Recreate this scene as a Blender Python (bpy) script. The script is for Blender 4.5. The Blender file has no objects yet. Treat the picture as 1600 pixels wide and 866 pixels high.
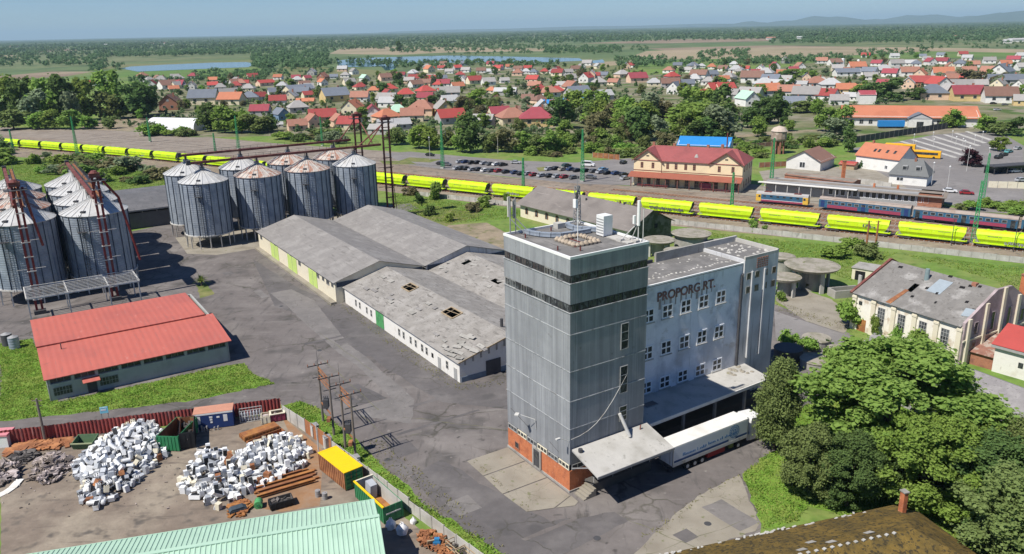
import bpy, math, random
import numpy as np
from mathutils import Vector, Matrix
rad = math.radians
SC = bpy.context.scene
# ------------------------------------------------------------------ camera
H = 54.0; FPX = 1250.0; CX, CY = 800.0, 433.0
ROLL = rad(1.15); PITCH = math.atan(387 / FPX)
cr, sr, cp, sp = math.cos(ROLL), math.sin(ROLL), math.cos(PITCH), math.sin(PITCH)
cam = bpy.data.cameras.new('camera'); camo = bpy.data.objects.new('camera', cam); SC.collection.objects.link(camo)
fw = Vector((0, cp, -sp)); up = Vector((0, sp, cp)); rt = Vector((1, 0, 0))
ax = rt * cr - up * sr; ay = rt * sr + up * cr
camo.matrix_world = Matrix(((ax.x, ay.x, -fw.x, 0), (ax.y, ay.y, -fw.y, 0), (ax.z, ay.z, -fw.z, H), (0, 0, 0, 1)))
cam.sensor_width = 36; cam.lens = 36 * FPX / 1600; cam.clip_start = 1; cam.clip_end = 90000
SC.camera = camo
# ------------------------------------------------------------------ sky, sun, exposure
SUN_AZ = rad(35); SUN_EL = rad(54)          # direction in which shadows run on the ground / height of the sun
w = bpy.data.worlds.new('World'); SC.world = w; w.use_nodes = True
nt = w.node_tree; bg = nt.nodes['Background']
sky = nt.nodes.new('ShaderNodeTexSky'); sky.sky_type = 'NISHITA'; sky.sun_disc = False
sky.sun_elevation = SUN_EL; sky.sun_rotation = math.atan2(-math.cos(SUN_AZ), -math.sin(SUN_AZ)) % (2 * math.pi)
sky.altitude = 100; sky.air_density = 0.8; sky.dust_density = 0.0; sky.ozone_density = 2.0
hsv = nt.nodes.new('ShaderNodeHueSaturation'); hsv.inputs['Saturation'].default_value = 1.12; nt.links.new(sky.outputs[0], hsv.inputs['Color']); tnt = nt.nodes.new('ShaderNodeMix'); tnt.data_type = 'RGBA'; tnt.blend_type = 'MULTIPLY'; tnt.inputs[0].default_value = 1; tnt.inputs[7].default_value = (.80, .98, 1.28, 1); nt.links.new(hsv.outputs[0], tnt.inputs[6]); nt.links.new(tnt.outputs[2], bg.inputs[0]); bg.inputs[1].default_value = 0.062
sun = bpy.data.lights.new('sun', 'SUN'); sun.energy = 5.0; sun.angle = rad(0.53); sun.color = (1, 0.95, 0.87)
suno = bpy.data.objects.new('sun', sun); SC.collection.objects.link(suno)
sd = Vector((math.cos(SUN_AZ) * math.cos(SUN_EL), math.sin(SUN_AZ) * math.cos(SUN_EL), -math.sin(SUN_EL)))
suno.rotation_euler = sd.to_track_quat('-Z', 'Y').to_euler(); suno.location = (0, 0, 300)
SC.view_settings.view_transform = 'Standard'; SC.view_settings.look = 'None'
SC.view_settings.exposure = 0.25; SC.view_settings.gamma = 1
SC.render.engine = 'CYCLES'
SC.cycles.max_bounces = 5; SC.cycles.diffuse_bounces = 2; SC.cycles.glossy_bounces = 2; SC.cycles.transparent_max_bounces = 6
SC.cycles.volume_bounces = 0; SC.cycles.caustics_reflective = False; SC.cycles.caustics_refractive = False
# ------------------------------------------------------------------ where a measured image point meets a level plane
def ray(px, py):
    x = (px - CX) / FPX; y = -(py - CY) / FPX
    u = x * cr + y * sr; v = -x * sr + y * cr
    return Vector((u, cp + v * sp, -sp + v * cp))
def at(px, py, z=0.0):
    d = ray(px, py); t = (z - H) / d.z
    return Vector((d.x * t, d.y * t, z))
def hgt(bx, by, ty, tx=None):
    b = at(bx, by); d = ray(bx if tx is None else tx, ty); return H + d.z * b.y / d.y
# the factory yard's own grid: a runs towards the viewer's right, b away to the right
GU = Vector((.54, -.8417, 0)); GV = Vector((.8417, .54, 0)); GO = Vector((6.5, 85.2, 0)); GR = math.atan2(GU.y, GU.x)
def G(a, b, z=0.0): return GO + GU * a + GV * b + Vector((0, 0, z))
# ------------------------------------------------------------------ materials
MATS = {}
def pm(name, c, v=.12, s=.6, r=.85, c2=None, s2=.15, th=(.5, .62), streak=None, bump=0., bs=None, metal=0., tint=0., wave=None, spec=.3, dots=None, island=0., cracks=None):
    """procedural material: colour c with fine mottling v at scale s, blotches c2, streaks (colour, scale xyz, lo, hi), ribs wave=(axis, period, strength)"""
    m = bpy.data.materials.new(name); m.use_nodes = True; n = m.node_tree.nodes; L = m.node_tree.links
    b = n['Principled BSDF']; b.inputs['Roughness'].default_value = r; b.inputs['Metallic'].default_value = metal
    b.inputs['Specular IOR Level'].default_value = spec
    tc = n.new('ShaderNodeTexCoord'); P = tc.outputs['Object']
    def noise(scale, det=5, src=None, rough=.6):
        q = n.new('ShaderNodeTexNoise'); q.inputs['Scale'].default_value = scale; q.inputs['Detail'].default_value = det
        q.inputs['Roughness'].default_value = rough; L.new(src or P, q.inputs['Vector']); return q.outputs['Fac']
    def mrange(f, a, bb, lo, hi):
        q = n.new('ShaderNodeMapRange'); q.inputs[1].default_value = a; q.inputs[2].default_value = bb
        q.inputs[3].default_value = lo; q.inputs[4].default_value = hi; L.new(f, q.inputs[0]); return q.outputs[0]
    def mix(f, A, B, mode='MIX'):
        q = n.new('ShaderNodeMix'); q.data_type = 'RGBA'; q.blend_type = mode
        if isinstance(f, float): q.inputs[0].default_value = f
        else: L.new(f, q.inputs[0])
        for k, X in ((6, A), (7, B)):
            if isinstance(X, tuple): q.inputs[k].default_value = (*X, 1)
            else: L.new(X, q.inputs[k])
        return q.outputs[2]
    col = tuple(c)
    if c2: col = mix(mrange(noise(s2, 6), th[0], th[1], 0, 1), col, tuple(c2))
    if dots:
        for dc, ds, lo, hi in (dots if isinstance(dots, list) else [dots]): col = mix(mrange(noise(ds, 2), lo, hi, 0, 1), col, tuple(dc))
    if streak:
        for sc_, ss, lo, hi in (streak if isinstance(streak, list) else [streak]):
            mp = n.new('ShaderNodeMapping'); mp.inputs['Scale'].default_value = ss; L.new(P, mp.inputs['Vector'])
            col = mix(mrange(noise(1, 4, mp.outputs[0]), lo, hi, 0, 1), col, tuple(sc_))
    if cracks:
        cc, cs, cw = cracks; vo = n.new('ShaderNodeTexVoronoi'); vo.feature = 'DISTANCE_TO_EDGE'; vo.inputs['Scale'].default_value = cs
        va = n.new('ShaderNodeVectorMath'); va.operation = 'MULTIPLY_ADD'; nz = n.new('ShaderNodeTexNoise'); nz.inputs['Scale'].default_value = cs * 3; nz.inputs['Detail'].default_value = 4; L.new(P, nz.inputs['Vector'])
        L.new(nz.outputs['Color'], va.inputs[0]); va.inputs[1].default_value = (.9 / cs * .4,) * 3; L.new(P, va.inputs[2]); L.new(va.outputs[0], vo.inputs['Vector'])
        k1 = mrange(vo.outputs['Distance'], 0, cw, 1, 0); k2 = mrange(noise(cs * .5, 2), .45, .6, 0, .8); q = n.new('ShaderNodeMath'); q.operation = 'MULTIPLY'; L.new(k1, q.inputs[0]); L.new(k2, q.inputs[1]); col = mix(q.outputs[0], col, tuple(cc))
    f = mrange(noise(s, 6, rough=.7), .25, .75, 1 - v, 1 + v)
    if tint:
        oi = n.new('ShaderNodeObjectInfo'); t = mrange(oi.outputs['Random'], 0, 1, 1 - tint, 1 + tint)
        q = n.new('ShaderNodeMath'); q.operation = 'MULTIPLY'; L.new(f, q.inputs[0]); L.new(t, q.inputs[1]); f = q.outputs[0]
    if island:
        ge = n.new('ShaderNodeNewGeometry'); t = mrange(ge.outputs['Random Per Island'], 0, 1, 1 - island, 1 + island)
        q = n.new('ShaderNodeMath'); q.operation = 'MULTIPLY'; L.new(f, q.inputs[0]); L.new(t, q.inputs[1]); f = q.outputs[0]
    vm = n.new('ShaderNodeVectorMath'); vm.operation = 'SCALE'
    if isinstance(col, tuple): vm.inputs[0].default_value = col
    else: L.new(col, vm.inputs[0])
    L.new(f, vm.inputs['Scale']); L.new(vm.outputs[0], b.inputs['Base Color'])
    nrm = None
    if bump:
        bp = n.new('ShaderNodeBump'); bp.inputs['Strength'].default_value = bump; bp.inputs['Distance'].default_value = .1
        L.new(noise(bs or s * 3, 4), bp.inputs['Height']); nrm = bp.outputs[0]
    if wave:
        sx = n.new('ShaderNodeSeparateXYZ'); L.new(P, sx.inputs[0])
        q = n.new('ShaderNodeMath'); q.operation = 'MULTIPLY'; q.inputs[1].default_value = 2 * math.pi / wave[1]; L.new(sx.outputs['XYZ'.index(wave[0])], q.inputs[0])
        q2 = n.new('ShaderNodeMath'); q2.operation = 'SINE'; L.new(q.outputs[0], q2.inputs[0])
        bp = n.new('ShaderNodeBump'); bp.inputs['Strength'].default_value = wave[2]; bp.inputs['Distance'].default_value = wave[1] * .25
        L.new(q2.outputs[0], bp.inputs['Height'])
        if nrm: L.new(nrm, bp.inputs['Normal'])
        nrm = bp.outputs[0]
    if nrm: L.new(nrm, b.inputs['Normal'])
    MATS[name] = m; return m
def leafmat(name, c, c2, tint=.12):
    m = bpy.data.materials.new(name); m.use_nodes = True; n = m.node_tree.nodes; L = m.node_tree.links
    out = n['Material Output']; n.remove(n['Principled BSDF'])
    d = n.new('ShaderNodeBsdfDiffuse'); t = n.new('ShaderNodeBsdfTranslucent'); mx = n.new('ShaderNodeMixShader'); mx.inputs[0].default_value = .4
    ge = n.new('ShaderNodeNewGeometry'); oi = n.new('ShaderNodeObjectInfo')
    ns = n.new('ShaderNodeTexNoise'); tc = n.new('ShaderNodeTexCoord'); ns.inputs['Scale'].default_value = .45; ns.inputs['Detail'].default_value = 3
    L.new(tc.outputs['Object'], ns.inputs['Vector'])
    q = n.new('ShaderNodeMix'); q.data_type = 'RGBA'; q.inputs[6].default_value = (*c, 1); q.inputs[7].default_value = (*c2, 1)
    a = n.new('ShaderNodeMath'); a.operation = 'MULTIPLY_ADD'; a.inputs[1].default_value = .5; L.new(ge.outputs['Random Per Island'], a.inputs[0])
    mr = n.new('ShaderNodeMapRange'); mr.inputs[1].default_value = .35; mr.inputs[2].default_value = .65; mr.inputs[3].default_value = 0; mr.inputs[4].default_value = .5
    L.new(ns.outputs['Fac'], mr.inputs[0]); L.new(mr.outputs[0], a.inputs[2]); L.new(a.outputs[0], q.inputs[0])
    hs = n.new('ShaderNodeHueSaturation')
    for k, lo, hi in (('Hue', .5 - tint * .12, .5 + tint * .12), ('Value', 1 - tint, 1 + tint)):
        r_ = n.new('ShaderNodeMapRange'); r_.inputs[3].default_value = lo; r_.inputs[4].default_value = hi
        L.new(oi.outputs['Random'], r_.inputs[0]); L.new(r_.outputs[0], hs.inputs[k])
    L.new(q.outputs[2], hs.inputs['Color'])
    L.new(hs.outputs[0], d.inputs[0]); L.new(hs.outputs[0], t.inputs[0])
    L.new(d.outputs[0], mx.inputs[1]); L.new(t.outputs[0], mx.inputs[2]); L.new(mx.outputs[0], out.inputs['Surface'])
    MATS[name] = m; return m
def rm(): return random.random()
# ------------------------------------------------------------------ objects
COL = SC.collection
OFF = {}                       # where a thing built in yard-grid numbers has its base
def tag(o, label=None, cat=None, group=None, kind=None):
    for k, x in (('label', label), ('category', cat), ('group', group), ('kind', kind)):
        if x: o[k] = x
    return o
def thing(name, label, cat, loc=(0, 0, 0), rz=0., group=None):
    o = bpy.data.objects.new(name, None); COL.objects.link(o); o.empty_display_size = .5
    o.location = loc; o.rotation_euler = (0, 0, rz); return tag(o, label, cat, group)
def gthing(name, label, cat, a0, b0, z0=0., group=None):
    o = thing(name, label, cat, G(a0, b0, z0), GR, group); OFF[o.name] = (a0, b0, z0); return o
class MB:
    def __init__(s): s.v = []; s.f = []
    def poly(s, *p):
        k = len(s.v); s.v += [tuple(q) for q in p]; s.f.append(tuple(range(k, k + len(p)))); return s
    def add(s, vs, fs):
        k = len(s.v); s.v += [tuple(q) for q in vs]; s.f += [tuple(i + k for i in f) for f in fs]; return s
    def box(s, x0, y0, z0, x1, y1, z1):
        return s.add([(x0, y0, z0), (x1, y0, z0), (x1, y1, z0), (x0, y1, z0), (x0, y0, z1), (x1, y0, z1), (x1, y1, z1), (x0, y1, z1)],
                     [(0, 3, 2, 1), (4, 5, 6, 7), (0, 1, 5, 4), (1, 2, 6, 5), (2, 3, 7, 6), (3, 0, 4, 7)])
    def prism(s, pts, z0, z1):
        n = len(pts); return s.add([(p[0], p[1], z0) for p in pts] + [(p[0], p[1], z1) for p in pts],
            [tuple(range(n))[::-1], tuple(range(n, 2 * n))] + [(i, (i + 1) % n, n + (i + 1) % n, n + i) for i in range(n)])
    def xprism(s, prof, x0, x1):               # profile in (y, z) swept along x
        n = len(prof); return s.add([(x0, p[0], p[1]) for p in prof] + [(x1, p[0], p[1]) for p in prof],
            [tuple(range(n)), tuple(range(n, 2 * n))[::-1]] + [(i, n + i, n + (i + 1) % n, (i + 1) % n) for i in range(n)])
    def yprism(s, prof, y0, y1):               # profile in (x, z) swept along y
        n = len(prof); return s.add([(p[0], y0, p[1]) for p in prof] + [(p[0], y1, p[1]) for p in prof],
            [tuple(range(n))[::-1], tuple(range(n, 2 * n))] + [(i, (i + 1) % n, n + (i + 1) % n, n + i) for i in range(n)])
    def cyl(s, cx, cy, z0, z1, r0, r1=None, n=16, cap=True, a0=0.):
        r1 = r0 if r1 is None else r1; vs = []
        for z, r in ((z0, r0), (z1, r1)):
            vs += [(cx + r * math.cos(a0 + 2 * math.pi * i / n), cy + r * math.sin(a0 + 2 * math.pi * i / n), z) for i in range(n)]
        fs = [(i, (i + 1) % n, n + (i + 1) % n, n + i) for i in range(n)]
        if cap: fs += [tuple(range(n))[::-1], tuple(range(n, 2 * n))]
        return s.add(vs, fs)
    def bar(s, p, q, w=.1, h=None):
        p, q = Vector(p), Vector(q); d = q - p
        if d.length < 1e-6: return s
        h = w if h is None else h; d.normalize(); x = d.cross(Vector((0, 0, 1)))
        if x.length < 1e-3: x = Vector((1, 0, 0))
        x.normalize(); y = x.cross(d); x *= w / 2; y *= h / 2
        return s.add([p - x - y, p + x - y, p + x + y, p - x + y, q - x - y, q + x - y, q + x + y, q - x + y],
                     [(0, 1, 2, 3), (7, 6, 5, 4), (0, 4, 5, 1), (1, 5, 6, 2), (2, 6, 7, 3), (3, 7, 4, 0)])
    def tube(s, p, q, r0, r1=None, n=8):
        p, q = Vector(p), Vector(q); r1 = r0 if r1 is None else r1; d = (q - p).normalized(); x = d.cross(Vector((0, 0, 1)))
        if x.length < 1e-3: x = Vector((1, 0, 0))
        x.normalize(); y = x.cross(d); vs = []
        for c, r in ((p, r0), (q, r1)): vs += [c + x * r * math.cos(2 * math.pi * i / n) + y * r * math.sin(2 * math.pi * i / n) for i in range(n)]
        return s.add(vs, [(i, (i + 1) % n, n + (i + 1) % n, n + i) for i in range(n)] + [tuple(range(n))[::-1], tuple(range(n, 2 * n))])
    def obox(s, c, sz, M):
        x, y, z = sz[0] / 2, sz[1] / 2, sz[2] / 2; vs = [M @ Vector(p) + Vector(c) for p in ((-x, -y, -z), (x, -y, -z), (x, y, -z), (-x, y, -z), (-x, -y, z), (x, -y, z), (x, y, z), (-x, y, z))]
        return s.add(vs, [(0, 3, 2, 1), (4, 5, 6, 7), (0, 1, 5, 4), (1, 2, 6, 5), (2, 3, 7, 6), (3, 0, 4, 7)])
    def slab(s, pts, t=.08):                   # a thin plate below the polygon pts
        n = len(pts); return s.add([tuple(p) for p in pts] + [(p[0], p[1], p[2] - t) for p in pts],
            [tuple(range(n)), tuple(range(n, 2 * n))[::-1]] + [(i, n + i, n + (i + 1) % n, (i + 1) % n) for i in range(n)])
    def mesh(s, name, off=None):
        v = np.array(s.v, dtype=np.float32).reshape(-1, 3)
        if off: v = v - np.array(off, dtype=np.float32)
        me = bpy.data.meshes.new(name); me.from_pydata(v.tolist(), [], s.f); me.update(); return me
    def obj(s, name, mat, parent=None, smooth=False, label=None):
        off = None
        if parent is not None:
            r = parent
            while r.parent: r = r.parent
            off = OFF.get(r.name)
        me = s.mesh(name, off)
        if mat: me.materials.append(MATS[mat] if isinstance(mat, str) else mat)
        if smooth:
            me.polygons.foreach_set('use_smooth', [True] * len(me.polygons))
            try: me.set_sharp_from_angle(angle=rad(35))
            except Exception: pass
        o = bpy.data.objects.new(name, me); COL.objects.link(o)
        if parent is not None: o.parent = parent
        if label: o['label'] = label
        return o
def dup(root, loc=None, rz=None, scale=None, label=None, group=None, mats=None):
    r = root.copy(); COL.objects.link(r)
    for k in ('label', 'group'):
        pass
    if loc is not None: r.location = loc
    if rz is not None: r.rotation_euler = (0, 0, rz)
    if scale is not None: r.scale = (scale, scale, scale) if isinstance(scale, (int, float)) else scale
    if label: r['label'] = label
    if group: r['group'] = group
    def rec(src, dst):
        for ch in src.children:
            c = ch.copy(); COL.objects.link(c); c.parent = dst
            if mats and c.name.split('.')[0] in mats:
                c.material_slots[0].link = 'OBJECT'; c.material_slots[0].material = MATS[mats[c.name.split('.')[0]]]
            rec(ch, c)
    rec(root, r)
    return r
def npmesh(name, V, F4, mat):
    """quads from arrays"""
    me = bpy.data.meshes.new(name); nv, nf = len(V), len(F4)
    me.vertices.add(nv); me.vertices.foreach_set('co', np.asarray(V, dtype=np.float32).ravel())
    me.loops.add(nf * 4); me.loops.foreach_set('vertex_index', np.asarray(F4, dtype=np.int32).ravel())
    me.polygons.add(nf); me.polygons.foreach_set('loop_start', np.arange(0, nf * 4, 4, dtype=np.int32)); 
    try: me.polygons.foreach_set('loop_total', np.full(nf, 4, dtype=np.int32))
    except Exception: pass
    me.update(calc_edges=True)
    if mat: me.materials.append(MATS[mat] if isinstance(mat, str) else mat)
    return me
SHN = 0
def sheet(name, pts, z, mat, kind='structure', rag=0.):
    """flat ground sheet from measured image points (or world points)"""
    global SHN; SHN += 1; z += .0003 * (SHN % 7)
    P = [at(p[0], p[1], z) if not isinstance(p, Vector) else Vector((p.x, p.y, z)) for p in pts]
    from mathutils.geometry import tessellate_polygon
    if rag:
        Q = []
        for a, b in zip(P, P[1:] + P[:1]):
            n = max(1, min(60, int((b - a).length / 1.1)))
            for i in range(n):
                q = a.lerp(b, i / n); k = rag if i else 0; Q.append(q + Vector((math.sin(q.x * 2.3 + q.y * 1.1) + math.sin(q.x * 5.1 - q.y * 3.7), math.sin(q.y * 2.9 - q.x * 1.7) + math.sin(q.y * 4.3 + q.x * 6.1), 0)) * k * .5)
        P = Q
    tris = tessellate_polygon([P]); vs = [tuple(p) for p in P]; fs = []
    for t in tris:
        a, b, c = (P[i] for i in t)
        fs.append(t if (b - a).cross(c - a).z > 0 else t[::-1])
    o = MB().add(vs, fs).obj(name, mat); tag(o, kind=kind); return o
def inside(p, poly):
    x, y = p[0], p[1]; r = False; n = len(poly)
    for i in range(n):
        x1, y1 = poly[i][0], poly[i][1]; x2, y2 = poly[(i + 1) % n][0], poly[(i + 1) % n][1]
        if (y1 > y) != (y2 > y) and x < (x2 - x1) * (y - y1) / (y2 - y1) + x1: r = not r
    return r
random.seed(7); RNG = np.random.default_rng(11)
# ------------------------------------------------------------------ materials of the place
pm('meadow', (.135, .225, .04), .3, .35, c2=(.20, .225, .068), s2=.06, th=(.45, .65), dots=((.095, .165, .03), .22, .55, .7), bump=.4, bs=2.5)
pm('lawn', (.145, .26, .032), .3, .5, c2=(.21, .25, .055), s2=.16, th=(.48, .66), dots=((.10, .18, .028), .5, .56, .68), bump=.5, bs=3)
pm('drygrass', (.19, .19, .07), .3, .5, c2=(.11, .15, .035), s2=.2, th=(.45, .6), bump=.4, bs=3)
pm('asphalt', (.148, .132, .125), .22, .35, c2=(.205, .186, .174), s2=.07, th=(.46, .66), dots=[((.092, .085, .081), .13, .56, .7), ((.075, .069, .065), .55, .65, .74), ((.225, .206, .19), .8, .66, .75)], streak=[((.108, .099, .095), (.9, .12, 1), .57, .7), ((.19, .174, .162), (.1, .7, 1), .58, .7), ((.15, .148, .08), (2.2, 2.2, 1), .70, .79)], bump=.15, bs=6, cracks=((.06, .057, .042), .13, .03))
pm('asphalt_dark', (.120, .111, .110), .18, .4, c2=(.165, .153, .148), s2=.11, th=(.5, .65), dots=((.085, .08, .08), .2, .58, .7), streak=((.15, .15, .09), (2.5, 2.5, 1), .71, .79), bump=.15, bs=6, cracks=((.065, .062, .05), .2, .03))
pm('asphalt_pale', (.195, .181, .172), .16, .5, c2=(.16, .15, .143), s2=.15, th=(.46, .64), dots=[((.135, .127, .12), .8, .6, .74), ((.24, .225, .215), 1.1, .64, .74)], bump=.15, cracks=((.11, .105, .09), .22, .02))
pm('roadgrey', (.205, .192, .185), .12, .3, c2=(.255, .24, .23), s2=.05, th=(.5, .65), dots=((.15, .142, .138), .4, .6, .72))
pm('yard_dirt', (.205, .165, .13), .25, .45, c2=(.29, .245, .19), s2=.12, th=(.45, .62), dots=((.115, .10, .085), .4, .58, .7), streak=((.14, .115, .095), (.15, .8, 1), .58, .7), bump=.4, bs=2)
pm('bare_earth', (.29, .235, .165), .25, .4, c2=(.19, .17, .1), s2=.12, th=(.48, .64), dots=((.14, .15, .05), .3, .6, .7), bump=.3, bs=2)
pm('ballast', (.235, .185, .14), .25, .5, c2=(.30, .25, .20), s2=.05, th=(.45, .65), dots=((.15, .13, .11), .3, .55, .7), streak=((.19, .19, .09), (.06, .5, 1), .62, .72), bump=.4, bs=4)
pm('gravel_road', (.265, .225, .185), .18, .3, c2=(.20, .165, .135), s2=.08, th=(.48, .66), streak=[((.17, .14, .115), (.05, .5, 1), .56, .68), ((.33, .29, .245), (.4, .06, 1), .6, .7)])
pm('slab_concrete', (.30, .272, .222), .16, .6, c2=(.225, .2, .16), s2=.3, th=(.46, .64), dots=((.17, .175, .09), .9, .64, .74), bump=.2, cracks=((.14, .135, .08), .3, .014))
pm('field_tan', (.34, .27, .18), .12, .02, c2=(.25, .21, .13), s2=.004, th=(.45, .6), streak=((.28, .25, .14), (.002, .02, 1), .5, .65))
pm('field_green', (.11, .19, .04), .15, .03, c2=(.16, .20, .07), s2=.008, th=(.45, .6), streak=((.09, .15, .04), (.003, .03, 1), .5, .65))
pm('field_olive', (.17, .175, .075), .15, .02, c2=(.12, .16, .05), s2=.006, th=(.45, .6))
pm('field_brown', (.22, .165, .115), .12, .02, c2=(.28, .22, .15), s2=.006, th=(.45, .6))
pm('lakewater', (.03, .085, .15), .1, .02, r=.08, spec=.5, bump=.01, bs=.3)
pm('hillgreen', (.06, .09, .05), .3, .002)
pm('cladding', (.285, .295, .308), .09, .5, r=.6, c2=(.235, .245, .257), s2=.22, th=(.45, .66), streak=[((.225, .233, .245), (1.05, 1.05, .04), .47, .62), ((.33, .342, .355), (1.7, 1.7, .05), .55, .68), ((.195, .20, .21), (4.5, 4.5, .07), .59, .69), ((.15, .145, .138), (.6, .6, .5), .64, .76)], wave=('X', .35, .12), tint=.07)
pm('seam', (.40, .41, .415), .15, 1, r=.6, c2=(.22, .22, .22), s2=.8, th=(.5, .6))
pm('glass_dark', (.03, .035, .04), .5, .7, r=.25, spec=.5, c2=(.07, .075, .075), s2=.9, th=(.5, .56))
pm('glass_dusty', (.10, .11, .115), .4, .8, r=.4, c2=(.03, .033, .036), s2=1.1, th=(.47, .53))
pm('void', (.012, .012, .013), .2, 1, r=.9)
pm('window_white', (.85, .86, .87), .04, 2)
pm('frame_grey', (.34, .34, .33), .15, 2)
pm('brick_orange', (.50, .17, .075), .14, 2.5, c2=(.38, .125, .06), s2=.8, th=(.48, .62), dots=((.58, .29, .18), 3.5, .62, .72), bump=.2, bs=12)
pm('brick_old', (.36, .16, .10), .2, 2, c2=(.24, .11, .08), s2=.6, th=(.48, .62), bump=.25, bs=9)
pm('concrete', (.36, .345, .315), .15, .7, c2=(.26, .25, .225), s2=.4, th=(.46, .64), streak=((.19, .185, .17), (1.4, 1.4, .15), .6, .72), bump=.2)
pm('concrete_pale', (.48, .465, .43), .12, .8, c2=(.36, .345, .31), s2=.4, th=(.48, .64), streak=((.27, .26, .23), (1.4, 1.4, .15), .62, .74), bump=.15)
pm('plaster_blue', (.78, .80, .835), .07, .5, c2=(.55, .575, .615), s2=.17, th=(.49, .60), streak=[((.40, .40, .40), (1.3, 1.3, .12), .59, .76), ((.86, .88, .92), (.8, .8, .2), .62, .74), ((.48, .47, .455), (.35, .35, .5), .58, .72)])  # stains; the darker blotches also paint in wall left unlit by reflections
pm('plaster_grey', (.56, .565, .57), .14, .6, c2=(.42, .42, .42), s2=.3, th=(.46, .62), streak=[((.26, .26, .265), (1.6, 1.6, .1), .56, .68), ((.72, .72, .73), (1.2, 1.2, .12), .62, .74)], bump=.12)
pm('plaster_cream', (.70, .645, .50), .07, .5, c2=(.60, .53, .40), s2=.5, th=(.52, .68), streak=((.45, .39, .30), (1.3, 1.3, .3), .66, .78), bump=.08)
pm('plaster_white', (.74, .72, .67), .06, .5, c2=(.62, .585, .52), s2=.5, th=(.54, .68), streak=((.46, .42, .36), (1.3, 1.3, .3), .67, .78), bump=.08)
pm('plaster_peel', (.80, .765, .67), .08, .6, c2=(.56, .47, .36), s2=.45, th=(.55, .64), streak=((.5, .43, .34), (1.2, 1.2, .3), .62, .74), bump=.15)
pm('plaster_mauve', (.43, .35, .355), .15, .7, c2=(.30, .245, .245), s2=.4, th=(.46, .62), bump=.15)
pm('wall_station', (.80, .665, .43), .05, .4, c2=(.72, .58, .37), s2=.3, th=(.52, .7))
pm('plinth_grey', (.33, .33, .325), .12, 1)
pm('roof_fibre', (.235, .222, .21), .13, .7, c2=(.29, .276, .26), s2=.22, th=(.46, .64), streak=[((.17, .16, .152), (.25, 2.2, 2.2), .57, .68), ((.32, .305, .29), (.6, 3.0, 3), .64, .72)], wave=('X', .9, .10), bump=.15)
pm('roof_fibre_old', (.265, .248, .226), .18, .8, c2=(.33, .312, .288), s2=.3, th=(.45, .62), streak=[((.175, .163, .148), (.5, 1.6, 1.6), .56, .67), ((.40, .38, .355), (1.1, 2.2, 2), .65, .72)], dots=((.14, .13, .118), 1.6, .64, .72), bump=.35, bs=4)
pm('roof_red_metal', (.50, .138, .105), .06, .4, r=.6, c2=(.44, .125, .10), s2=.12, th=(.46, .64), streak=[((.40, .14, .115), (.25, 3, 1), .57, .7), ((.57, .22, .18), (.3, 1.2, 1), .65, .76), ((.33, .12, .09), (1, .2, 1), .68, .78)], wave=('Y', 1.0, .06))
pm('roof_dark_bitumen', (.125, .125, .13), .12, .5, c2=(.165, .16, .165), s2=.15, th=(.45, .65), streak=((.10, .10, .105), (.4, 2, 1), .55, .68))
pm('roof_bitumen', (.175, .168, .16), .14, .6, c2=(.235, .224, .213), s2=.3, th=(.48, .64), streak=((.135, .13, .123), (.35, 2.2, 1), .56, .68), dots=((.32, .295, .265), 1.2, .69, .77), bump=.15)
pm('roof_moss', (.115, .08, .024), .35, 1.2, c2=(.175, .115, .028), s2=.5, th=(.42, .6), dots=((.05, .04, .02), 2.6, .52, .62), streak=[((.36, .34, .30), (.6, .6, .6), .74, .79)], bump=.6, bs=7)
pm('roof_oldwh', (.215, .192, .175), .15, .5, c2=(.16, .142, .13), s2=.25, th=(.46, .64), streak=((.28, .25, .23), (.3, 1.5, 1.5), .6, .72), bump=.25, bs=5)
pm('roof_mill', (.20, .19, .177), .22, .9, c2=(.36, .348, .33), s2=.35, th=(.54, .68), dots=((.13, .122, .11), 1.4, .6, .7), bump=.35, bs=5)
pm('roof_slate_pale', (.24, .227, .228), .14, 1.0, c2=(.30, .287, .283), s2=.4, th=(.47, .63), dots=((.175, .165, .163), 2.4, .6, .7), bump=.35, bs=6)
pm('roof_green_metal', (.385, .56, .425), .05, .5, r=.5, c2=(.33, .50, .37), s2=.2, th=(.48, .66), wave=('X', .5, .5))
pm('galv', (.31, .35, .40), .10, .6, r=.5, metal=.1, c2=(.225, .26, .31), s2=.35, th=(.46, .64), streak=[((.135, .175, .235), (2.2, 2.2, .1), .57, .69), ((.43, .465, .51), (1.3, 1.3, .2), .63, .74)], wave=('Z', .5, .16))
pm('galv_roof', (.60, .60, .585), .08, .5, r=.45, metal=.2, c2=(.50, .485, .46), s2=.4, th=(.5, .66), streak=((.42, .33, .27), (.5, .5, 2), .66, .78))
pm('galv_rust', (.52, .47, .42), .12, .5, r=.6, metal=.1, c2=(.38, .20, .14), s2=.55, th=(.43, .57), streak=((.56, .50, .45), (1.2, 1.2, 2), .6, .7))
pm('rib_dark', (.055, .07, .095), .2, 1)
pm('red_steel', (.19, .026, .026), .25, .8, r=.6, c2=(.14, .045, .035), s2=.4, th=(.48, .62))
pm('red_steel_dark', (.16, .045, .04), .25, .8, r=.7, c2=(.22, .10, .075), s2=.5, th=(.48, .62))
pm('steel_grey', (.33, .33, .33), .2, 1, r=.6, metal=.2)
pm('steel_pale', (.56, .55, .52), .14, 1, r=.6, c2=(.36, .32, .27), s2=.7, th=(.55, .66))
pm('steel_dark', (.07, .07, .075), .25, 1, r=.7)
pm('white_paint', (.78, .78, .76), .06, 1, r=.5, tint=.04)
pm('enamel', (.78, .79, .79), .06, 1.5, r=.4, tint=.2, c2=(.55, .52, .46), s2=1.3, th=(.56, .68), streak=((.5, .40, .32), (3, 3, .6), .66, .76))
pm('enamel_grey', (.40, .42, .45), .1, 1.5, r=.5, tint=.2)
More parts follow.
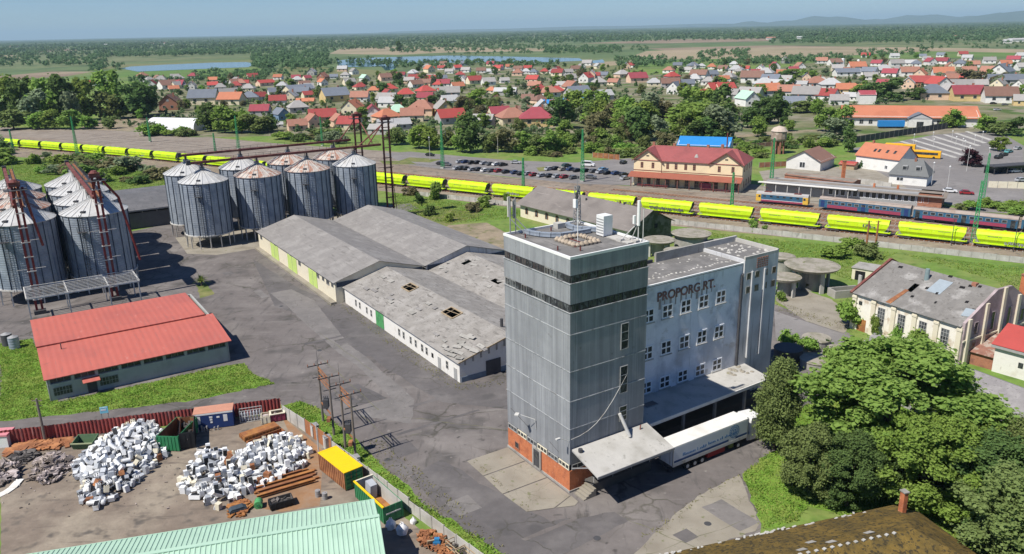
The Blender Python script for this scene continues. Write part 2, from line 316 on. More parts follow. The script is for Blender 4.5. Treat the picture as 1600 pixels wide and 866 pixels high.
pm('rust', (.25, .105, .05), .25, 1, c2=(.36, .16, .07), s2=.7, th=(.45, .6), tint=.12)
pm('rust_orange', (.38, .17, .055), .2, 1, c2=(.27, .11, .045), s2=.7, th=(.45, .6))
pm('corr_red', (.30, .062, .055), .2, .6, c2=(.22, .06, .055), s2=.4, th=(.45, .6), streak=((.42, .2, .18), (3, 3, .2), .6, .7))
pm('green_paint', (.035, .20, .085), .15, 1, r=.5)
pm('green_paint_light', (.09, .33, .12), .15, 1, r=.5, c2=(.06, .22, .09), s2=.8, th=(.5, .6))
pm('green_mast', (.06, .34, .13), .12, 1, r=.5)
pm('yellow_paint', (.85, .56, .01), .05, 1, r=.45)
pm('wagon_yellow', (.56, .80, .015), .07, .5, r=.45, c2=(.48, .70, .02), s2=.3, th=(.5, .66), streak=[((.40, .52, .05), (1.6, 1.6, .25), .64, .76), ((.66, .86, .10), (.8, .8, .3), .62, .74)], tint=.05)
pm('graffiti', (.09, .09, .12), .5, 1)
pm('graffiti_grey', (.26, .24, .30), .5, 1)
pm('coach_blue', (.035, .115, .20), .14, .5, r=.5, c2=(.05, .15, .25), s2=.5, th=(.5, .65), streak=((.09, .12, .15), (1.5, 1.5, .3), .62, .74))
pm('coach_red', (.32, .055, .10), .12, .5, r=.5)
pm('roof_brownflat', (.215, .185, .155), .15, .5, c2=(.27, .235, .20), s2=.2, th=(.48, .64))
pm('roof_darkgrey', (.155, .16, .158), .12, .8)
pm('coach_roof', (.36, .30, .26), .15, .5, c2=(.30, .22, .17), s2=.3, th=(.5, .65))
pm('loco_roof', (.40, .385, .37), .12, .5)
pm('loco_yellow', (.70, .43, .06), .1, 1)
pm('trailer_white', (.74, .73, .69), .05, .3, r=.4, c2=(.64, .62, .56), s2=.25, th=(.5, .7), streak=((.55, .53, .48), (.6, .1, 1), .64, .76))
pm('trailer_side', (.66, .69, .72), .03, .5, r=.4)
pm('navy', (.02, .07, .20), .08, 1, r=.45)
pm('ink_blue', (.05, .18, .40), .1, 1, r=.5)
pm('rubber', (.02, .02, .021), .2, 2)
pm('darkred', (.28, .03, .03), .15, 1)
pm('blackish', (.02, .021, .024), .2, 1, r=.6)
pm('roof_bright_red', (.42, .075, .065), .1, .5, tint=.16, bump=.1)
pm('roof_maroon', (.30, .06, .055), .12, .5, tint=.16, bump=.1)
pm('roof_crimson', (.30, .062, .078), .12, .5, tint=.16, bump=.1)
pm('roof_orange', (.46, .175, .10), .1, .5, tint=.14, bump=.1)
pm('roof_terracotta', (.36, .175, .125), .12, .5, tint=.14, bump=.1)
pm('roof_brown', (.22, .125, .095), .12, .5, tint=.16, bump=.1)
pm('roof_grey', (.33, .315, .30), .12, .5, tint=.18, bump=.1)
pm('roof_slate', (.165, .185, .22), .12, .5, tint=.18, bump=.1)
pm('roof_pale', (.43, .43, .425), .1, .5, tint=.14, bump=.1)
pm('roof_blue', (.03, .23, .56), .08, .5, r=.5)
pm('roof_mint', (.42, .62, .48), .08, .5)
pm('roof_station', (.315, .092, .09), .10, .5, c2=(.26, .08, .078), s2=.2, th=(.46, .64), streak=((.36, .13, .12), (1.5, 1.5, 1.5), .6, .72), bump=.1)
pm('roof_canopy_red', (.30, .10, .065), .1, .5)
pm('roof_shop', (.50, .185, .105), .06, .3, c2=(.45, .16, .09), s2=.1, th=(.48, .64))
for nm, c in dict(white=(.74, .73, .69), cream=(.74, .66, .48), peach=(.72, .52, .38), ochre=(.66, .50, .24), greywall=(.42, .41, .39), brickwall=(.38, .18, .12), bluewall=(.17, .26, .38), green=(.45, .58, .36)).items():
    pm('wall_' + nm, c, .06, .5, tint=.08, c2=tuple(x * .85 for x in c), s2=.4, th=(.52, .68))
pm('bark', (.13, .10, .075), .25, 2)
pm('wood_pole', (.20, .17, .145), .25, 1)
pm('timber', (.40, .31, .20), .2, 1)
pm('bag_white', (.78, .78, .79), .06, 1.5, bump=.3, bs=3)
pm('tarp_tan', (.42, .35, .27), .15, 2, c2=(.34, .28, .21), s2=1.5, th=(.48, .6))
pm('cloth_blue', (.03, .20, .42), .2, 1)
pm('skip_blue', (.02, .045, .16), .12, 1)
pm('sign_blue', (.25, .68, .82), .06, 2)
pm('maroon_bin', (.25, .05, .09), .12, 1)
pm('scrap_mix', (.24, .20, .17), .3, 1.2, island=.55, c2=(.35, .30, .29), s2=.6, th=(.45, .6))
pm('scrap_dark', (.10, .09, .085), .3, 1.2, island=.55)
pm('scrap_pale', (.52, .50, .49), .2, 1.2, island=.45)
pm('bulk_rubble', (.24, .19, .15), .3, 1.5, c2=(.36, .31, .27), s2=.8, th=(.45, .6), bump=.5)
for nm, c in dict(white=(.75, .75, .74), silver=(.42, .43, .45), black=(.018, .018, .02), grey=(.13, .135, .14), blue=(.035, .06, .15), red=(.30, .025, .03), darkgreen=(.02, .06, .05), beige=(.42, .38, .30), skyblue=(.16, .32, .48), teal=(.12, .38, .38)).items():
    pm('car_' + nm, c, .02, 1, r=.28, spec=.5)
pm('bus_orange', (.80, .42, .02), .04, 1, r=.4)
leafmat('leaf_mid', (.165, .265, .055), (.33, .44, .115))
leafmat('leaf_bright', (.175, .32, .055), (.32, .46, .115))
leafmat('leaf_dark', (.085, .155, .050), (.18, .265, .085))
leafmat('leaf_olive', (.155, .205, .065), (.27, .33, .12))
leafmat('leaf_pale', (.22, .28, .155), (.33, .39, .24))
leafmat('leaf_brown', (.18, .175, .085), (.28, .255, .135))
leafmat('leaf_purple', (.055, .025, .035), (.10, .04, .05))
leafmat('leaf_far', (.095, .165, .072), (.19, .26, .125), .2)
leafmat('grass_blade', (.12, .27, .03), (.37, .41, .11), .1)
leafmat('weed_blade', (.19, .20, .08), (.33, .30, .14), .1)
pm('weed_crack', (.15, .15, .085), .3, 1.5)
pm('dock_shaded', (.10, .096, .09), .2, .8)  # dock concrete with the canopy's shade painted into its colour
# ------------------------------------------------------------------ ground
tag(MB().poly((-40000, -2000, 0), (40000, -2000, 0), (40000, 60000, 0), (-40000, 60000, 0)).obj('ground', 'meadow'), kind='structure')
# far fields and the lakes
tag(MB().poly((-40000, 1150, .015), (40000, 1150, .015), (40000, 60000, .015), (-40000, 60000, .015)).obj('plain', pm('plain_green', (.105, .155, .06), .25, .004, c2=(.165, .18, .085), s2=.0012, th=(.45, .6), dots=((.07, .11, .045), .01, .52, .64))), kind='structure')
FLD = [('field_tan', [(515, 84), (532, 76), (625, 73), (860, 76), (862, 80), (700, 82), (620, 86)]),
 ('field_tan', [(982, 90), (1010, 80), (1200, 72), (1420, 74), (1600, 77), (1600, 83), (1400, 82), (1290, 89), (1130, 92), (1040, 93)]),
 ('field_brown', [(1010, 76), (1200, 71), (1340, 73), (1200, 74), (1040, 79)]),
 ('field_brown', [(0, 128), (0, 119), (80, 112), (145, 112), (140, 117), (60, 122)]),
 ('field_green', [(95, 121), (140, 113), (200, 108), (400, 105), (420, 113), (330, 122), (150, 128)]),
 ('field_olive', [(130, 112), (185, 101), (260, 99), (390, 93), (398, 97), (300, 101), (200, 106)]),
 ('field_green', [(960, 99), (1080, 93), (1260, 90), (1300, 97), (1150, 104), (1010, 108)]),
 ('field_olive', [(870, 104), (905, 98), (960, 100), (1000, 108), (940, 116), (870, 114)]),
 ('field_tan', [(0, 92), (0, 87), (40, 86), (35, 90)]), ('field_brown', [(40, 79), (100, 76), (140, 78), (60, 82)]),
 ('field_green', [(1290, 90), (1450, 80), (1600, 83), (1600, 89), (1400, 92)]),
 ('field_brown', [(905, 68), (1040, 62), (1200, 60), (1210, 64), (1040, 68)]), ('field_olive', [(440, 62), (640, 59), (700, 62), (500, 66)]),
 ('field_olive', [(420, 118), (440, 104), (530, 106), (620, 112), (620, 117), (520, 120)]),
 ('field_tan', [(905, 106), (935, 97), (1000, 94), (990, 98), (940, 105)])]
for i, (m, p) in enumerate(FLD): sheet('field', p, .05 + .01 * i, m)
for p in ([(188, 107), (205, 104), (260, 101), (330, 98), (385, 97), (398, 100), (388, 105), (310, 108), (215, 112)],
          [(526, 95), (560, 91), (620, 89), (700, 87), (770, 88), (815, 89), (905, 91), (912, 95), (860, 97), (780, 97), (700, 98), (622, 100), (616, 109), (602, 110), (596, 104), (530, 105)],
          [(925, 95), (942, 93), (945, 98), (926, 99)]):
    sheet('lake', p, .3, 'lakewater')
# the town's soil shows between gardens
sheet('town_ground', [(150, 200), (250, 128), (420, 118), (620, 116), (700, 106), (900, 104), (1000, 118), (1200, 108), (1320, 92), (1600, 92), (1600, 200), (1180, 232), (900, 222), (560, 210), (300, 215)], .03, pm('town_soil', (.17, .17, .085), .3, .06, c2=(.25, .22, .165), s2=.03, th=(.46, .62), dots=((.08, .13, .03), .05, .5, .64)))
# railway land
sheet('railway_ground', [(0, 244), (140, 252), (282, 266), (600, 299), (800, 324), (1000, 348), (1300, 378), (1600, 412), (1600, 340), (1470, 322), (1180, 292), (985, 291), (800, 278), (600, 253), (400, 233), (200, 207), (0, 202)], .008, 'ballast')
sheet('freight_yard_road', [(0, 210), (0, 199), (150, 202), (300, 212), (430, 224), (600, 236), (700, 244), (640, 258), (590, 254), (420, 246), (250, 236), (120, 221)], .014, 'gravel_road')
sheet('station_car_park', [(596, 240), (640, 237), (720, 244), (800, 251), (900, 254), (985, 247), (1010, 262), (985, 290), (900, 287), (800, 277), (720, 268), (640, 258)], .02, 'roadgrey')
for p in ([(640, 246), (690, 249), (672, 254), (622, 252)], [(592, 251), (640, 252), (652, 257), (600, 257)], [(838, 262), (858, 260), (862, 266), (842, 268)]): sheet('verge', p, .026, 'drygrass')
sheet('station_platform_paving', [(985, 293), (1180, 307), (1440, 338), (1440, 326), (1330, 312), (1178, 288), (985, 286)], .024, 'slab_concrete')
sheet('service_yard_paving', [(1186, 268), (1228, 262), (1300, 262), (1336, 258), (1400, 262), (1452, 292), (1440, 306), (1330, 302), (1200, 296)], .02, 'slab_concrete', rag=.2)
sheet('garden_path', [(1150, 212), (1200, 206), (1330, 200), (1330, 203), (1205, 210), (1150, 216)], .034, 'bare_earth')
sheet('bus_station_paving', [(1330, 232), (1400, 222), (1525, 198), (1560, 205), (1600, 228), (1600, 335), (1520, 330), (1440, 306), (1360, 262)], .022, 'roadgrey')
sheet('main_road', [(1522, 166), (1600, 164), (1600, 199), (1560, 206), (1524, 198)], .03, 'roadgrey')
for k in range(7):
    x0 = 1405 + 17 * k; y0 = 221 - 2.6 * k
    sheet('bus_bay_island', [(x0, y0), (x0 + 5, y0 - .6), (x0 + 92 - 8 * k, y0 + 25 - 2 * k), (x0 + 86 - 8 * k, y0 + 26 - 2 * k)], .05, 'concrete_pale')
# the factory yard
sheet('yard_asphalt', [(-80, 560), (-80, 420), (60, 400), (185, 366), (262, 350), (300, 340), (560, 328), (615, 345), (640, 420), (800, 500), (1000, 505), (1100, 430), (1212, 476), (1330, 522), (1370, 570), (1330, 640), (1240, 640), (1235, 690), (1205, 712), (1160, 742), (1190, 815), (1180, 900), (760, 900), (560, 705), (440, 632), (0, 712)], .010, 'asphalt')
sheet('repaired_asphalt', [(395, 405), (470, 452), (535, 478), (640, 540), (560, 560), (505, 502), (430, 480)], .016, 'asphalt_dark', rag=.2)
sheet('repaired_asphalt', [(508, 470), (545, 478), (640, 540), (730, 600), (788, 592), (795, 640), (690, 628), (610, 580), (556, 540)], .016, 'asphalt_dark', rag=.2)
sheet('paler_lane', [(422, 458), (455, 452), (492, 470), (548, 540), (610, 590), (648, 624), (642, 662), (560, 650), (575, 632), (612, 622), (560, 574), (500, 528), (462, 490)], .020, 'asphalt_pale', rag=.2)
sheet('repaired_asphalt', [(560, 600), (606, 622), (560, 634), (500, 620)], .016, 'asphalt_dark', rag=.2)
sheet('repaired_asphalt', [(640, 745), (690, 718), (760, 760), (860, 815), (960, 800), (985, 812), (880, 866), (790, 900)], .016, 'asphalt_dark', rag=.2)
sheet('concrete_apron', [(990, 866), (1020, 835), (1090, 775), (1155, 742), (1187, 818), (1180, 830), (1040, 880)], .020, 'slab_concrete', rag=.2)
sheet('side_road', [(1210, 486), (1330, 526), (1350, 560), (1300, 575), (1212, 528)], .016, 'roadgrey')
for q in ([(-13.6, -6.6), (-9.3, -6.7), (-9.3, -.35), (-13.6, -.25)], [(-9.1, -6.7), (-4.4, -6.9), (-4.4, -.35), (-9.1, -.35)], [(-4.2, -6.9), (.4, -6.6), (1.6, -3.5), (.6, -.4), (-4.2, -.35)], [(.7, -.3), (1.7, -3.3), (2.6, -1.2), (2.2, -.4)]):
    sheet('concrete_slab', [G(*p) for p in q], .06, 'slab_concrete')
sheet('silo_apron', [G(-166, -13), G(-163, 46), G(-146, 47), G(-140.5, 30), G(-140, -8), G(-146, -14)], .018, 'slab_concrete')
sheet('meadow_path', [(655, 388), (700, 352), (760, 348), (805, 372), (790, 392), (745, 382)], .018, 'bare_earth', rag=.2)
sheet('meadow_path', [(610, 338), (680, 322), (760, 335), (700, 352), (650, 350)], .014, 'drygrass', rag=.2)
sheet('meadow_path', [(590, 322), (640, 318), (655, 326), (610, 334)], .02, 'asphalt_pale', rag=.2)
sheet('bunker_yard', [(1212, 470), (1215, 438), (1300, 468), (1340, 500), (1318, 520), (1260, 502)], .018, 'slab_concrete', rag=.2)
sheet('lot_sand', [(120, 202), (160, 186), (235, 182), (232, 198), (200, 205)], .034, 'bare_earth')
# lawns and verges
LAWNS = [('lawn', [(0, 537), (50, 529), (92, 628), (140, 618), (357, 571), (382, 568), (392, 582), (430, 600), (300, 626), (160, 642), (0, 658)]),
 ('lawn', [(443, 634), (470, 627), (495, 637), (524, 662), (562, 692), (604, 735), (680, 800), (752, 842), (800, 880), (770, 890), (640, 782), (560, 742), (512, 702)]),
 ('lawn', [(1160, 740), (1205, 706), (1240, 700), (1262, 790), (1246, 815), (1192, 826)]),
 ('drygrass', [(306, 446), (322, 442), (334, 460), (312, 466)]),
 ('lawn', [(1235, 700), (1245, 640), (1330, 600), (1420, 600), (1500, 660), (1640, 720), (1700, 900), (1490, 880), (1300, 800), (1260, 790)])]
for m, p in LAWNS: sheet('lawn', p, .024, m, rag=.45)
sheet('scrapyard_ground', [(0, 700), (440, 645), (512, 703), (562, 752), (660, 830), (760, 905), (0, 960)], .015, 'yard_dirt', rag=.2)
sheet('rusty_ground', [(440, 650), (505, 704), (500, 790), (440, 800), (380, 790), (480, 740)], .021, pm('rust_soil', (.30, .17, .09), .25, .5, c2=(.24, .175, .125), s2=.25, th=(.45, .6)))
random.seed(77)
for k in range(20):   # squares of newer or older paving let into the yard
    a_, b_ = random.choice([(-70 + 50 * rm(), -18 + 16 * rm()), (-34 + 34 * rm(), -26 + 18 * rm()), (4 + 18 * rm(), -12 + 26 * rm()), (-125 + 40 * rm(), -16 + 14 * rm())]); w_, h_ = 1.5 + 5 * rm(), 1 + 2.5 * rm()
    if rm() < .4: w_, h_ = .5 + .4 * rm(), 6 + 9 * rm()
    sheet('paving_patch', [G(a_, b_), G(a_ + w_, b_ + .2 * rm()), G(a_ + w_, b_ + h_), G(a_ + .2 * rm(), b_ + h_)], .024, random.choice(['asphalt_dark', 'asphalt_dark', 'asphalt_pale', 'asphalt']), rag=.12)
for a_, b_ in ((-62, -9), (-40, -12), (-20, -15), (9, -3), (14, 9), (-90, -7)):
    q = G(a_, b_); tag(MB().cyl(q.x, q.y, 0, .034, .42, n=16).obj('drain_cover', 'steel_dark'), 'round dark iron drain cover flush with the yard asphalt', 'drain cover', 'drain covers in the yard')
for k in range(9):   # cracks with weeds in the yard's asphalt
    a0, b0 = [(-60, -10), (-45, -13), (-30, -8), (-25, -20), (2, -14), (14, -3), (18, 8), (-70, -6), (8, 2)][k]
    L_ = [26, 20, 18, 14, 16, 18, 14, 22, 12][k]; an = [0, .02, .7, 1.5, .1, 1.45, 1.55, .05, .3][k]
    p = [G(a0 + L_ * t * math.cos(an) + .12 * math.sin(13 * t + k), b0 + L_ * t * math.sin(an) + .1 * math.cos(17 * t + k)) for t in np.linspace(0, 1, 14)]
    o_ = [q + Vector((.05 + .05 * math.sin(i * 1.9), .06 + .05 * math.cos(i * 2.3), 0)) for i, q in enumerate(p[::-1])]
    sheet('crack_weeds', p + o_, .028, 'weed_crack')
# hills on the horizon
def hills(pts, dist):
    m = MB(); base = []
    for px, h in pts:
        d = ray(px, 30); t = dist / d.y; base.append((d.x * t, dist, h))
    for (x0, y0, h0), (x1, y1, h1) in zip(base, base[1:]):
        m.add([(x0, y0 - 3000, 0), (x1, y1 - 3000, 0), (x1, y1, h1), (x0, y0, h0), (x1, y1 + 3000, 0), (x0, y0 + 3000, 0)], [(0, 1, 2, 3), (3, 2, 4, 5)])
    tag(m.obj('hills', 'hillgreen', smooth=True), kind='structure')
hp = []
for i in range(60):
    x = 1080 + i * 12; e = 60 + 130 * min(1, max(0, (x - 1150) / 120)) * (1 if x < 1500 else .8)
    e += 45 * math.sin(x * .045) + 30 * math.sin(x * .021 + 1) + 22 * math.sin(x * .13); hp.append((x, max(30, e)))
hills(hp, 24000)
hills([(1480, 5), (1510, 60), (1540, 160), (1580, 215), (1620, 260), (1700, 300), (1900, 200)], 19000)
hills([(560, 5), (620, 60), (700, 85), (800, 80), (900, 110), (1000, 90), (1100, 120), (1200, 60)], 30000)
# ------------------------------------------------------------------ measured points on the yard buildings' walls
def onA(px, py, a):
    d = ray(px, py); t = (a + GO.dot(GU)) / d.dot(GU); p = d * t + Vector((0, 0, H)); return (p - GO).dot(GV), p.z
def onB(px, py, b):
    d = ray(px, py); t = (b + GO.dot(GV)) / d.dot(GV); p = d * t + Vector((0, 0, H)); return (p - GO).dot(GU), p.z
def win_y(parent, x0, x1, z0, z1, y, out=-1, frame='window_white', glass='glass_dark', nx=2, nz=2, fw=.09, name='window', d=.06):
    """a framed window on a wall y = const, facing out"""
    m = MB(); ya, yb = sorted((y, y + out * d))
    for x in (x0, x1 - fw): m.box(x, ya, z0, x + fw, yb, z1)
    for z in (z0, z1 - fw): m.box(x0 + fw, ya, z, x1 - fw, yb, z + fw)
    for i in range(1, nx): xx = x0 + (x1 - x0) * i / nx; m.box(xx - fw / 2, ya, z0 + fw, xx + fw / 2, yb, z1 - fw)
    for i in range(1, nz): zz = z0 + (z1 - z0) * i / nz; m.box(x0 + fw, min(ya, yb) + .004, zz - fw / 2, x1 - fw, max(ya, yb) - .004, zz + fw / 2)
    w_ = m.obj(name, frame, parent)
    MB().box(x0 + .02, min(y, y + out * d * .5), z0 + .02, x1 - .02, max(y, y + out * d * .5), z1 - .02).obj('pane', glass, w_)
    return w_
def win_x(parent, y0, y1, z0, z1, x, out=1, frame='window_white', glass='glass_dark', ny=2, nz=2, fw=.09, name='window', d=.06):
    m = MB(); xa, xb = sorted((x, x + out * d))
    for y in (y0, y1 - fw): m.box(xa, y, z0, xb, y + fw, z1)
    for z in (z0, z1 - fw): m.box(xa, y0 + fw, z, xb, y1 - fw, z + fw)
    for i in range(1, ny): yy = y0 + (y1 - y0) * i / ny; m.box(xa, yy - fw / 2, z0 + fw, xb, yy + fw / 2, z1 - fw)
    for i in range(1, nz): zz = z0 + (z1 - z0) * i / nz; m.box(xa + .004, y0 + fw, zz - fw / 2, xb - .004, y1 - fw, zz + fw / 2)
    w_ = m.obj(name, frame, parent)
    MB().box(min(x, x + out * d * .5), y0 + .02, z0 + .02, max(x, x + out * d * .5), y1 - .02, z1 - .02).obj('pane', glass, w_)
    return w_
def text_mesh(body, size, depth=.03):
    c = bpy.data.curves.new('lettering', 'FONT'); c.body = body; c.size = size; c.extrude = depth; c.offset = size * .018
    o = bpy.data.objects.new('lettering_tmp', c); COL.objects.link(o); bpy.context.view_layer.update()
    dg = bpy.context.evaluated_depsgraph_get(); me = bpy.data.meshes.new_from_object(o.evaluated_get(dg)); bpy.data.objects.remove(o); return me
# ------------------------------------------------------------------ the grey clad tower
T = gthing('grain_mill_tower', 'tall grey metal clad mill tower on an orange brick base', 'tower', 0, 0)
m = MB(); m.box(-13.7, .1, 0, -.1, 11.5, 29.25); m.obj('core_wall', 'void', T)
SEG = [(3.75, 8.5), (8.5, 12.1), (12.1, 15.9), (15.9, 20.5), (20.5, 23.12), (24.15, 26.6), (27.55, 29.5)]
for i, (z0, z1) in enumerate(SEG):
    e = .02 * (i % 2); m = MB(); m.box(-13.8 - e, -e, z0 + .03, e, 11.6 + e, z1 - .03); m.obj('cladding_band', 'cladding', T)
m = MB()
for z in (8.5, 12.1, 15.9, 20.5): m.box(-13.86, -.06, z - .05, .06, 11.66, z + .05)
for z in (23.1, 26.58): m.box(-13.9, -.1, z, .1, 11.7, z + .1)
m.obj('seam_strip', 'seam', T)
# parapet with a bright coping and a deck inside
m = MB()
for bx in ((-13.84, -.04, 29.47, .04, .2, 29.78), (-13.84, 11.4, 29.47, .04, 11.64, 29.78), (-13.84, .2, 29.47, -13.6, 11.4, 29.78), (-.2, .2, 29.47, .04, 11.4, 29.78)): m.box(*bx)
m.obj('parapet_coping', 'white_paint', T)
MB().box(-13.6, .2, 29.25, -.2, 11.4, 29.5).obj('roof_deck', 'roof_bitumen', T)
random.seed(3)
for z0, z1 in ((23.2, 24.13), (26.68, 27.53)):
    MB().box(-13.72, .06, z0 - .06, -.06, 11.54, z1 + .04).obj('band_backing', 'glass_dark', T)
    for k in range(11):
        w_ = 13.6 / 11; x0 = -13.7 + w_ * k + .06
        win_y(T, x0, x0 + w_ - .12, z0, z1, .05, -1, 'frame_grey' if random.random() < .35 else 'steel_dark', random.choice(['glass_dark', 'glass_dark', 'glass_dusty']), 2, 1, .05)
    for k in range(9):
        w_ = 11.4 / 9; y0 = .1 + w_ * k + .06
        win_x(T, y0, y0 + w_ - .12, z0, z1, -.05, 1, 'steel_dark', random.choice(['glass_dark', 'glass_dark', 'glass_dusty']), 2, 1, .05)
for z0, z1 in ((16.9, 20.25), (11.1, 14.7), (7.35, 9.35)): win_x(T, 7.55, 8.75, z0, z1, .03, 1, 'frame_grey', 'glass_dark', 1, 3, .08, d=.09)
# brick storey, its high windows and doors
m = MB(); m.box(-13.75, -.02, 0, 0, 11.6, 2.92); m.obj('brick_base', 'brick_orange', T)
m = MB(); m.box(-13.85, -.12, 0, .1, 11.62, .28); m.obj('plinth', 'concrete', T)
for k in range(6):
    x0 = -13.6 + 2.28 * k; win_y(T, x0, x0 + 2.1, 2.98, 3.72, .02, -1, 'plaster_cream' if k % 2 else 'frame_grey', 'glass_dusty' if k % 3 else 'glass_dark', 3, 1, .12, d=.1)
for k in range(4):
    y0 = .3 + 2.8 * k; win_x(T, y0, y0 + 2.6, 2.98, 3.7, -.05, 1, 'frame_grey', 'glass_dark', 3, 1, .1, d=.1)
m = MB()
for bx in ((-7.75, -.22, .28, -7.45, -.02, 3.0), (-6.15, -.22, .28, -5.85, -.02, 3.0), (-7.45, -.22, 2.72, -6.15, -.02, 3.0)): m.box(*bx)
d_ = m.obj('door_frame', 'concrete', T)
MB().box(-7.44, -.1, .28, -6.16, -.03, 2.7).obj('door', 'steel_dark', T); MB().box(-7.2, -.14, 1.5, -6.5, -.11, 2.3).obj('door_pane', 'glass_dark', T)
win_y(T, -12.0, -11.0, .75, 1.75, -.03, -1, 'brick_old', 'glass_dark', 1, 1, .1, d=.08)
m = MB(); m.tube((-7, -.05, 5.6), (-7, -.25, 7.0), .05); m.tube((-7, -.25, 7.0), (-8.2, -1.6, 7.55), .04); m.obox((-8.5, -1.95, 7.6), (.5, .7, .14), Matrix.Rotation(.7, 3, 'Z')); m.obj('wall_lamp', 'steel_pale', T)
m = MB(); m.tube((-.1, -.05, 7.0), (-.3, -1.2, 7.6), .035); m.obox((-.35, -1.5, 7.62), (.3, .6, .14), Matrix.Identity(3)); m.obj('wall_lamp', 'steel_pale', T)
m = MB(); pts = [(.05, .15, 7.2)] + [(.10, .15 + 8.4 * t, 7.2 + 6.2 * t - 2.2 * math.sin(math.pi * t) * .8) for t in (.15, .3, .45, .6, .75, .9, 1)]
for p, q in zip(pts, pts[1:]): m.tube(p, q, .03, n=5)
m.obj('cable', 'steel_pale', T)
m = MB(); m.tube((-12.8, -.14, 6.2), (-8.6, -.14, 5.2), .03, n=5); m.tube((-4, -.14, 5.2), (-2.2, -.14, 4.7), .025, n=5); m.obj('conduit', 'steel_dark', T)
# sloping loading canopy with its struts, dock and stairs
m = MB(); m.slab([(.16, .2, 5.9), (5.2, .1, 4.6), (5.2, 12.1, 4.6), (.16, 12.1, 5.9)], .16); m.obj('canopy', 'concrete_pale', T)
m = MB(); m.bar((5.2, .1, 4.52), (5.2, 12.1, 4.52), .1, .3)
for y in (.3, 4, 8, 11.9): m.bar((.1, y, 5.7), (5.1, y, 4.42), .14, .22); m.bar((.1, y, 3.3), (3.2, y, 4.85), .12)
m.obj('canopy_frame', 'steel_grey', T)
m = MB(); m.tube((1.4, 8.2, 5.7), (.3, 7.4, 8.6), .22, n=10); m.obj('spout_pipe', 'steel_pale', T)
MB().cyl(.9, .9, 5.3, 6.1, .28, .28, 8).obj('roof_vent', 'steel_dark', T); MB().tube((.8, 10.4, 5.5), (.75, 10.5, 6.3), .09).obj('roof_vent', 'red_steel_dark', T)
MB().box(.12, 2.2, 0, 1.7, 11.6, 1.2).obj('loading_dock', 'dock_shaded', T)
m = MB()
for k in range(5): m.box(.5, 2.19 - .38 * (k + 1), 0, 2.4, 2.19 - .38 * k - .005, 1.2 - .22 * (k + 1) + .05)
m.obj('stairs', 'slab_concrete', T)
m = MB(); m.tube((1.62, 2.4, 2.1), (1.62, 11.4, 2.1), .03)
for y in (2.4, 5.4, 8.4, 11.4): m.tube((1.62, y, 1.2), (1.62, y, 2.1), .03)
m.obj('dock_railing', 'steel_pale', T)
# roof furniture
def channel(pts, nm):
    m = MB()
    for p, q in zip(pts, pts[1:]): m.bar((p[0], p[1], 29.86), (q[0], q[1], 29.86), .55, .5)
    m.obj(nm, 'galv', T)
channel([(-12.9, 2.6), (-11.6, 2.7), (-10.3, 3.2), (-9.2, 4.0), (-8.5, 5.0), (-8.3, 6.4), (-8.2, 9.2)], 'roof_duct')
channel([(-12.6, 9.0), (-11.6, 8.5), (-10.4, 8.5), (-9.4, 9.0), (-8.6, 9.8), (-7.4, 10.6)], 'roof_duct')
for p in ((-4, 1.2), (-11, 1.4), (-2.2, 3.1), (-12, 6)): MB().cyl(p[0], p[1], 29.5, 30.0, .09, n=6).obj('roof_vent', 'red_steel_dark', T)
MB().box(-5.2, 9.4, 29.5, -1.2, 10.9, 29.62).obj('cable_tray', 'concrete_pale', T)
MB().box(-13.2, 7.2, 29.5, -12.2, 8.3, 30.2).obj('roof_hatch', 'concrete_pale', T)
AC = gthing('rooftop_cabinet', 'white louvred equipment cabinet standing on the tower roof', 'cabinet', -6.2, 9.9, 29.5)
MB().box(-6.9, 9.2, 29.6, -5.5, 10.6, 32.1).obj('housing', 'white_paint', AC)
m = MB()
for k in range(6): m.box(-6.85 + .02, 9.16, 29.9 + k * .34, -5.55, 9.19, 30.02 + k * .34)
m.obj('louvre', 'frame_grey', AC); MB().box(-6.95, 9.15, 29.5, -5.45, 10.65, 29.6).obj('base_frame', 'steel_dark', AC)
BB = gthing('antenna_ballast', 'square ring of tan sandbags weighting a thin white roof pole', 'ballast', -5.7, 5.4, 29.5)
m = MB()
for s in (-1, 1): m.bar((-7.6, 5.4 + s * 1.8, 29.56), (-3.8, 5.4 + s * 1.8, 29.56), .12); m.bar((-5.7 + s * 1.9, 3.6, 29.58), (-5.7 + s * 1.9, 7.2, 29.58), .12)
m.bar((-7.6, 5.4, 29.57), (-3.8, 5.4, 29.57), .1); m.obj('base_frame', 'red_steel_dark', BB)
random.seed(5)
for k in range(22):
    t = k / 22 * 4; sd_, u = int(t), (t % 1) * 2 - 1; cx, cy = [(-5.7 + 1.8 * u, 3.7), (-3.9, 5.4 + 1.7 * u), (-5.7 - 1.8 * u, 7.1), (-7.5, 5.4 - 1.7 * u)][sd_]
    mm = MB(); r = .34 + .08 * rm(); 
    mm.cyl(cx, cy, 29.55, 29.55 + r * .5, r * .9, r, 8); mm.cyl(cx, cy, 29.55 + r * .5, 29.55 + r * 1.25, r, r * .35, 8); mm.obj('sandbag', 'tarp_tan', BB, True)
m = MB(); m.tube((-5.7, 5.4, 29.5), (-5.7, 5.4, 33.6), .05); m.obj('pole', 'white_paint', BB)
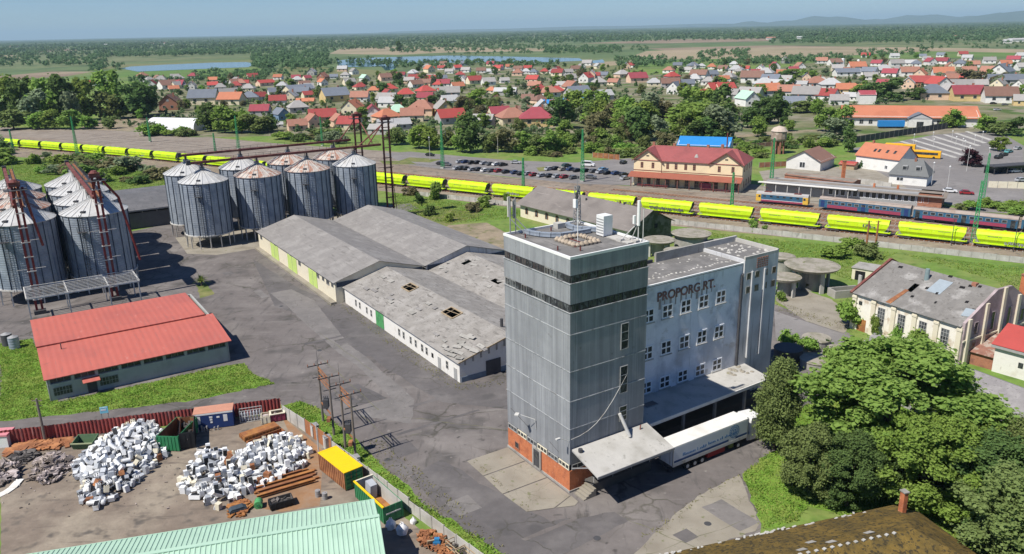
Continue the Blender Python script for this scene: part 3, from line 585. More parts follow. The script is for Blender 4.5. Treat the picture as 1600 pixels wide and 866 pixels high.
def lattice(m, c, z0, z1, w0, w1, n, t=.07):
    for i in range(n):
        f0, f1 = i / n, (i + 1) / n; za, zb = z0 + (z1 - z0) * f0, z0 + (z1 - z0) * f1; a, b = w0 + (w1 - w0) * f0, w0 + (w1 - w0) * f1
        A = [(c[0] + sx * a / 2, c[1] + sy * a / 2, za) for sx, sy in ((-1, -1), (1, -1), (1, 1), (-1, 1))]; B = [(c[0] + sx * b / 2, c[1] + sy * b / 2, zb) for sx, sy in ((-1, -1), (1, -1), (1, 1), (-1, 1))]
        for k in range(4): m.bar(A[k], B[k], t); m.bar(A[k], B[(k + 1) % 4], t * .7); m.bar(B[k], B[(k + 1) % 4], t * .7)
AM = gthing('antenna_mast', 'lattice antenna mast with dark aerials at the back edge of the tower roof', 'antenna mast', -12.6, 10.6, 29.5)
m = MB(); lattice(m, (-12.6, 10.6), 29.5, 34.6, .7, .5, 6, .08); m.obj('lattice', 'steel_grey', AM)
MB().box(-12.6, 9.9, 31.9, -12.0, 10.25, 33.0).obj('radio_box', 'white_paint', AM)
for z, dx, dy in ((32.2, -.5, 0), (33.3, .4, -.4), (34, -.3, .4)): MB().box(-12.6 + dx - .12, 10.6 + dy - .12, z - .5, -12.6 + dx + .12, 10.6 + dy + .12, z + .6).obj('aerial', 'steel_dark', AM)
m = MB(); m.tube((-12.6, 10.6, 34.5), (-12.6, 10.6, 36.2), .03); m.obj('lightning_rod', 'steel_grey', AM)
AM = gthing('antenna_mast', 'pair of pale panel antennas on poles at the near left corner of the tower roof', 'antenna mast', -13.2, .9, 29.5)
AM['label'] = 'pale panel antennas on two poles braced at the tower roof corner above the sheds'
m = MB()
for y in (.7, 1.5): m.tube((-13.3, y, 29.5), (-13.3, y, 34.2), .08)
m.tube((-13.3, .7, 32), (-13.3, 1.5, 32), .04); m.tube((-13.3, .7, 31.6), (-11.8, 2.2, 29.6), .06); m.tube((-13.3, 1.5, 31.6), (-12.2, 3.0, 29.6), .06); m.obj('pole', 'steel_grey', AM)
MB().box(-13.7, .55, 31.8, -13.42, .9, 34.3).obj('panel', 'concrete_pale', AM); MB().box(-13.7, 1.35, 31.5, -13.42, 1.65, 33.9).obj('panel', 'steel_grey', AM)
AM = gthing('antenna_mast', 'white tubular antenna post with braces beside the cabinet side edge of the tower roof', 'antenna mast', -1, 10.8, 29.5)
AM['label'] = 'thick white antenna tube with braces on the tower roof edge above the white wing'
m = MB(); m.tube((-1, 10.8, 29.5), (-1, 10.8, 34.4), .07); m.tube((-1, 10.8, 32), (-2.8, 9.6, 29.6), .06); m.tube((-1, 10.8, 32), (-2.6, 11.2, 29.6), .06); m.tube((-.5, 11.1, 29.5), (-.5, 11.1, 33.6), .05); m.obj('pole', 'steel_pale', AM)
m = MB(); m.cyl(-1, 10.8, 31.6, 34.6, .2, n=10); m.obj('tube_antenna', 'white_paint', AM); MB().box(-1.5, 10.3, 31.8, -1.2, 10.6, 32.8).obj('radio_box', 'white_paint', AM)
for p in ((-2.8, 9.6), (-1.2, 10.6), (-2.2, 10.9)): MB().box(p[0] - .4, p[1] - .3, 29.5, p[0] + .4, p[1] + .3, 29.85).obj('footing', 'concrete_pale', AM)
# ------------------------------------------------------------------ the lettered wing beside the tower
W = gthing('mill_wing', 'pale blue plastered mill wing with brown rooftop lettering and small white windows', 'building', -7.2, 11.7)
W['label'] = 'pale mill wing with brown wall lettering and rows of four pane windows'
MB().box(-15.3, 11.75, 0, -7.2, 36.7, 20.75).obj('wall', 'plaster_blue', W)
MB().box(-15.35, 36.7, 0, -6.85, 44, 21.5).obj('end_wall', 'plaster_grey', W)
MB().box(-15.3, 11.75, 20.75, -7.25, 36.7, 21.0).obj('roof', 'roof_bitumen', W)
MB().box(-14.9, 37.1, 21.5, -7.3, 43.6, 21.55).obj('end_roof', 'roof_bitumen', W)
m = MB(); m.box(-7.3, 11.75, 20.9, -7.05, 36.7, 21.12); m.obj('coping', 'white_paint', W)
m = MB(); m.box(-15.35, 27, 21.0, -15.0, 36.7, 22.4); m.obj('parapet', 'concrete', W)
m = MB(); m.box(-15.35, 11.75, 21.0, -15.05, 26.4, 21.5); m.obj('parapet', 'steel_dark', W)
m = MB()
for bx in ((-15.35, 36.75, 21.5, -15.0, 44, 22.4), (-15.0, 43.7, 21.5, -6.85, 44, 22.1), (-7.15, 36.75, 21.5, -6.85, 43.7, 21.95)): m.box(*bx)
m.obj('parapet', 'concrete_pale', W)
m = MB(); random.seed(9)
for k in range(34):
    y = 13 + 23 * k / 33 + .2 * rm(); x = -9.3 + .25 * math.sin(k) ; m.cyl(x, y, 21.0, 21.09, .16 + .1 * rm(), .06, 6)
for k in range(40): m.cyl(-14.6 + 6 * rm(), 13 + 23 * rm(), 21.0, 21.05 + .06 * rm(), .12 + .1 * rm(), .05, 5)
for k in range(36): m.cyl(-14.5 + 6.8 * rm(), 37.4 + 6 * rm(), 21.55, 21.65 + .1 * rm(), .15 + .2 * rm(), .05, 5)
m.obj('roof_debris', 'concrete_pale', W)['kind'] = 'stuff'
MB().box(-11.2, 16.2, 21.0, -10.2, 17.2, 21.85).obj('roof_vent', 'red_steel_dark', W)
for z0, z1 in ((15.75, 17.75), (10.35, 12.4), (5.25, 7.1)):
    for k in range(5):
        y0 = 17.6 + 3.47 * k; win_x(W, y0, y0 + 2.0, z0, z1, -7.2, 1, 'window_white', 'glass_dark' if (k + int(z0)) % 4 else 'glass_dusty', 2, 2, .2, d=.07)
        MB().box(-7.2, y0 - .1, z0 - .14, -7.02, y0 + 2.1, z0 - .01).obj('sill', 'concrete_pale', W)
for z0 in (18.4, 16.3):
    for k in range(4): win_x(W, 37.25 + 1.83 * k, 38.15 + 1.83 * k, z0, z0 + 1.05, -6.85, 1, 'concrete', 'glass_dark', 1, 1, .07)
m = MB()
for i in range(7):
    for j in range(5): m.box(-6.86, 39.3 + i * .36, 19.9 + j * .33, -6.8, 39.52 + i * .36, 20.12 + j * .33)
m.obj('brick_lattice', 'brick_old', W)
MB().box(-6.84, 40.9, 6, -6.6, 41.2, 19.6).obj('pilaster', 'plaster_grey', W); MB().box(-6.84, 38.2, 6, -6.6, 38.5, 19.6).obj('pilaster', 'plaster_grey', W)
m = MB(); m.tube((-7.0, 36.45, 5), (-7.0, 36.45, 19.2), .16); m.tube((-7.0, 36.45, 19.2), (-7.0, 36.9, 19.6), .12); m.obj('downpipe', 'steel_dark', W)
me = text_mesh('PROPORG RT.', 1.78, .04); vs = [v.co.copy() for v in me.vertices]; x0 = min(v.x for v in vs); x1 = max(v.x for v in vs)
for v in me.vertices: v.co = Vector((-7.14 + v.co.z - OFF[W.name][0], 20.1 + (v.co.x - x0) * 11.0 / (x1 - x0) - OFF[W.name][1], 18.5 + v.co.y))
me.materials.append(pm('letter_brown', (.20, .11, .095), .3, 1)); me.name = 'lettering'
o = bpy.data.objects.new('lettering', me); COL.objects.link(o); o.parent = W
m = MB(); random.seed(2)
for k in range(11):
    y = 20.4 + k * 1.0; m.box(-7.2, y, 17.9 - .7 * rm(), -7.185, y + .16 + .3 * rm(), 18.7)
m.obj('rust_stain', pm('letter_stain', (.33, .30, .29), .2, 2), W)
# long canopy over the loading dock
m = MB(); m.slab([(-7.15, 11.8, 5.05), (-.5, 11.8, 5.0), (-1.1, 37.2, 5.0), (-7.15, 38.2, 5.05)], .28); m.obj('canopy', 'concrete_pale', W)
m = MB(); m.bar((-.45, 11.8, 4.86), (-1.05, 37.2, 4.86), .12, .45); m.obj('canopy_edge', 'plaster_white', W)
for y in (14, 20, 26, 32, 36.5): MB().box(-1.6, y, 0, -1.25, y + .35, 4.75).obj('canopy_post', 'concrete', W)
MB().box(-7.18, 11.8, 0, -3.4, 38, 1.2).obj('loading_dock', 'dock_shaded', W)
m = MB(); m.box(-5.4, 16, 5.06, -4.1, 18.2, 5.10); m.obj('canopy_hatch', 'frame_grey', W); MB().box(-5.28, 16.12, 5.10, -4.22, 18.08, 5.115).obj('canopy_hatch_cover', 'roof_dark_bitumen', W)
m = MB(); random.seed(12)
for k in range(14): m.cyl(-6.6 + 2.5 * rm(), 33.5 + 3.4 * rm(), 5.05, 5.15 + .2 * rm(), .2 + .3 * rm(), .1, 6)
m.obj('canopy_litter', 'slab_concrete', W)['kind'] = 'stuff'
# ------------------------------------------------------------------ warehouses with fibre cement roofs
def slope(m, x0, x1, y0, z0, y1, z1, holes=(), t=.07):
    """roof plane with real openings: holes = (xa, xb, va, vb), v from 0 at y0 to 1 at y1"""
    xs = sorted({x0, x1, *[h[0] for h in holes], *[h[1] for h in holes]}); vv = sorted({0., 1., *[h[2] for h in holes], *[h[3] for h in holes]})
    P = lambda x, v, d=0: (x, y0 + (y1 - y0) * v, z0 + (z1 - z0) * v - d)
    fl = (y1 - y0) < 0
    for xa, xb in zip(xs, xs[1:]):
        for va, vb in zip(vv, vv[1:]):
            xm, vm_ = (xa + xb) / 2, (va + vb) / 2
            if any(h[0] < xm < h[1] and h[2] < vm_ < h[3] for h in holes): continue
            q = [P(xa, va), P(xb, va), P(xb, vb), P(xa, vb)]; q2 = [P(xa, va, t), P(xb, va, t), P(xb, vb, t), P(xa, vb, t)]
            if fl: q, q2 = q[::-1], q2[::-1]
            m.poly(*q); m.poly(*q2[::-1])
    for xa in (x0, x1): m.poly(P(xa, 0), P(xa, 1), P(xa, 1, t), P(xa, 0, t))
    m.poly(P(x0, 0), P(x1, 0), P(x1, 0, t), P(x0, 0, t)); return m
def gable_shell(t_, x0, x1, y0, y1, ze, zr, yr=None, wall='plaster_cream', roof='roof_fibre', ov=.45, gx=.3, holes=(), name='wall'):
    yr = (y0 + y1) / 2 if yr is None else yr; th = .3; m = MB()
    m.box(x0, y0, 0, x1, y0 + th, ze); m.box(x0, y1 - th, 0, x1, y1, ze)
    for xa in (x0, x1 - th): m.xprism([(y0 + th, 0), (y1 - th, 0), (y1 - th, ze), (yr, zr - .05), (y0 + th, ze)], xa, xa + th)
    m.obj(name, wall, t_)
    s1 = (zr - ze) / (yr - y0); s2 = (zr - ze) / (y1 - yr); m = MB()
    slope(m, x0 - gx, x1 + gx, y0 - ov, ze + .1 - ov * s1, yr, zr + .1, holes); slope(m, x0 - gx, x1 + gx, y1 + ov, ze + .1 - ov * s2, yr, zr + .1)
    return m.obj('roof', roof, t_)
S1 = gthing('storage_shed', 'long grey gabled shed with light green doors facing the open yard', 'warehouse', -112, 13)
gable_shell(S1, -139.4, -84.4, 2.9, 23.1, 4.75, 7.6, 13.0, 'plaster_cream')
for i, (xa, xb) in enumerate(((425, 437), (452, 466), (485, 498))):
    a0 = onB(xa, 400 + i * 25, 2.9)[0]; a1 = onB(xb, 412 + i * 25, 2.9)[0]; d_ = MB().box(a0, 2.82, .15, a1, 2.9, 4.0); d_ = d_.obj('sliding_door', pm('door_lime', (.48, .62, .18), .1, 1, streak=((.36, .46, .16), (4, 1, .2), .58, .7)) if i == 0 else 'door_lime', S1)
    MB().box((a0 + a1) / 2 - .04, 2.79, .2, (a0 + a1) / 2 + .04, 2.82, 3.95).obj('door_rail', 'frame_grey', S1)
random.seed(8)
for k in range(9):
    a0 = -137.5 + k * 6.0
    if all(abs(a0 + .8 - c) > 3.2 for c in (-129.5, -116, -99)): win_y(S1, a0, a0 + 1.7, 3.1, 4.2, 2.9, -1, 'frame_grey', 'glass_dark', 3, 1, .07)
for a0 in (-95.5, -92.0, -89.0, -86.6): win_y(S1, a0, a0 + 1.3, 3.3, 4.3, 2.9, -1, 'frame_grey', 'glass_dark', 2, 1, .07)
MB().box(-139.4, 1.7, 0, -84.4, 2.88, .5).obj('loading_kerb', 'slab_concrete', S1)
MB().box(-84.35, 3.2, 3.6, -84.3, 23, 4.6).obj('fascia', 'rib_dark', S1)
S2 = gthing('storage_shed', 'grey gabled shed alongside the steel silos, weathered ridge sheets', 'warehouse', -112, 34)
S2['label'] = 'grey gabled shed nearest the foot of the tall red elevator towers'
gable_shell(S2, -139.4, -84.4, 24.1, 44.6, 4.75, 7.5, 34.3, 'plaster_grey')
MB().box(-84.35, 24.3, 3.6, -84.3, 44.4, 4.6).obj('fascia', 'rib_dark', S2)
h1 = [onB(x, y, 10)[0] for x, y in ((640, 450), (700, 478))]
S3 = gthing('storage_shed', 'white walled shed with a holed grey roof and narrow window slits', 'warehouse', -60, 14)
S3['label'] = 'long white walled shed with two framed holes in its damaged grey roof'
HOL = [(-70.8, -67.4, .72, .92), (-53.4, -49.4, .68, .89)]
gable_shell(S3, -84.0, -35.4, 4.7, 24.4, 3.5, 6.1, 14.5, 'plaster_white', 'roof_fibre_old', .4, .25, HOL)
for xa, xb, va, vb in HOL:
    P = lambda x, v: (x, 4.3 + (14.5 - 4.3) * v, 3.5 + .1 - .1 + (6.2 - 3.5) * v + .10)
    m = MB(); c = [P(xa, va), P(xb, va), P(xb, vb), P(xa, vb)]
    for p, q in zip(c, c[1:] + c[:1]): m.bar(p, q, .22, .16)
    m.bar(P((xa * 2 + xb) / 3, va), P((xa * 2 + xb) / 3, vb), .08); m.bar(P(xa, va + .1), P(xb, vb - .06), .08); m.obj('roof_opening_frame', 'timber', S3)
random.seed(14)
m = MB(); m2 = MB()
for k in range(22):
    x = -82 + 46 * rm(); v = .12 + .8 * rm(); L_ = .8 + 1.8 * rm(); wd = .5 + .5 * rm()
    if any(h[0] - 2 < x < h[1] + 2 and h[2] - .15 < v < h[3] + .15 for h in HOL): continue
    z = lambda vv: 3.49 + (6.2 - 3.5) * vv + .115 + .02 * (k % 3); y = lambda vv: 4.3 + 10.2 * vv
    dv = wd / 10.4; (m if k % 2 else m2).slab([(x, y(v), z(v)), (x + L_, y(v), z(v) + .05), (x + L_, y(v + dv), z(v + dv) + .03), (x, y(v + dv), z(v + dv))], .03)
m.obj('loose_sheet', 'roof_fibre', S3)['kind'] = 'stuff'; m2.obj('loose_sheet', 'concrete', S3)['kind'] = 'stuff'
m = MB()
for k in range(16):
    x = -42 + 6.2 * rm(); v = .05 + .5 * rm(); a_ = rm() * .6
    c = Vector((x, 4.3 + 10.2 * v, 3.75 + 2.7 * v)); m.obox(c, (1.2 + rm(), .7, .04), Matrix.Rotation(a_, 3, 'Z') @ Matrix.Rotation(.25 + .3 * (rm() - .5), 3, 'X') @ Matrix.Rotation(.3 * (rm() - .5), 3, 'Y'))
m.obj('broken_sheet', 'concrete', S3)['kind'] = 'stuff'
m = MB(); m.bar((-35.1, 4.4, 3.55), (-35.1, 14.5, 6.15), .1, .22); m.obj('verge_board', 'timber', S3)
for i, (x, y) in enumerate(((556, 468), (562, 472), (573, 480), (580, 485), (624, 519), (631, 524), (642, 532), (650, 538), (660, 545), (667, 550), (699, 573))):
    a, z = onB(x, y, 4.7); win_y(S3, a - .4, a + .4, 1.0, 2.4, 4.7, -1, 'concrete_pale', 'glass_dusty' if i < 10 else 'glass_dark', 1, 2, .08)
a0, a1 = onB(588, 498, 4.7)[0], onB(600, 505, 4.7)[0]; MB().box(a0, 4.62, .1, a1, 4.7, 3.1).obj('sliding_door', 'green_paint_light', S3)
for x, y in ((687, 568), (712, 583)): a, z = onB(x, y, 4.7); MB().box(a - .5, 4.63, .1, a + .5, 4.7, 2.1).obj('door', 'frame_grey', S3)
a, z = onB(676, 557, 4.7); MB().box(a - .35, 4.66, 1.2, a + .35, 4.7, 2.0).obj('wall_opening', 'void', S3)
MB().box(-35.39, 5.0, 0, -35.33, 24, .9).obj('painted_dado', pm('dado_blue', (.16, .21, .27), .12, 1), S3)
for y0, y1 in ((9.6, 12.4), (15.8, 17.4)): MB().box(-35.4, y0, 0, -35.3, y1, 2.6).obj('gate', 'steel_dark', S3)
m = MB()
for k in range(6): m.box(-35.4, 5.6 + 1.5 * k, 2.9 + .3 * k, -35.27, 5.85 + 1.5 * k, 4.0 + .36 * k)
m.obj('gable_batten', 'concrete', S3)
m = MB(); m.cyl(-39.6, 15.4, 6.0, 7.4, .28, n=8); m.obj('chimney', 'steel_dark', S3)
S4 = gthing('storage_shed', 'ruined grey shed with patchy broken roof sheets half hidden by the tower', 'warehouse', -60, 34)
gable_shell(S4, -84.0, -35.4, 24.5, 44.3, 3.5, 6.0, 34.4, 'plaster_grey', 'roof_fibre_old', .3, .25, [(-80, -78.5, .6, .8), (-66, -63, .5, .62)])
m = MB(); random.seed(21)
for k in range(30):
    x = -83 + 40 * rm(); v = .2 + .75 * rm(); y = 24.2 + 10.2 * v; z = 3.62 + 2.5 * v; m.obox((x, y, z + .06), (.8 + 1.6 * rm(), .5 + .5 * rm(), .04), Matrix.Rotation(rm() * 2, 3, 'Z') @ Matrix.Rotation(.25, 3, 'X'))
m.obj('loose_sheet', 'concrete', S4)['kind'] = 'stuff'
# ------------------------------------------------------------------ red roofed workshop
RB = gthing('workshop', 'low workshop under a broad salmon red sheet metal roof', 'workshop', -66.6, -37)
m = MB(); y0, y1 = -50.9, -23.4
m.box(-66.9, y0, 0, -66.5, y1, 2.75); m.box(-94.5, y0, 0, -94.1, y1, 4.7)
for y in (y0, y1 - .3): m.yprism([(-66.9, 0), (-66.9, 3.75), (-78.5, 5.0), (-94.1, 4.7), (-94.1, 0)], y, y + .3)
for k in range(9): yy = y0 + .0 + (y1 - y0 - .45) * k / 8; m.box(-66.9, yy + .005, 2.75, -66.52, yy + .45, 3.8)
m.obj('wall', pm('workshop_wall', (.40, .415, .395), .08, .5, c2=(.34, .35, .33), s2=.4, th=(.5, .66)), RB)
for k in range(8):
    ya = y0 + .47 + (y1 - y0 - .45) * k / 8; yb = ya + (y1 - y0 - .45) / 8 - .5; win_x(RB, ya, yb, 2.78, 3.75, -66.8, 1, 'steel_grey', 'glass_dark', 3, 1, .05)
m = MB(); m.add([(-66.0, y0 - .3, 3.85), (-66.0, y1 + .5, 3.85), (-78.6, y1 + .5, 5.15), (-78.6, y0 - .3, 5.15), (-66.0, y0 - .3, 3.72), (-66.0, y1 + .5, 3.72), (-78.6, y1 + .5, 5.02), (-78.6, y0 - .3, 5.02)], [(0, 1, 2, 3), (7, 6, 5, 4), (0, 4, 5, 1), (1, 5, 6, 2), (2, 6, 7, 3), (3, 7, 4, 0)])
m.obj('roof', 'roof_red_metal', RB)
m = MB(); m.add([(-78.2, y0 - .4, 5.38), (-78.2, y1 - .9, 5.38), (-95.2, y1 - .9, 5.0), (-95.2, y0 - .4, 5.0), (-78.2, y0 - .4, 5.2), (-78.2, y1 - .9, 5.2), (-95.2, y1 - .9, 4.86), (-95.2, y0 - .4, 4.86)], [(0, 1, 2, 3), (7, 6, 5, 4), (0, 4, 5, 1), (1, 5, 6, 2), (2, 6, 7, 3), (3, 7, 4, 0)])
m.obj('rear_roof', 'roof_red_metal', RB)
MB().cyl(-76, -47.8, 4.9, 5.9, .09, n=6).obj('flue', 'steel_dark', RB)
for xa, xb in ((83, 112), (158, 187)):
    ya, yb = onA(xa, 610, -66.5)[0], onA(xb, 600, -66.5)[0]; win_x(RB, ya, yb, .7, 2.1, -66.5, 1, 'steel_grey', 'glass_dark', 6, 2, .06)
ya, yb = onA(137, 605, -66.5)[0], onA(152, 602, -66.5)[0]; MB().box(-66.5, ya, 0, -66.42, yb, 2.1).obj('door', 'steel_dark', RB)
m = MB(); m.slab([(-65.0, ya - .6, 2.35), (-65.0, yb + .5, 2.35), (-66.49, yb + .5, 2.62), (-66.49, ya - .6, 2.62)], .1); m.obj('door_hood', 'roof_red_metal', RB)
[MB().tube((-66.4, y, 0), (-66.4, y, 3.7), .06).obj('downpipe', 'steel_grey', RB) for y in (y1 - .15, y0 + .1)]
# long dark shed behind the silos
LS = gthing('long_shed', 'long dark grey shed with a low roof behind the left silo group', 'warehouse', -200, -14)
LS['label'] = 'long dark roofed shed standing at the meadow edge between the two silo groups'
MB().box(-222, -60, 0, -185, -2, 4.6).obj('wall', pm('shed_wall_dark', (.15, .15, .155), .15, .6), LS)
m = MB(); m.add([(-184.2, -61, 5.6), (-184.2, -1.2, 5.6), (-203, -1.2, 7.4), (-203, -61, 7.4), (-223, -1.2, 5.6), (-223, -61, 5.6)], [(0, 1, 2, 3), (3, 2, 4, 5)]); m.add([(-184.2, -61, 5.5), (-184.2, -1.2, 5.5), (-203, -1.2, 7.3), (-203, -61, 7.3), (-223, -1.2, 5.5), (-223, -61, 5.5)], [(3, 2, 1, 0), (5, 4, 2, 3)]); m.obj('roof', 'roof_dark_bitumen', LS)
m = MB(); m.box(-184.4, -60.5, 5.2, -184.2, -1.4, 5.58); m.obj('fascia', 'steel_grey', LS)
m = MB(); m.yprism([(-185, 4.6), (-203, 7.2), (-222, 5.5), (-222, 4.6)], -2.3, -2.0); m.obj('gable_wall', 'shed_wall_dark', LS)
for k in range(14): MB().box(-185, -58 + 4 * k, 4.6, -184.8, -57.7 + 4 * k, 5.5).obj('post', 'steel_grey', LS)
# ------------------------------------------------------------------ grain silos
def silo(a, b, r, label, rust=False, ladder=-2.2, zl=3.6, ze=17.3, zt=20.6, group='steel grain silos on legs'):
    t = gthing('grain_silo', label, 'silo', a, b, 0, group)
    m = MB(); m.cyl(a, b, zl, ze, r, n=40, cap=False); m.obj('shell', 'galv', t, True)
    m = MB()
    for k in range(20):
        an = 2 * math.pi * k / 20; x, y = a + (r + .03) * math.cos(an), b + (r + .03) * math.sin(an); m.bar((x, y, zl), (x, y, ze), .24, .16)
    m.obj('stiffener', 'rib_dark', t)
    m = MB()
    m.cyl(a, b, zl - .25, zl + .05, r + .22, n=40); m.cyl(a, b, ze - .06, ze + .06, r + .14, n=40); m.obj('ring_beam', 'steel_pale', t)
    m = MB(); m.cyl(a, b, 1.2, zl - .2, .5, r, n=24); m.obj('hopper', 'galv', t)
    for k in range(14):
        an = 2 * math.pi * (k + .5) / 14; MB().bar((a + r * math.cos(an), b + r * math.sin(an), 0), (a + r * math.cos(an), b + r * math.sin(an), zl - .2), .24).obj('support_leg', 'steel_pale', t)
    # ribbed cone roof: raised seams on every gore
    n = 24; vs = [(a, b, zt)]; fs = []
    for i in range(n):
        an = 2 * math.pi * i / n; rr = r + .25; vs.append((a + rr * math.cos(an), b + rr * math.sin(an), ze + .08))
    for i in range(n): fs.append((0, 1 + i, 1 + (i + 1) % n))
    m = MB(); m.add(vs, fs); m.obj('roof', 'galv_rust' if rust else 'galv_roof', t)
    m = MB()
    for i in range(n):
        an = 2 * math.pi * i / n; m.bar((a + .6 * math.cos(an), b + .6 * math.sin(an), zt - .25), (a + (r + .25) * math.cos(an), b + (r + .25) * math.sin(an), ze + .14), .09, .12)
    m.obj('roof_rib', 'galv_roof' if not rust else 'steel_pale', t)
    MB().cyl(a, b, zt - .4, zt + .45, .75, n=12).obj('roof_cap', 'steel_grey', t)
    m = MB(); x, y = a + r * .8 * math.cos(ladder), b + r * .8 * math.sin(ladder); m.obox((x, y, ze + .85), (.9, .9, .3), Matrix.Rotation(ladder, 3, 'Z')); m.obj('roof_hatch', 'steel_dark', t)
    # caged ladder with a landing
    m = MB(); cx, cy = math.cos(ladder), math.sin(ladder); tx, ty = -cy, cx
    for s in (-.25, .25): m.bar((a + (r + .25) * cx + s * tx, b + (r + .25) * cy + s * ty, 2), (a + (r + .25) * cx + s * tx, b + (r + .25) * cy + s * ty, ze + .6), .06)
    for k in range(28):
        z = zl + .5 + k * .48; m.bar((a + (r + .25) * cx - .25 * tx, b + (r + .25) * cy - .25 * ty, z), (a + (r + .25) * cx + .25 * tx, b + (r + .25) * cy + .25 * ty, z), .04)
    for s in (-.4, 0, .4): m.bar((a + (r + .9) * cx + s * tx, b + (r + .9) * cy + s * ty, zl + 2), (a + (r + .9) * cx + s * tx, b + (r + .9) * cy + s * ty, ze + .6), .04)
    for k in range(10):
        z = zl + 2.2 + k * 1.2
        for s in (-1, 1): m.bar((a + (r + .25) * cx + s * .4 * tx, b + (r + .25) * cy + s * .4 * ty, z), (a + (r + .9) * cx + s * .4 * tx, b + (r + .9) * cy + s * .4 * ty, z), .04)
        m.bar((a + (r + .9) * cx - .4 * tx, b + (r + .9) * cy - .4 * ty, z), (a + (r + .9) * cx + .4 * tx, b + (r + .9) * cy + .4 * ty, z), .04)
    m.obj('ladder', 'steel_dark', t)
    m = MB(); z = ze - 3.2; m.box(a - .8 + (r + .8) * cx, b - .8 + (r + .8) * cy, z, a + .8 + (r + .8) * cx, b + .8 + (r + .8) * cy, z + .08)
    for sx in (-.8, .8):
        for sy in (-.8, .8): m.bar((a + sx + (r + .8) * cx, b + sy + (r + .8) * cy, z), (a + sx + (r + .8) * cx, b + sy + (r + .8) * cy, z + 1.1), .05)
    for q in (.55, 1.1):
        m.bar((a - .8 + (r + .8) * cx, b - .8 + (r + .8) * cy, z + q), (a + .8 + (r + .8) * cx, b - .8 + (r + .8) * cy, z + q), .05); m.bar((a + .8 + (r + .8) * cx, b - .8 + (r + .8) * cy, z + q), (a + .8 + (r + .8) * cx, b + .8 + (r + .8) * cy, z + q), .05)
    m.obj('landing', 'steel_dark', t)
    return t
RS = [(-6.2, 'bright roofed silo at the open end of the front conveyor row', False), (8.2, 'rust streaked silo standing second in the row under the conveyor', True),
      (22.2, 'rusty roofed silo between the rust streaked silo and the elevator end', True), (36.4, 'pale roofed silo beside the tall red elevator towers', False)]
for b, l, ru in RS: silo(-153, b, 6.1, l, ru, -.45)
RS2 = [(-6.8, 'bright silo of the rear row peeping past the end silo', False), (8.2, 'rear row silo hidden behind the rust streaked silo', False), (22.2, 'rear row silo with a rusty cone behind two front silos', True), (36.4, 'rear row silo with a pale rusty cone under the far conveyor end', True)]
for b, l, ru in RS2: silo(-169.5, b, 6.1, l, ru, -.45)
for ci, b in enumerate((-35.0, -49.4)):
    for k in range(4):
        where = ['heading its column', 'second in its column', 'third in its column', 'last in its column'][k]
        silo(-129 - 14.3 * k, b, 6.75, ('ribbed white roofed silo ' if ci == 0 else 'rust stained white roofed silo ') + where + (' nearer the dark shed' if ci == 0 else ' at the picture edge'), ci == 1 and k in (1, 2), -.5, zt=20.4)
# ------------------------------------------------------------------ conveyors over the silos
def conveyor(label, p, q, axis, feet=(), mat='red_steel_dark'):
    """enclosed chain conveyor on a trussed walkway from p to q (grid coordinates)"""
    t = gthing('conveyor_bridge', label, 'conveyor', p[0], p[1], 0, None); p, q = Vector(p), Vector(q); d = (q - p).normalized(); s = Vector((-d.y, d.x, 0)); L_ = (q - p).length
    m = MB(); m.bar(p + Vector((0, 0, .25)), q + Vector((0, 0, .25)), .7, .6); m.obj('conveyor_trough', mat, t)
    m = MB()
    for o_ in (.9, 1.7): m.bar(p + s * o_, q + s * o_, .14, .3)
    n = int(L_ / 2)
    for k in range(n + 1):
        c = p + d * (L_ * k / n); m.bar(c + s * .9, c + s * 1.7, .08); m.bar(c + s * 1.7, c + s * 1.7 + Vector((0, 0, 1.1)), .06); m.bar(c + s * .9, c + s * .35, .06)
    for z in (.55, 1.1): m.bar(p + s * 1.7 + Vector((0, 0, z)), q + s * 1.7 + Vector((0, 0, z)), .05)
    m.obj('walkway', 'steel_dark', t)
    m = MB(); m.slab([p + s * .9, q + s * .9, q + s * 1.7, p + s * 1.7], .05); m.obj('walkway_grating', 'rust', t)
    m = MB()
    for f in feet:
        c = p + d * f
        for o_ in (-.4, 1.6): m.bar(c + s * o_, c + s * o_ + Vector((0, 0, -c.z + 19.6)), .12)
        m.tube(c, c + Vector((0, 0, -c.z + 20.8)), .25)
    m.obj('trestle', 'steel_dark', t)
    m = MB(); m.box(p.x - .5, p.y - .5, p.z - .2, p.x + .5, p.y + .5, p.z + 1.0); m.obj('drive_head', 'steel_dark', t); return t
conveyor('long dark red conveyor over the front silo row, ending at the nearer elevator', (-152.2, -9.5, 22.0), (-152.2, 44.8, 22.0), 'b', (3.3, 17.7, 31.7, 45.9))
conveyor('long dark red conveyor over the rear silo row beyond the front one', (-168.7, -8.5, 22.0), (-168.7, 42, 22.0), 'b', (1.7, 16.7, 30.7, 44.9))
conveyor('rusty conveyor along the ridge of the silos next to the dark shed', (-174.5, -35.6, 22.0), (-116.5, -35.6, 22.0), 'a', (2.6, 16.9, 31.2, 45.5))
conveyor('rusty conveyor along the silos at the picture edge', (-174.5, -49.9, 22.0), (-116.5, -49.9, 22.0), 'a', (2.6, 16.9, 31.2, 45.5))
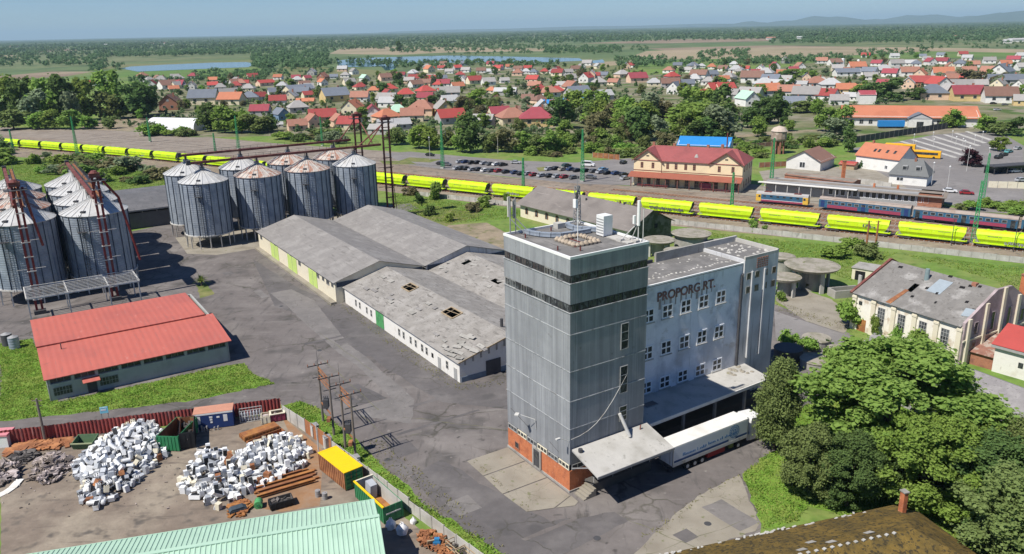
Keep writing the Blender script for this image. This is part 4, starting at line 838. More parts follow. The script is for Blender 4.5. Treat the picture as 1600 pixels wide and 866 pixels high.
def elevator(label, a, b, h, mat, spread=.9, struts=()):
    t = gthing('bucket_elevator', label, 'elevator', a, b, 0, None)
    m = MB()
    for s in (-1, 1): m.box(a - .22, b + s * spread - .22, .8, a + .22, b + s * spread + .22, h - 1)
    m.obj('casing', mat, t)
    m = MB(); m.box(a - .6, b - spread - .5, h - 1, a + .6, b + spread + .5, h - .1); m.cyl(a, b, h - .1, h + .4, .9, .5, 10); m.obj('elevator_head', 'red_steel_dark', t)
    MB().box(a - .8, b - spread - .6, 0, a + .8, b + spread + .6, .8).obj('elevator_boot', 'steel_dark', t)
    tm = 'steel_pale' if mat == 'red_steel' else 'red_steel_dark'
    for z in range(3, int(h - 2), 3): MB().box(a - .34, b - spread - .34, z, a + .34, b + spread + .34, z + .16).obj('tie_collar', tm, t)
    for z in (9.2, 15.1): MB().bar((a - 1.5, b - 2.6, z), (a - 1.5, b + 2.6, z), .12).obj('tie_bar', tm, t)
    m = MB(); m.slab([(a - 1.6, b - 2.0, h - 1.6), (a + 1.6, b - 2.0, h - 1.6), (a + 1.6, b + 2.0, h - 1.6), (a - 1.6, b + 2.0, h - 1.6)], .08)
    for sx in (-1.6, 1.6):
        for sy in (-2, 0, 2): m.bar((a + sx, b + sy, h - 1.6), (a + sx, b + sy, h - .5), .06)
        m.bar((a + sx, b - 2, h - .5), (a + sx, b + 2, h - .5), .06)
    for sy in (-2, 2): m.bar((a - 1.6, b + sy, h - .5), (a + 1.6, b + sy, h - .5), .06)
    m.obj('head_platform', 'steel_dark', t)
    if struts:
        m = MB()
        for p, q, r in struts: m.tube(p, q, r)
        m.obj('spout_pipe', mat, t)
    return t
elevator('bright red bucket elevator rising before the silos beside the dark shed', -115.5, -35.0, 27.6, 'red_steel', .5, [((-115.5, -34.3, 26.8), (-115.5, -31.2, 22), .26), ((-115.5, -31.2, 22), (-115.5, -29.0, 8), .26), ((-115.5, -35, 26), (-118.5, -35.6, 22.8), .25)])
elevator('dark red bucket elevator before the silos at the picture edge', -115.3, -49.2, 27.4, 'red_steel', .5, [((-115.3, -49.2, 26), (-118.5, -49.9, 22.8), .25), ((-115.3, -48, 26.2), (-115.3, -46.4, 14), .25)])
elevator('tall rusty red elevator tower at the end of the front conveyor', -152.5, 46.8, 30.2, 'red_steel_dark', 1.0, [((-152.5, 46, 28.5), (-152.4, 41, 22.6), .2), ((-152.5, 46.4, 28.5), (-154, 36.4, 20.6), .2), ((-151.6, 48.6, 0), (-152.4, 47.5, 20), .1)])
elevator('second tall rusty red elevator tower beyond the front one', -168.7, 44.6, 30.2, 'red_steel_dark', 1.0, [((-168.7, 44, 28.5), (-168.6, 38.6, 22.6), .2), ((-168.7, 45.2, 28.4), (-160, 45.4, 22), .2)])
# pale steel gantry in front of the silos
GT = gthing('steel_gantry', 'pale slatted steel frame standing between the silos and the salmon red roof', 'gantry', -111.5, -41)
m = MB()
for a in (-116.5, -107.2): m.bar((a, -51.2, 5.6), (a, -30.8, 5.6), .18, .3)
for b in (-51.2, -44, -36.6, -30.8): m.bar((-116.5, b, 5.62), (-107.2, b, 5.62), .2, .34)
for k in range(8): a = -115.4 + k * 1.12; m.bar((a, -51.2, 5.82), (a, -30.8, 5.82), .16, .12)
m.bar((-108, -36.6, 6.9), (-108, -30.8, 6.9), .1); m.obj('roof_frame', 'steel_pale', GT)
for a in (-116.3, -107.4):
    for b in (-51, -44, -36.6, -31): MB().bar((a, b, 0), (a, b, 5.6), .22).obj('post', 'steel_pale', GT)
m = MB()
for b in (-36.6, -30.9): m.bar((-108, b, 5.6), (-108, b, 7.0), .1)
m.obj('railing', 'steel_pale', GT)
for ci, (a, b) in enumerate(((-96, -54.5), (-98.5, -55.5))):
    t = gthing('steel_tank', ('pale blue' if ci == 0 else 'dark') + ' upright steel tank on the paving behind the red roof', 'tank', a, b); m = MB(); m.cyl(a, b, 0, 2.2, .9, n=16); m.obj('tank', 'galv' if ci == 0 else 'steel_dark', t, True); MB().cyl(a, b, 2.2, 2.5, .9, .2, 16).obj('tank_top', 'steel_grey', t)
# ------------------------------------------------------------------ transformer poles with their cross arms
def hframe(label, p0, p1, h):
    t = thing('transformer_pole_frame', label, 'power poles', p0); p0, p1 = Vector(p0), Vector(p1); d = (p1 - p0).normalized(); s = Vector((-d.y, d.x, 0)); b = Vector((0, 0, 0)); e = p1 - p0
    for q in (b, e): MB().tube(q, q + Vector((0, 0, h)), .19, .13, 8).obj('pole', 'wood_pole', t)
    m = MB()
    for q in (b, e): m.bar(q + s * -1.5 + Vector((0, 0, h - .15)), q + s * 1.5 + Vector((0, 0, h - .15)), .12)
    for q in (b, e): m.bar(q + s * -.9 + Vector((0, 0, h - 2)), q + s * .9 + Vector((0, 0, h - 2)), .1)
    m.obj('crossarm', 'steel_dark', t)
    m = MB()
    for z in (h - .4, h - .9, h - 1.7, h - 2.2): m.bar(b + Vector((0, 0, z)), e + Vector((0, 0, z)), .1)
    m.bar(b + Vector((0, 0, h - .4)), e + Vector((0, 0, h - 1.7)), .07); m.bar(b + Vector((0, 0, 3.0)), e + Vector((0, 0, 3.0)), .16); m.obj('brace', 'rust', t)
    m = MB()
    for q in (b, e):
        for k in (-1.45, -.5, .5, 1.45): m.cyl((q + s * k).x, (q + s * k).y, h - .1, h + .25, .07, .05, 6)
    m.obj('insulator', 'brick_old', t)
    m = MB(); m.tube(b + Vector((0, 0, h)), b + Vector((0, 0, h + 2.9)), .03, .015, 5); m.obj('lightning_rod', 'steel_dark', t)
    c = (b + e) / 2; m = MB(); m.obox(c + Vector((0, 0, 3.9)), (.7, .9, 1.3), Matrix.Identity(3)); 
    for k in (-.25, 0, .25): m.cyl(c.x + k, c.y, 4.55, 5.0, .06, n=6)
    m.obj('transformer', 'steel_dark', t)
    m = MB(); m.obox(e - s * .5 + Vector((0, 0, 2.6)), (.5, .9, .5), Matrix.Identity(3)); m.obj('switch_box', 'rust', t)
    return t
hframe('paired wooden poles with cross arms nearest the salmon red roof', at(505, 658), at(522, 680), 9.0)
hframe('paired wooden poles with cross arms nearest the yellow rimmed container', at(540, 700), at(556, 718), 9.6)
for i, (x, y) in enumerate(((493, 683), (513, 702), (532, 724), (556, 723))):
    p = at(x, y); t = thing('switch_cabinet', ['grey switch cabinet at the first pole pair', 'pale cabinet between the two pole pairs', 'grey cabinet at the second pole pair', 'small white meter box at the outer pole foot'][i], 'cabinet', p, GR)
    hh = 1.9 if i < 3 else .9; m = MB(); m.box(-.5, -.45, .1, .5, .45, hh); m.obj('housing', ['concrete', 'concrete_pale', 'concrete', 'white_paint'][i], t); MB().box(-.42, -.49, .2, .42, -.45, hh - .1).obj('door', 'steel_pale', t); MB().box(-.56, -.5, hh, .56, .5, hh + .08).obj('lid', 'steel_grey', t)
def slimpole(name, label, p, h, mat, r=.12, arm=True):
    t = thing(name, label, 'pole', p); MB().tube((0, 0, 0), (0, 0, h), r, r * .75).obj('shaft', mat, t)
    if arm: m = MB(); m.bar((-.7, 0, h - .3), (.7, 0, h - .3), .1); m.bar((-.5, .1, h - 1.1), (.5, .1, h - 1.1), .08); m.obj('crossarm', mat, t); m = MB(); [m.cyl(x, 0, h - .25, h, .05, n=6) for x in (-.6, .6)]; m.obj('insulator', 'brick_old', t)
    return t
slimpole('utility_pole', 'dark wooden pole behind the red corrugated fence by the scrap heaps', at(71, 690), 6.6, 'wood_pole', .2)
slimpole('steel_post', 'slim pale steel post beside the rusty fence panel of the scrapyard', at(498, 708), 4.6, 'steel_pale', .09, False)
# ------------------------------------------------------------------ round concrete bunkers
def bunker(x, y, z, r, label, legs=4, thick=.5, closed=False):
    c = at(x, y, z); t = thing('round_bunker', label, 'bunker', (c.x, c.y, 0), rm() * 6, 'round concrete bunkers in the meadow')
    m = MB(); m.cyl(0, 0, z - thick, z, r * .93, r, 28); m.cyl(0, 0, z, z + .12, r * .97, r * .9, 28); m.obj('concrete_disc', pm('bunker_top', (.33, .30, .25), .2, .7, c2=(.23, .215, .16), s2=.5, th=(.45, .6), dots=((.14, .16, .05), 1.2, .64, .7), bump=.3) if 'bunker_top' not in MATS else 'bunker_top', t)
    if closed:
        m = MB(); m.cyl(0, 0, 0, z - thick, r * .82, n=24, cap=False); m.obj('ring_wall', 'concrete', t); MB().box(r * .6, -.7, z * .35, r * .86, .9, z * .8).obj('wall_opening', 'void', t)
    else:
        for k in range(legs):
            an = 2 * math.pi * k / legs + .4; m = MB(); m.obox((r * .72 * math.cos(an), r * .72 * math.sin(an), (z - thick) / 2), (.35, .9, z - thick), Matrix.Rotation(an, 3, 'Z')); m.obj('leg', 'concrete_pale', t)
        MB().cyl(0, 0, 0, z - thick, r * .42, n=18).obj('core_wall', 'concrete', t)
    return t
random.seed(31)
bunker(1030, 374, 4, 4.0, 'round concrete bunker beside the white antenna tube, its stem showing')
bunker(1080, 364, 4.5, 5.0, 'round concrete bunker with dark openings under its rim, nearest the old grey barn', closed=True)
bunker(1058, 391, 3.4, 3.2, 'low round bunker just behind the wing parapet')
bunker(1130, 380, 3, 4.6, 'low round bunker half hidden by the pale roof end')
bunker(1222, 400, 4, 3.0, 'round bunker close to the grey end wall of the mill wing, dark opening below', closed=True)
bunker(1227, 432, 4, 3.3, 'round bunker with a rough pale stem beside the largest bunker', 3)
bunker(1269, 414, 5.2, 5.7, 'largest round bunker, standing on tall slab legs in the open yard')
for x, y, z, r, l in ((1232, 543, 2.1, 2.4, 'dark squat tank nearest the mill wing'), (1276, 527, 1.5, 2.5, 'low pale round lid beside the narrow road'), (1275, 560, 1.3, 2.6, 'half shaded round lid between weeds'), (1312, 545, 1.5, 2.2, 'weathered round lid nearest the grey hip roof')):
    c = at(x, y, z); t = thing('sunken_tank', l, 'tank', (c.x, c.y, 0), 0, None)
    MB().cyl(0, 0, 0, z - .15, r * .95, n=24).obj('tank_wall', 'concrete' if x > 1240 else 'steel_dark', t); MB().cyl(0, 0, z - .15, z, r, r * .97, 24).obj('tank_lid', 'bunker_top' if x > 1240 else 'steel_dark', t)
def frame2(A, B):
    """frame with x from A to B (ground), y away; returns origin, angle, length"""
    A, B = Vector((A.x, A.y, 0)), Vector((B.x, B.y, 0)); return A, math.atan2(B.y - A.y, B.x - A.x), (B - A).length
# slab legged pit wall beside the largest bunker
c = at(1320, 462); t = thing('concrete_chute', 'open concrete pit with sloping sides beside the largest bunker', 'pit', c, GR + 1.2)
m = MB(); m.box(-3.2, -1.4, 0, 3.2, -1.1, 1.6); m.box(-3.2, 1.1, 0, 3.2, 1.4, 1.6); m.box(-3.2, -1.1, 0, -2.9, 1.1, 1.6); m.obj('pit_wall', 'concrete', t); MB().box(2.9, -.5, 0, 3.2, .3, 4.2).obj('slab_post', 'concrete_pale', t)
# ------------------------------------------------------------------ peeling mill hall
O_, an, L_ = frame2(at(1336, 456, 7), at(1504, 509, 7))
ML = thing('mill_hall', 'peeling cream mill hall with tall windows and a patched grey roof', 'building', O_, an)
D = 18.6; ze, zr, yr = 7.0, 11.4, 9.6
m = MB(); m.box(0, 0, 0, L_, .5, ze); m.box(0, D - .5, 0, L_, D, ze); m.xprism([(.5, 0), (D - .5, 0), (D - .5, ze), (yr, zr), (.5, ze)], 0, .5); m.obj('wall', 'plaster_peel', ML)
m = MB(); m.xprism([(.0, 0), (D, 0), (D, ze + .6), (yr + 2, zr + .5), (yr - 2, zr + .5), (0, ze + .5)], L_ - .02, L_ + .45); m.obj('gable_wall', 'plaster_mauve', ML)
m = MB(); slope(m, -.3, L_, -.5, ze - .12, yr, zr + .05, [(7.6, 8.6, .4, .62)]); slope(m, -.3, L_, D + .5, ze - .12, yr, zr + .05); m.obj('roof', 'roof_mill', ML)
m = MB(); m.bar((-.35, -.6, ze - .1), (-.35, yr, zr + .25), .5, .35); m.bar((-.35, D + .4, ze - .1), (-.35, yr, zr + .25), .5, .35); m.obj('verge_coping', 'red_steel_dark', ML)
for k in range(6): m = MB(); x = .25 + (L_ - .5) * k / 5; m.box(x - .42, -.28, 0, x + .42, -.003, ze - 1.0); m.box(x - .5, -.36, ze - 1.0, x + .5, -.003, ze - .65); m.box(x - .42, -.28, ze - .65, x + .42, -.003, ze - .35); m.obj('pilaster', 'plaster_cream', ML)
for k in range(4): x = .25 + (L_ - .5) * (k + 1.5) / 5 - 2.05 + .6; win_y(ML, x + .3, x + 1.75, 2.3, 5.6, 0, -1, 'frame_grey', 'glass_dusty', 3, 5, .09)
MB().box(1.2, -.06, 0, 3.0, 0, 2.3).obj('door', 'rust_orange', ML); MB().box(17.2, -.06, 0, 19.6, 0, 1.9).obj('gate_opening', 'void', ML); MB().box(1.1, -.05, 4.9, 1.8, 0, 5.6).obj('wall_opening', 'glass_dark', ML)
for y in (1.0, 5.2, 9.6, 14, 17.6): zt_ = ze + .6 + (zr - ze) * (1 - abs(y - yr) / yr); MB().box(L_ + .45, y - .35, 0, L_ + .75, y + .35, zt_).obj('gable_pilaster', 'plaster_cream', ML)
MB().box(L_ + .44, -.1, 4.2, L_ + .6, D, 4.5).obj('gable_string_course', 'plaster_cream', ML)
for y in (3.0, 7.4, 11.8, 15.8):
    win_x(ML, y - .55, y + .55, 1.6, 3.9, L_ + .45, 1, 'plaster_mauve', 'glass_dark', 1, 1, .1); 
    if 2.5 < y < 16: win_x(ML, y - .5, y + .5, 5.0, 7.2 if y in (3.0, 15.8) else 8.2, L_ + .45, 1, 'plaster_mauve', 'glass_dark', 1, 1, .1)
def on_roof(x, v, d=0): return Vector((x, -.5 + (yr + .5) * v, ze - .12 + (zr + .17 - ze) * v + d))
pm('patch_blue', (.30, .35, .385), .1, 1); MB().slab([on_roof(10.5, .52, .07), on_roof(13.0, .52, .07), on_roof(13.0, .86, .07), on_roof(10.5, .86, .07)], .05).obj('roof_patch', 'patch_blue', ML); MB().slab([on_roof(19.0, .22, .08), on_roof(20.2, .24, .1), on_roof(20.2, .42, .08), on_roof(18.6, .4, .08)], .05).obj('roof_patch', 'patch_blue', ML)
m = MB(); m.slab([on_roof(6.6, .02, .08), on_roof(7.6, .02, .08), on_roof(8.0, .42, .08), on_roof(7.3, .42, .08)], .05); m.obj('rusty_roof_strip', 'rust', ML)
m = MB(); p = on_roof(8.6, .78); m.cyl(p.x, p.y, p.z - .3, p.z + 1.9, .42, .36, 10); m.obj('roof_ventilator', pm('vent_teal', (.22, .29, .29), .15, 1), ML)
m = MB(); random.seed(4)
for x, v, s_ in ((2.2, .86, .8), (14.6, .78, .9), (15.6, .86, .6), (12.3, .5, .4), (17.6, .5, .5), (10, .55, .5), (9.3, .28, .5), (13.6, .3, .3), (19.6, .38, .8), (17, .9, .5), (11.3, .95, .7)):
    m.slab([on_roof(x, v, .075), on_roof(x + s_, v + .01, .075), on_roof(x + s_ * .8, v + .06, .075), on_roof(x - .1, v + .05, .075)], .01)
m.obj('roof_hole', 'void', ML)['kind'] = 'stuff'
m = MB(); p = on_roof(15.9, .9); m.box(p.x, p.y, p.z - .2, p.x + .8, p.y + .8, p.z + .6); m.obj('chimney', 'brick_old', ML)
MS = thing('brick_shed', 'small cream shed with a dark doorway next to the peeling mill hall', 'shed', at(1330, 436), GR + .3); MB().box(0, 0, 0, 7, 5, 2.6).obj('wall', 'plaster_cream', MS); MB().box(-.2, -.2, 2.6, 7.2, 5.2, 2.75).obj('roof', 'concrete', MS); MB().box(.7, -.05, 0, 2.8, 0, 2.1).obj('doorway', 'void', MS)
# tall brick chimney stub
c = at(1590, 512); CH = thing('brick_chimney', 'tall orange brick chimney at the picture edge beside the mill hall gable', 'chimney', c, an); hh = hgt(1590, 512, 431)
m = MB(); m.cyl(0, 0, 0, hh, .95, .8, 4, a0=math.pi / 4); m.obj('shaft', 'brick_orange', CH); MB().cyl(0, 0, hh, hh + .25, .95, .95, 4, a0=math.pi / 4).obj('cap', 'brick_old', CH)
# red roofed white building with a tiled lean-to
O_, an2, L_ = frame2(at(1549, 580), at(1660, 612))
WB = thing('white_building', 'white walled building with a red metal roof and old tiled lean to', 'building', O_, an2)
MB().box(0, 0, 0, L_, 9, 4.6).obj('wall', 'plaster_white', WB); m = MB(); slope(m, -.5, L_, -.5, 4.75, 5, 6.9); slope(m, -.5, L_, 9.6, 4.75, 5, 6.9); m.obj('roof', 'roof_bright_red', WB)
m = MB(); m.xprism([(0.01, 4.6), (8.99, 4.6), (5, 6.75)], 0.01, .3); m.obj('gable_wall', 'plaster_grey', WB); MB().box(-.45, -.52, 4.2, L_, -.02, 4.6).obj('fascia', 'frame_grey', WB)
m = MB(); slope(m, -5.0, -.02, 0, 2.3, 7, 4.1); m.obj('lean_to_roof', pm('old_tile', (.27, .135, .10), .25, 1.2, c2=(.40, .34, .29), s2=.7, th=(.5, .62), bump=.4), WB); MB().box(-4.7, .4, 0, -.02, 6.6, 2.25).obj('lean_to_wall', 'brick_old', WB)
MB().box(3.6, -.05, 1.8, 4.3, 0, 2.7).obj('wall_opening', 'glass_dark', WB)
# long building with a pale slate roof behind the trees
R0, R1 = at(1366, 520, 6.6), at(1640, 622, 6.6); an3 = math.atan2(R1.y - R0.y, R1.x - R0.x); L_ = (R1 - R0).length + 14
SB = thing('slate_roofed_block', 'long low white block with a mottled pale grey roof, partly behind the big tree', 'building', (R0.x, R0.y, 0), an3)
m = MB(); m.box(.3, -6.6, 0, L_, 6.4, 3.7); m.obj('wall', 'plaster_cream', SB); m = MB(); slope(m, 0, L_, -7.3, 3.55, 0, 6.6); slope(m, 0, L_, 7.0, 3.55, 0, 6.6); m.obj('roof', 'roof_slate_pale', SB)
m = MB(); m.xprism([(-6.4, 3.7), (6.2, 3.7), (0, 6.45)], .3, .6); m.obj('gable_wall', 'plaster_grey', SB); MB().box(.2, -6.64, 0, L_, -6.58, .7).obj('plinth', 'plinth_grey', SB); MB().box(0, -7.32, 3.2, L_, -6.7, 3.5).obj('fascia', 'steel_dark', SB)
for x in (20, 24.6, 28, 34, 38): win_y(SB, x, x + 1.7, 1.3, 3.0, -6.6, -1, 'frame_grey', 'glass_dark', 3, 1, .08)
# ------------------------------------------------------------------ mossy roof with its chimney
C0, C1 = at(1000, 874, 4), at(1396, 789, 4); an4 = math.atan2(C1.y - C0.y, C1.x - C0.x); Lr = (C1 - C0).length
MR = thing('mossy_house', 'house with a broad moss covered tiled roof and a brick chimney', 'house', (C0.x, C0.y, 0), an4)
W_ = 15.0; zr = 6.9
MB().box(-12, -W_ + .6, 0, Lr - .6, -.6, 3.9).obj('wall', 'plaster_grey', MR)
rp = [(-12, 0, 4), (Lr, 0, 4), (Lr + 1.6, -2.0, 4), (Lr + 1.6, -W_, 4), (-12, -W_, 4)]; ra, rb = (-12, -W_ / 2, zr), (Lr - 4.6, -W_ / 2, zr)
m = MB(); m.poly(ra, rb, rp[1], rp[0]); m.poly(rb, rp[2], rp[1]); m.poly(rb, rp[3], rp[2]); m.poly(rb, ra, rp[4], rp[3])
ob = m.obj('roof', 'roof_moss', MR)
m = MB(); random.seed(6)
for k in range(60): x = -11 + (Lr + 8) * rm(); m.obox((x, -.15 - .3 * rm(), 4.12 + .1 * rm()), (.25 + .3 * rm(), .2, .06), Matrix.Rotation(rm(), 3, 'Z'))
for k in range(40): x = -11 + (Lr + 5) * k / 40; m.obox((x, -W_ / 2, zr + .04), (.35, .28, .1), Matrix.Rotation(rm() * .4, 3, 'Z'))
m.obj('lichened_tiles', 'concrete_pale', MR)['kind'] = 'stuff'  # pale lichened tiles along the eave, ridge tiles along the top
m = MB()
for x, y in ((Lr - 15, -5), (Lr - 13.5, -6), (Lr - 17, -6.3), (Lr - 9, -5.8)):
    z = 4 + 2.9 * (-y) / (W_ / 2); MB().slab([(x, y, z + .06), (x + .9, y + .1, z + .05), (x + 1.0, y - .5, z + .27), (x + .1, y - .5, z + .27)], .03).obj('roof_patch', 'concrete', MR)
m = MB(); m.box(Lr - .4 - .9, -2.6, 4.2, Lr - .9 + .1, -2.0, 7.2); c_ = m.obj('chimney', 'brick_orange', MR); MB().box(Lr - 1.38, -2.68, 7.2, Lr - .72, -1.92, 7.32).obj('chimney_cap', 'concrete', c_)
# ------------------------------------------------------------------ green ribbed roof of the scrapyard hall
E0, E1 = at(45, 867, 4.6), at(585, 781, 4.6); an5 = math.atan2(E1.y - E0.y, E1.x - E0.x); Lg = (E1 - E0).length
GH = thing('green_roofed_hall', 'hall with a pale green ribbed metal roof at the scrapyard', 'hall', (E0.x, E0.y, 0), an5)
MB().box(-18, -17.5, 0, Lg - .3, -.4, 4.5).obj('wall', 'plaster_grey', GH)
m = MB()
def gplane(m, y0, z0, y1, z1, x0, x1, n):
    for k in range(n):   # trapezoid ribs as real folds
        xa = x0 + (x1 - x0) * k / n; w_ = (x1 - x0) / n
        xs = [xa, xa + w_ * .62, xa + w_ * .70, xa + w_ * .92, xa + w_]; hs = [0, 0, .075, .075, 0]
        for i in range(4): m.poly((xs[i], y1, z1 + hs[i]), (xs[i + 1], y1, z1 + hs[i + 1]), (xs[i + 1], y0, z0 + hs[i + 1]), (xs[i], y0, z0 + hs[i]))
gplane(m, 0, 4.62, -5.3, 5.75, -18, Lg, 108); gplane(m, -5.2, 5.9, -17, 3.6, -18, Lg + .1, 108); m.obj('roof', pm('roof_mint_metal', (.42, .60, .47), .05, .5, r=.5, c2=(.37, .54, .42), s2=.2, th=(.48, .66)), GH)
m = MB(); m.bar((-18, -5.25, 5.95), (Lg + .1, -5.25, 5.95), .5, .08); m.bar((-18, .05, 4.6), (Lg, .05, 4.6), .12, .14); m.obj('ridge_cap', 'roof_mint_metal', GH)
m = MB(); m.xprism([(-.4, 4.5), (-5.25, 5.6), (-17, 3.5), (-17, 3.3), (-.4, 4.3)], Lg - .32, Lg - .3); m.obj('gable_wall', 'plaster_grey', GH)
# ------------------------------------------------------------------ white articulated lorry at the dock
TR = gthing('semi_trailer_truck', 'white lorry with a long blue lettered refrigerated trailer backed at the dock', 'lorry', 3.4, 12.6)
X0, X1 = 1.75, 4.3; Y0 = 12.9; Y1 = 26.4
MB().box(X0, Y0, 1.25, X1, Y1, 4.0).obj('trailer_box', 'trailer_white', TR)
MB().box(X1, Y0 + .12, 1.75, X1 + .012, Y1 - .12, 3.85).obj('side_panel', 'trailer_side', TR)
m = MB(); m.box(X1 + .012, Y0 + .12, 1.72, X1 + .022, Y0 + 9.9, 2.02); m.box(X1 + .012, Y1 - 2.3, 1.72, X1 + .022, Y1 - .12, 2.02); m.obj('stripe', 'navy', TR)
m = MB(); m.box(X1 - .02, Y0 - .03, 1.2, X1 + .03, Y1 + .02, 1.6); m.box(X0 - .03, Y0 - .03, 1.2, X0 + .02, Y1 + .02, 1.6); m.obj('chassis_rail', 'steel_pale', TR)
m = MB(); m.box(X0, Y0 - .06, 3.9, X1, Y0, 4.02); m.box(X0, Y0 - .06, 1.2, X0 + .1, Y0, 3.9); m.box(X1 - .1, Y0 - .06, 1.2, X1, Y0, 3.9); m.obj('rear_frame', 'steel_grey', TR)
for s in (0, 1): d_ = MB().box(X0 + .12 + s * 1.17, Y0 - .05, 1.35, X0 + 1.26 + s * 1.17, Y0 - .002, 3.88).obj('rear_door', 'trailer_side', TR); MB().box(X0 + .3 + s * 1.7, Y0 - .09, 1.4, X0 + .36 + s * 1.7, Y0 - .05, 3.85).obj('door_bar', 'steel_grey', d_)
MB().box(X0, Y0 - .12, .55, X1, Y0 + .05, .75).obj('rear_bumper', 'steel_dark', TR)
def txt(body, size, y, z, mat):
    me = text_mesh(body, size, .006)
    for v in me.vertices: v.co = Vector((X1 + .022 + v.co.z - OFF[TR.name][0], y + v.co.x - OFF[TR.name][1], z + v.co.y))
    me.materials.append(MATS[mat]); o = bpy.data.objects.new('lettering', me); COL.objects.link(o); o.parent = TR
txt('Bo ... pour un goût', .42, Y0 + 1.5, 2.35, 'ink_blue') if False else None
m = MB()   # the lettering on the trailer cannot be read: short strokes of its two lines
random.seed(17)
def scrawl(y0, n, z, h):
    y = y0
    for k in range(n):
        wd = .10 + .1 * rm(); m.box(X1 + .012, y, z, X1 + .024, y + wd, z + h * random.choice((.55, .6, 1, .6)))
        if rm() < .5: m.box(X1 + .012, y + wd, z, X1 + .024, y + wd + .08, z + .07)
        y += wd + (.1 if rm() < .85 else .35)
    return y
scrawl(Y0 + 1.6, 14, 2.3, .42); scrawl(Y0 + 5.6, 17, 2.45, .4); m.obj('lettering', 'ink_blue', TR)
def ring(cy, cz, r0, r1, n=40):
    for i in range(n):
        a0, a1 = 2 * math.pi * i / n, 2 * math.pi * (i + 1) / n
        mm.poly(*[(X1 + .026, cy + r * math.cos(a), cz + r * math.sin(a)) for r, a in ((r0, a0), (r1, a0), (r1, a1), (r0, a1))])
mm = MB(); cy, cz = Y1 - 2.6, 2.9; ring(cy, cz, .82, .92); ring(cy, cz, .50, .58)
for i in range(16): an_ = 2 * math.pi * i / 16; mm.box(X1 + .012, cy + .7 * math.cos(an_) - .06, cz + .7 * math.sin(an_) - .06, X1 + .027, cy + .7 * math.cos(an_) + .06, cz + .7 * math.sin(an_) + .06)
for s in (-.26, .1):
    mm.box(X1 + .012, cy + s - .1, cz + .2, X1 + .027, cy + s + .22, cz + .28); mm.box(X1 + .012, cy + s - .1, cz - .28, X1 + .027, cy + s + .22, cz - .2); mm.poly((X1 + .026, cy + s - .1, cz - .2), (X1 + .026, cy + s + .02, cz - .2), (X1 + .026, cy + s + .22, cz + .2), (X1 + .026, cy + s + .1, cz + .2))
mm.obj('round_emblem', 'ink_blue', TR)
def wheel(par, x, y, r=.5, w_=.35):
    m = MB(); n = 20
    for k in range(2): pass
    vs = []; 
    m.tube((x - w_ / 2, y, r), (x + w_ / 2, y, r), r, n=18); t_ = m.obj('wheel', 'rubber', par); m = MB(); m.tube((x - w_ / 2 - .015, y, r), (x + w_ / 2 + .015, y, r), r * .52, n=14); m.obj('rim', 'steel_pale', t_)
for y in (Y0 + 2.6, Y0 + 3.9, Y0 + 5.2, Y1 - 1.6):
    for x in (X0 + .25, X1 - .2): wheel(TR, x, y)
for x in (X0 + .25, X1 - .2): wheel(TR, x, Y1 + 2.3)
m = MB(); m.box(X0 + .8, Y0, .8, X1 - .8, Y1, 1.2); m.obj('chassis', 'steel_dark', TR)
MB().box(X1 - .5, Y0 + 6.2, .45, X1 - .05, Y0 + 9.3, 1.15).obj('pallet_box', 'darkred', TR)
MB().box(X1 - .45, Y1 - 3.2, .5, X1 - .1, Y1 - 2.5, 1.1).obj('tank', 'leaf_olive', TR)
m = MB(); m.yprism([(X0, 0), (X1, 0), (X1, 1), (X0, 1)], 0, 1) if False else None
m = MB(); m.xprism([(Y1 + .7, .5), (Y1 + 3.3, .5), (Y1 + 3.35, 2.3), (Y1 + 3.0, 3.5), (Y1 + .8, 3.75), (Y1 + .7, 3.4)], X0 + .05, X1 - .05); cb = m.obj('cab', 'white_paint', TR)
m = MB(); m.box(X0 + .2, Y1 + 3.16, 2.1, X1 - .2, Y1 + 3.42, 3.1); m.obj('windscreen', 'glass_dark', cb); MB().box(X1 - .06, Y1 + 1.9, 2.0, X1 - .03, Y1 + 2.9, 2.9).obj('side_window', 'glass_dark', cb); MB().box(X1 - .02, Y1 + 3.0, 2.2, X1 + .25, Y1 + 3.15, 2.9).obj('mirror', 'blackish', cb)
m = MB(); m.box(X0 + .4, Y1 + .02, 2.6, X1 - .4, Y1 + .5, 3.9); m.obj('cooling_unit', 'white_paint', TR)
m = MB(); m.box(X1 - .3, Y1 + .2, .6, X1 - .05, Y1 + .65, 1.5); m.obj('fuel_tank', 'steel_pale', TR)
# ------------------------------------------------------------------ old grey roofed warehouse by the railway
O_, an6, L_ = frame2(at(813, 316, 4.5), at(985, 358, 4.5))
OW = thing('railway_warehouse', 'old warehouse with a broad weathered brown grey roof and small arched openings', 'warehouse', O_, an6)
D, ze, zr = 15.6, 4.4, 8.4
m = MB(); m.box(0, 0, 0, L_, .4, ze); m.box(0, D - .4, 0, L_, D, ze); m.xprism([(.4, 0), (D - .4, 0), (D - .4, ze), (D / 2, zr - .1), (.4, ze)], 0, .4); m.obj('wall', 'plaster_cream', OW)
m = MB(); m.xprism([(0, 0), (D, 0), (D, ze), (D / 2, zr - .1), (0, ze)], L_ - .4, L_); m.obj('gable_wall', pm('gable_ivy', (.16, .16, .125), .3, .8, c2=(.07, .085, .045), s2=.5, th=(.45, .55), bump=.5), OW)
m = MB(); slope(m, -.9, L_ + .6, -1.1, ze - .35, D / 2, zr); slope(m, -.9, L_ + .6, D + 1.1, ze - .35, D / 2, zr); m.obj('roof', 'roof_oldwh', OW)
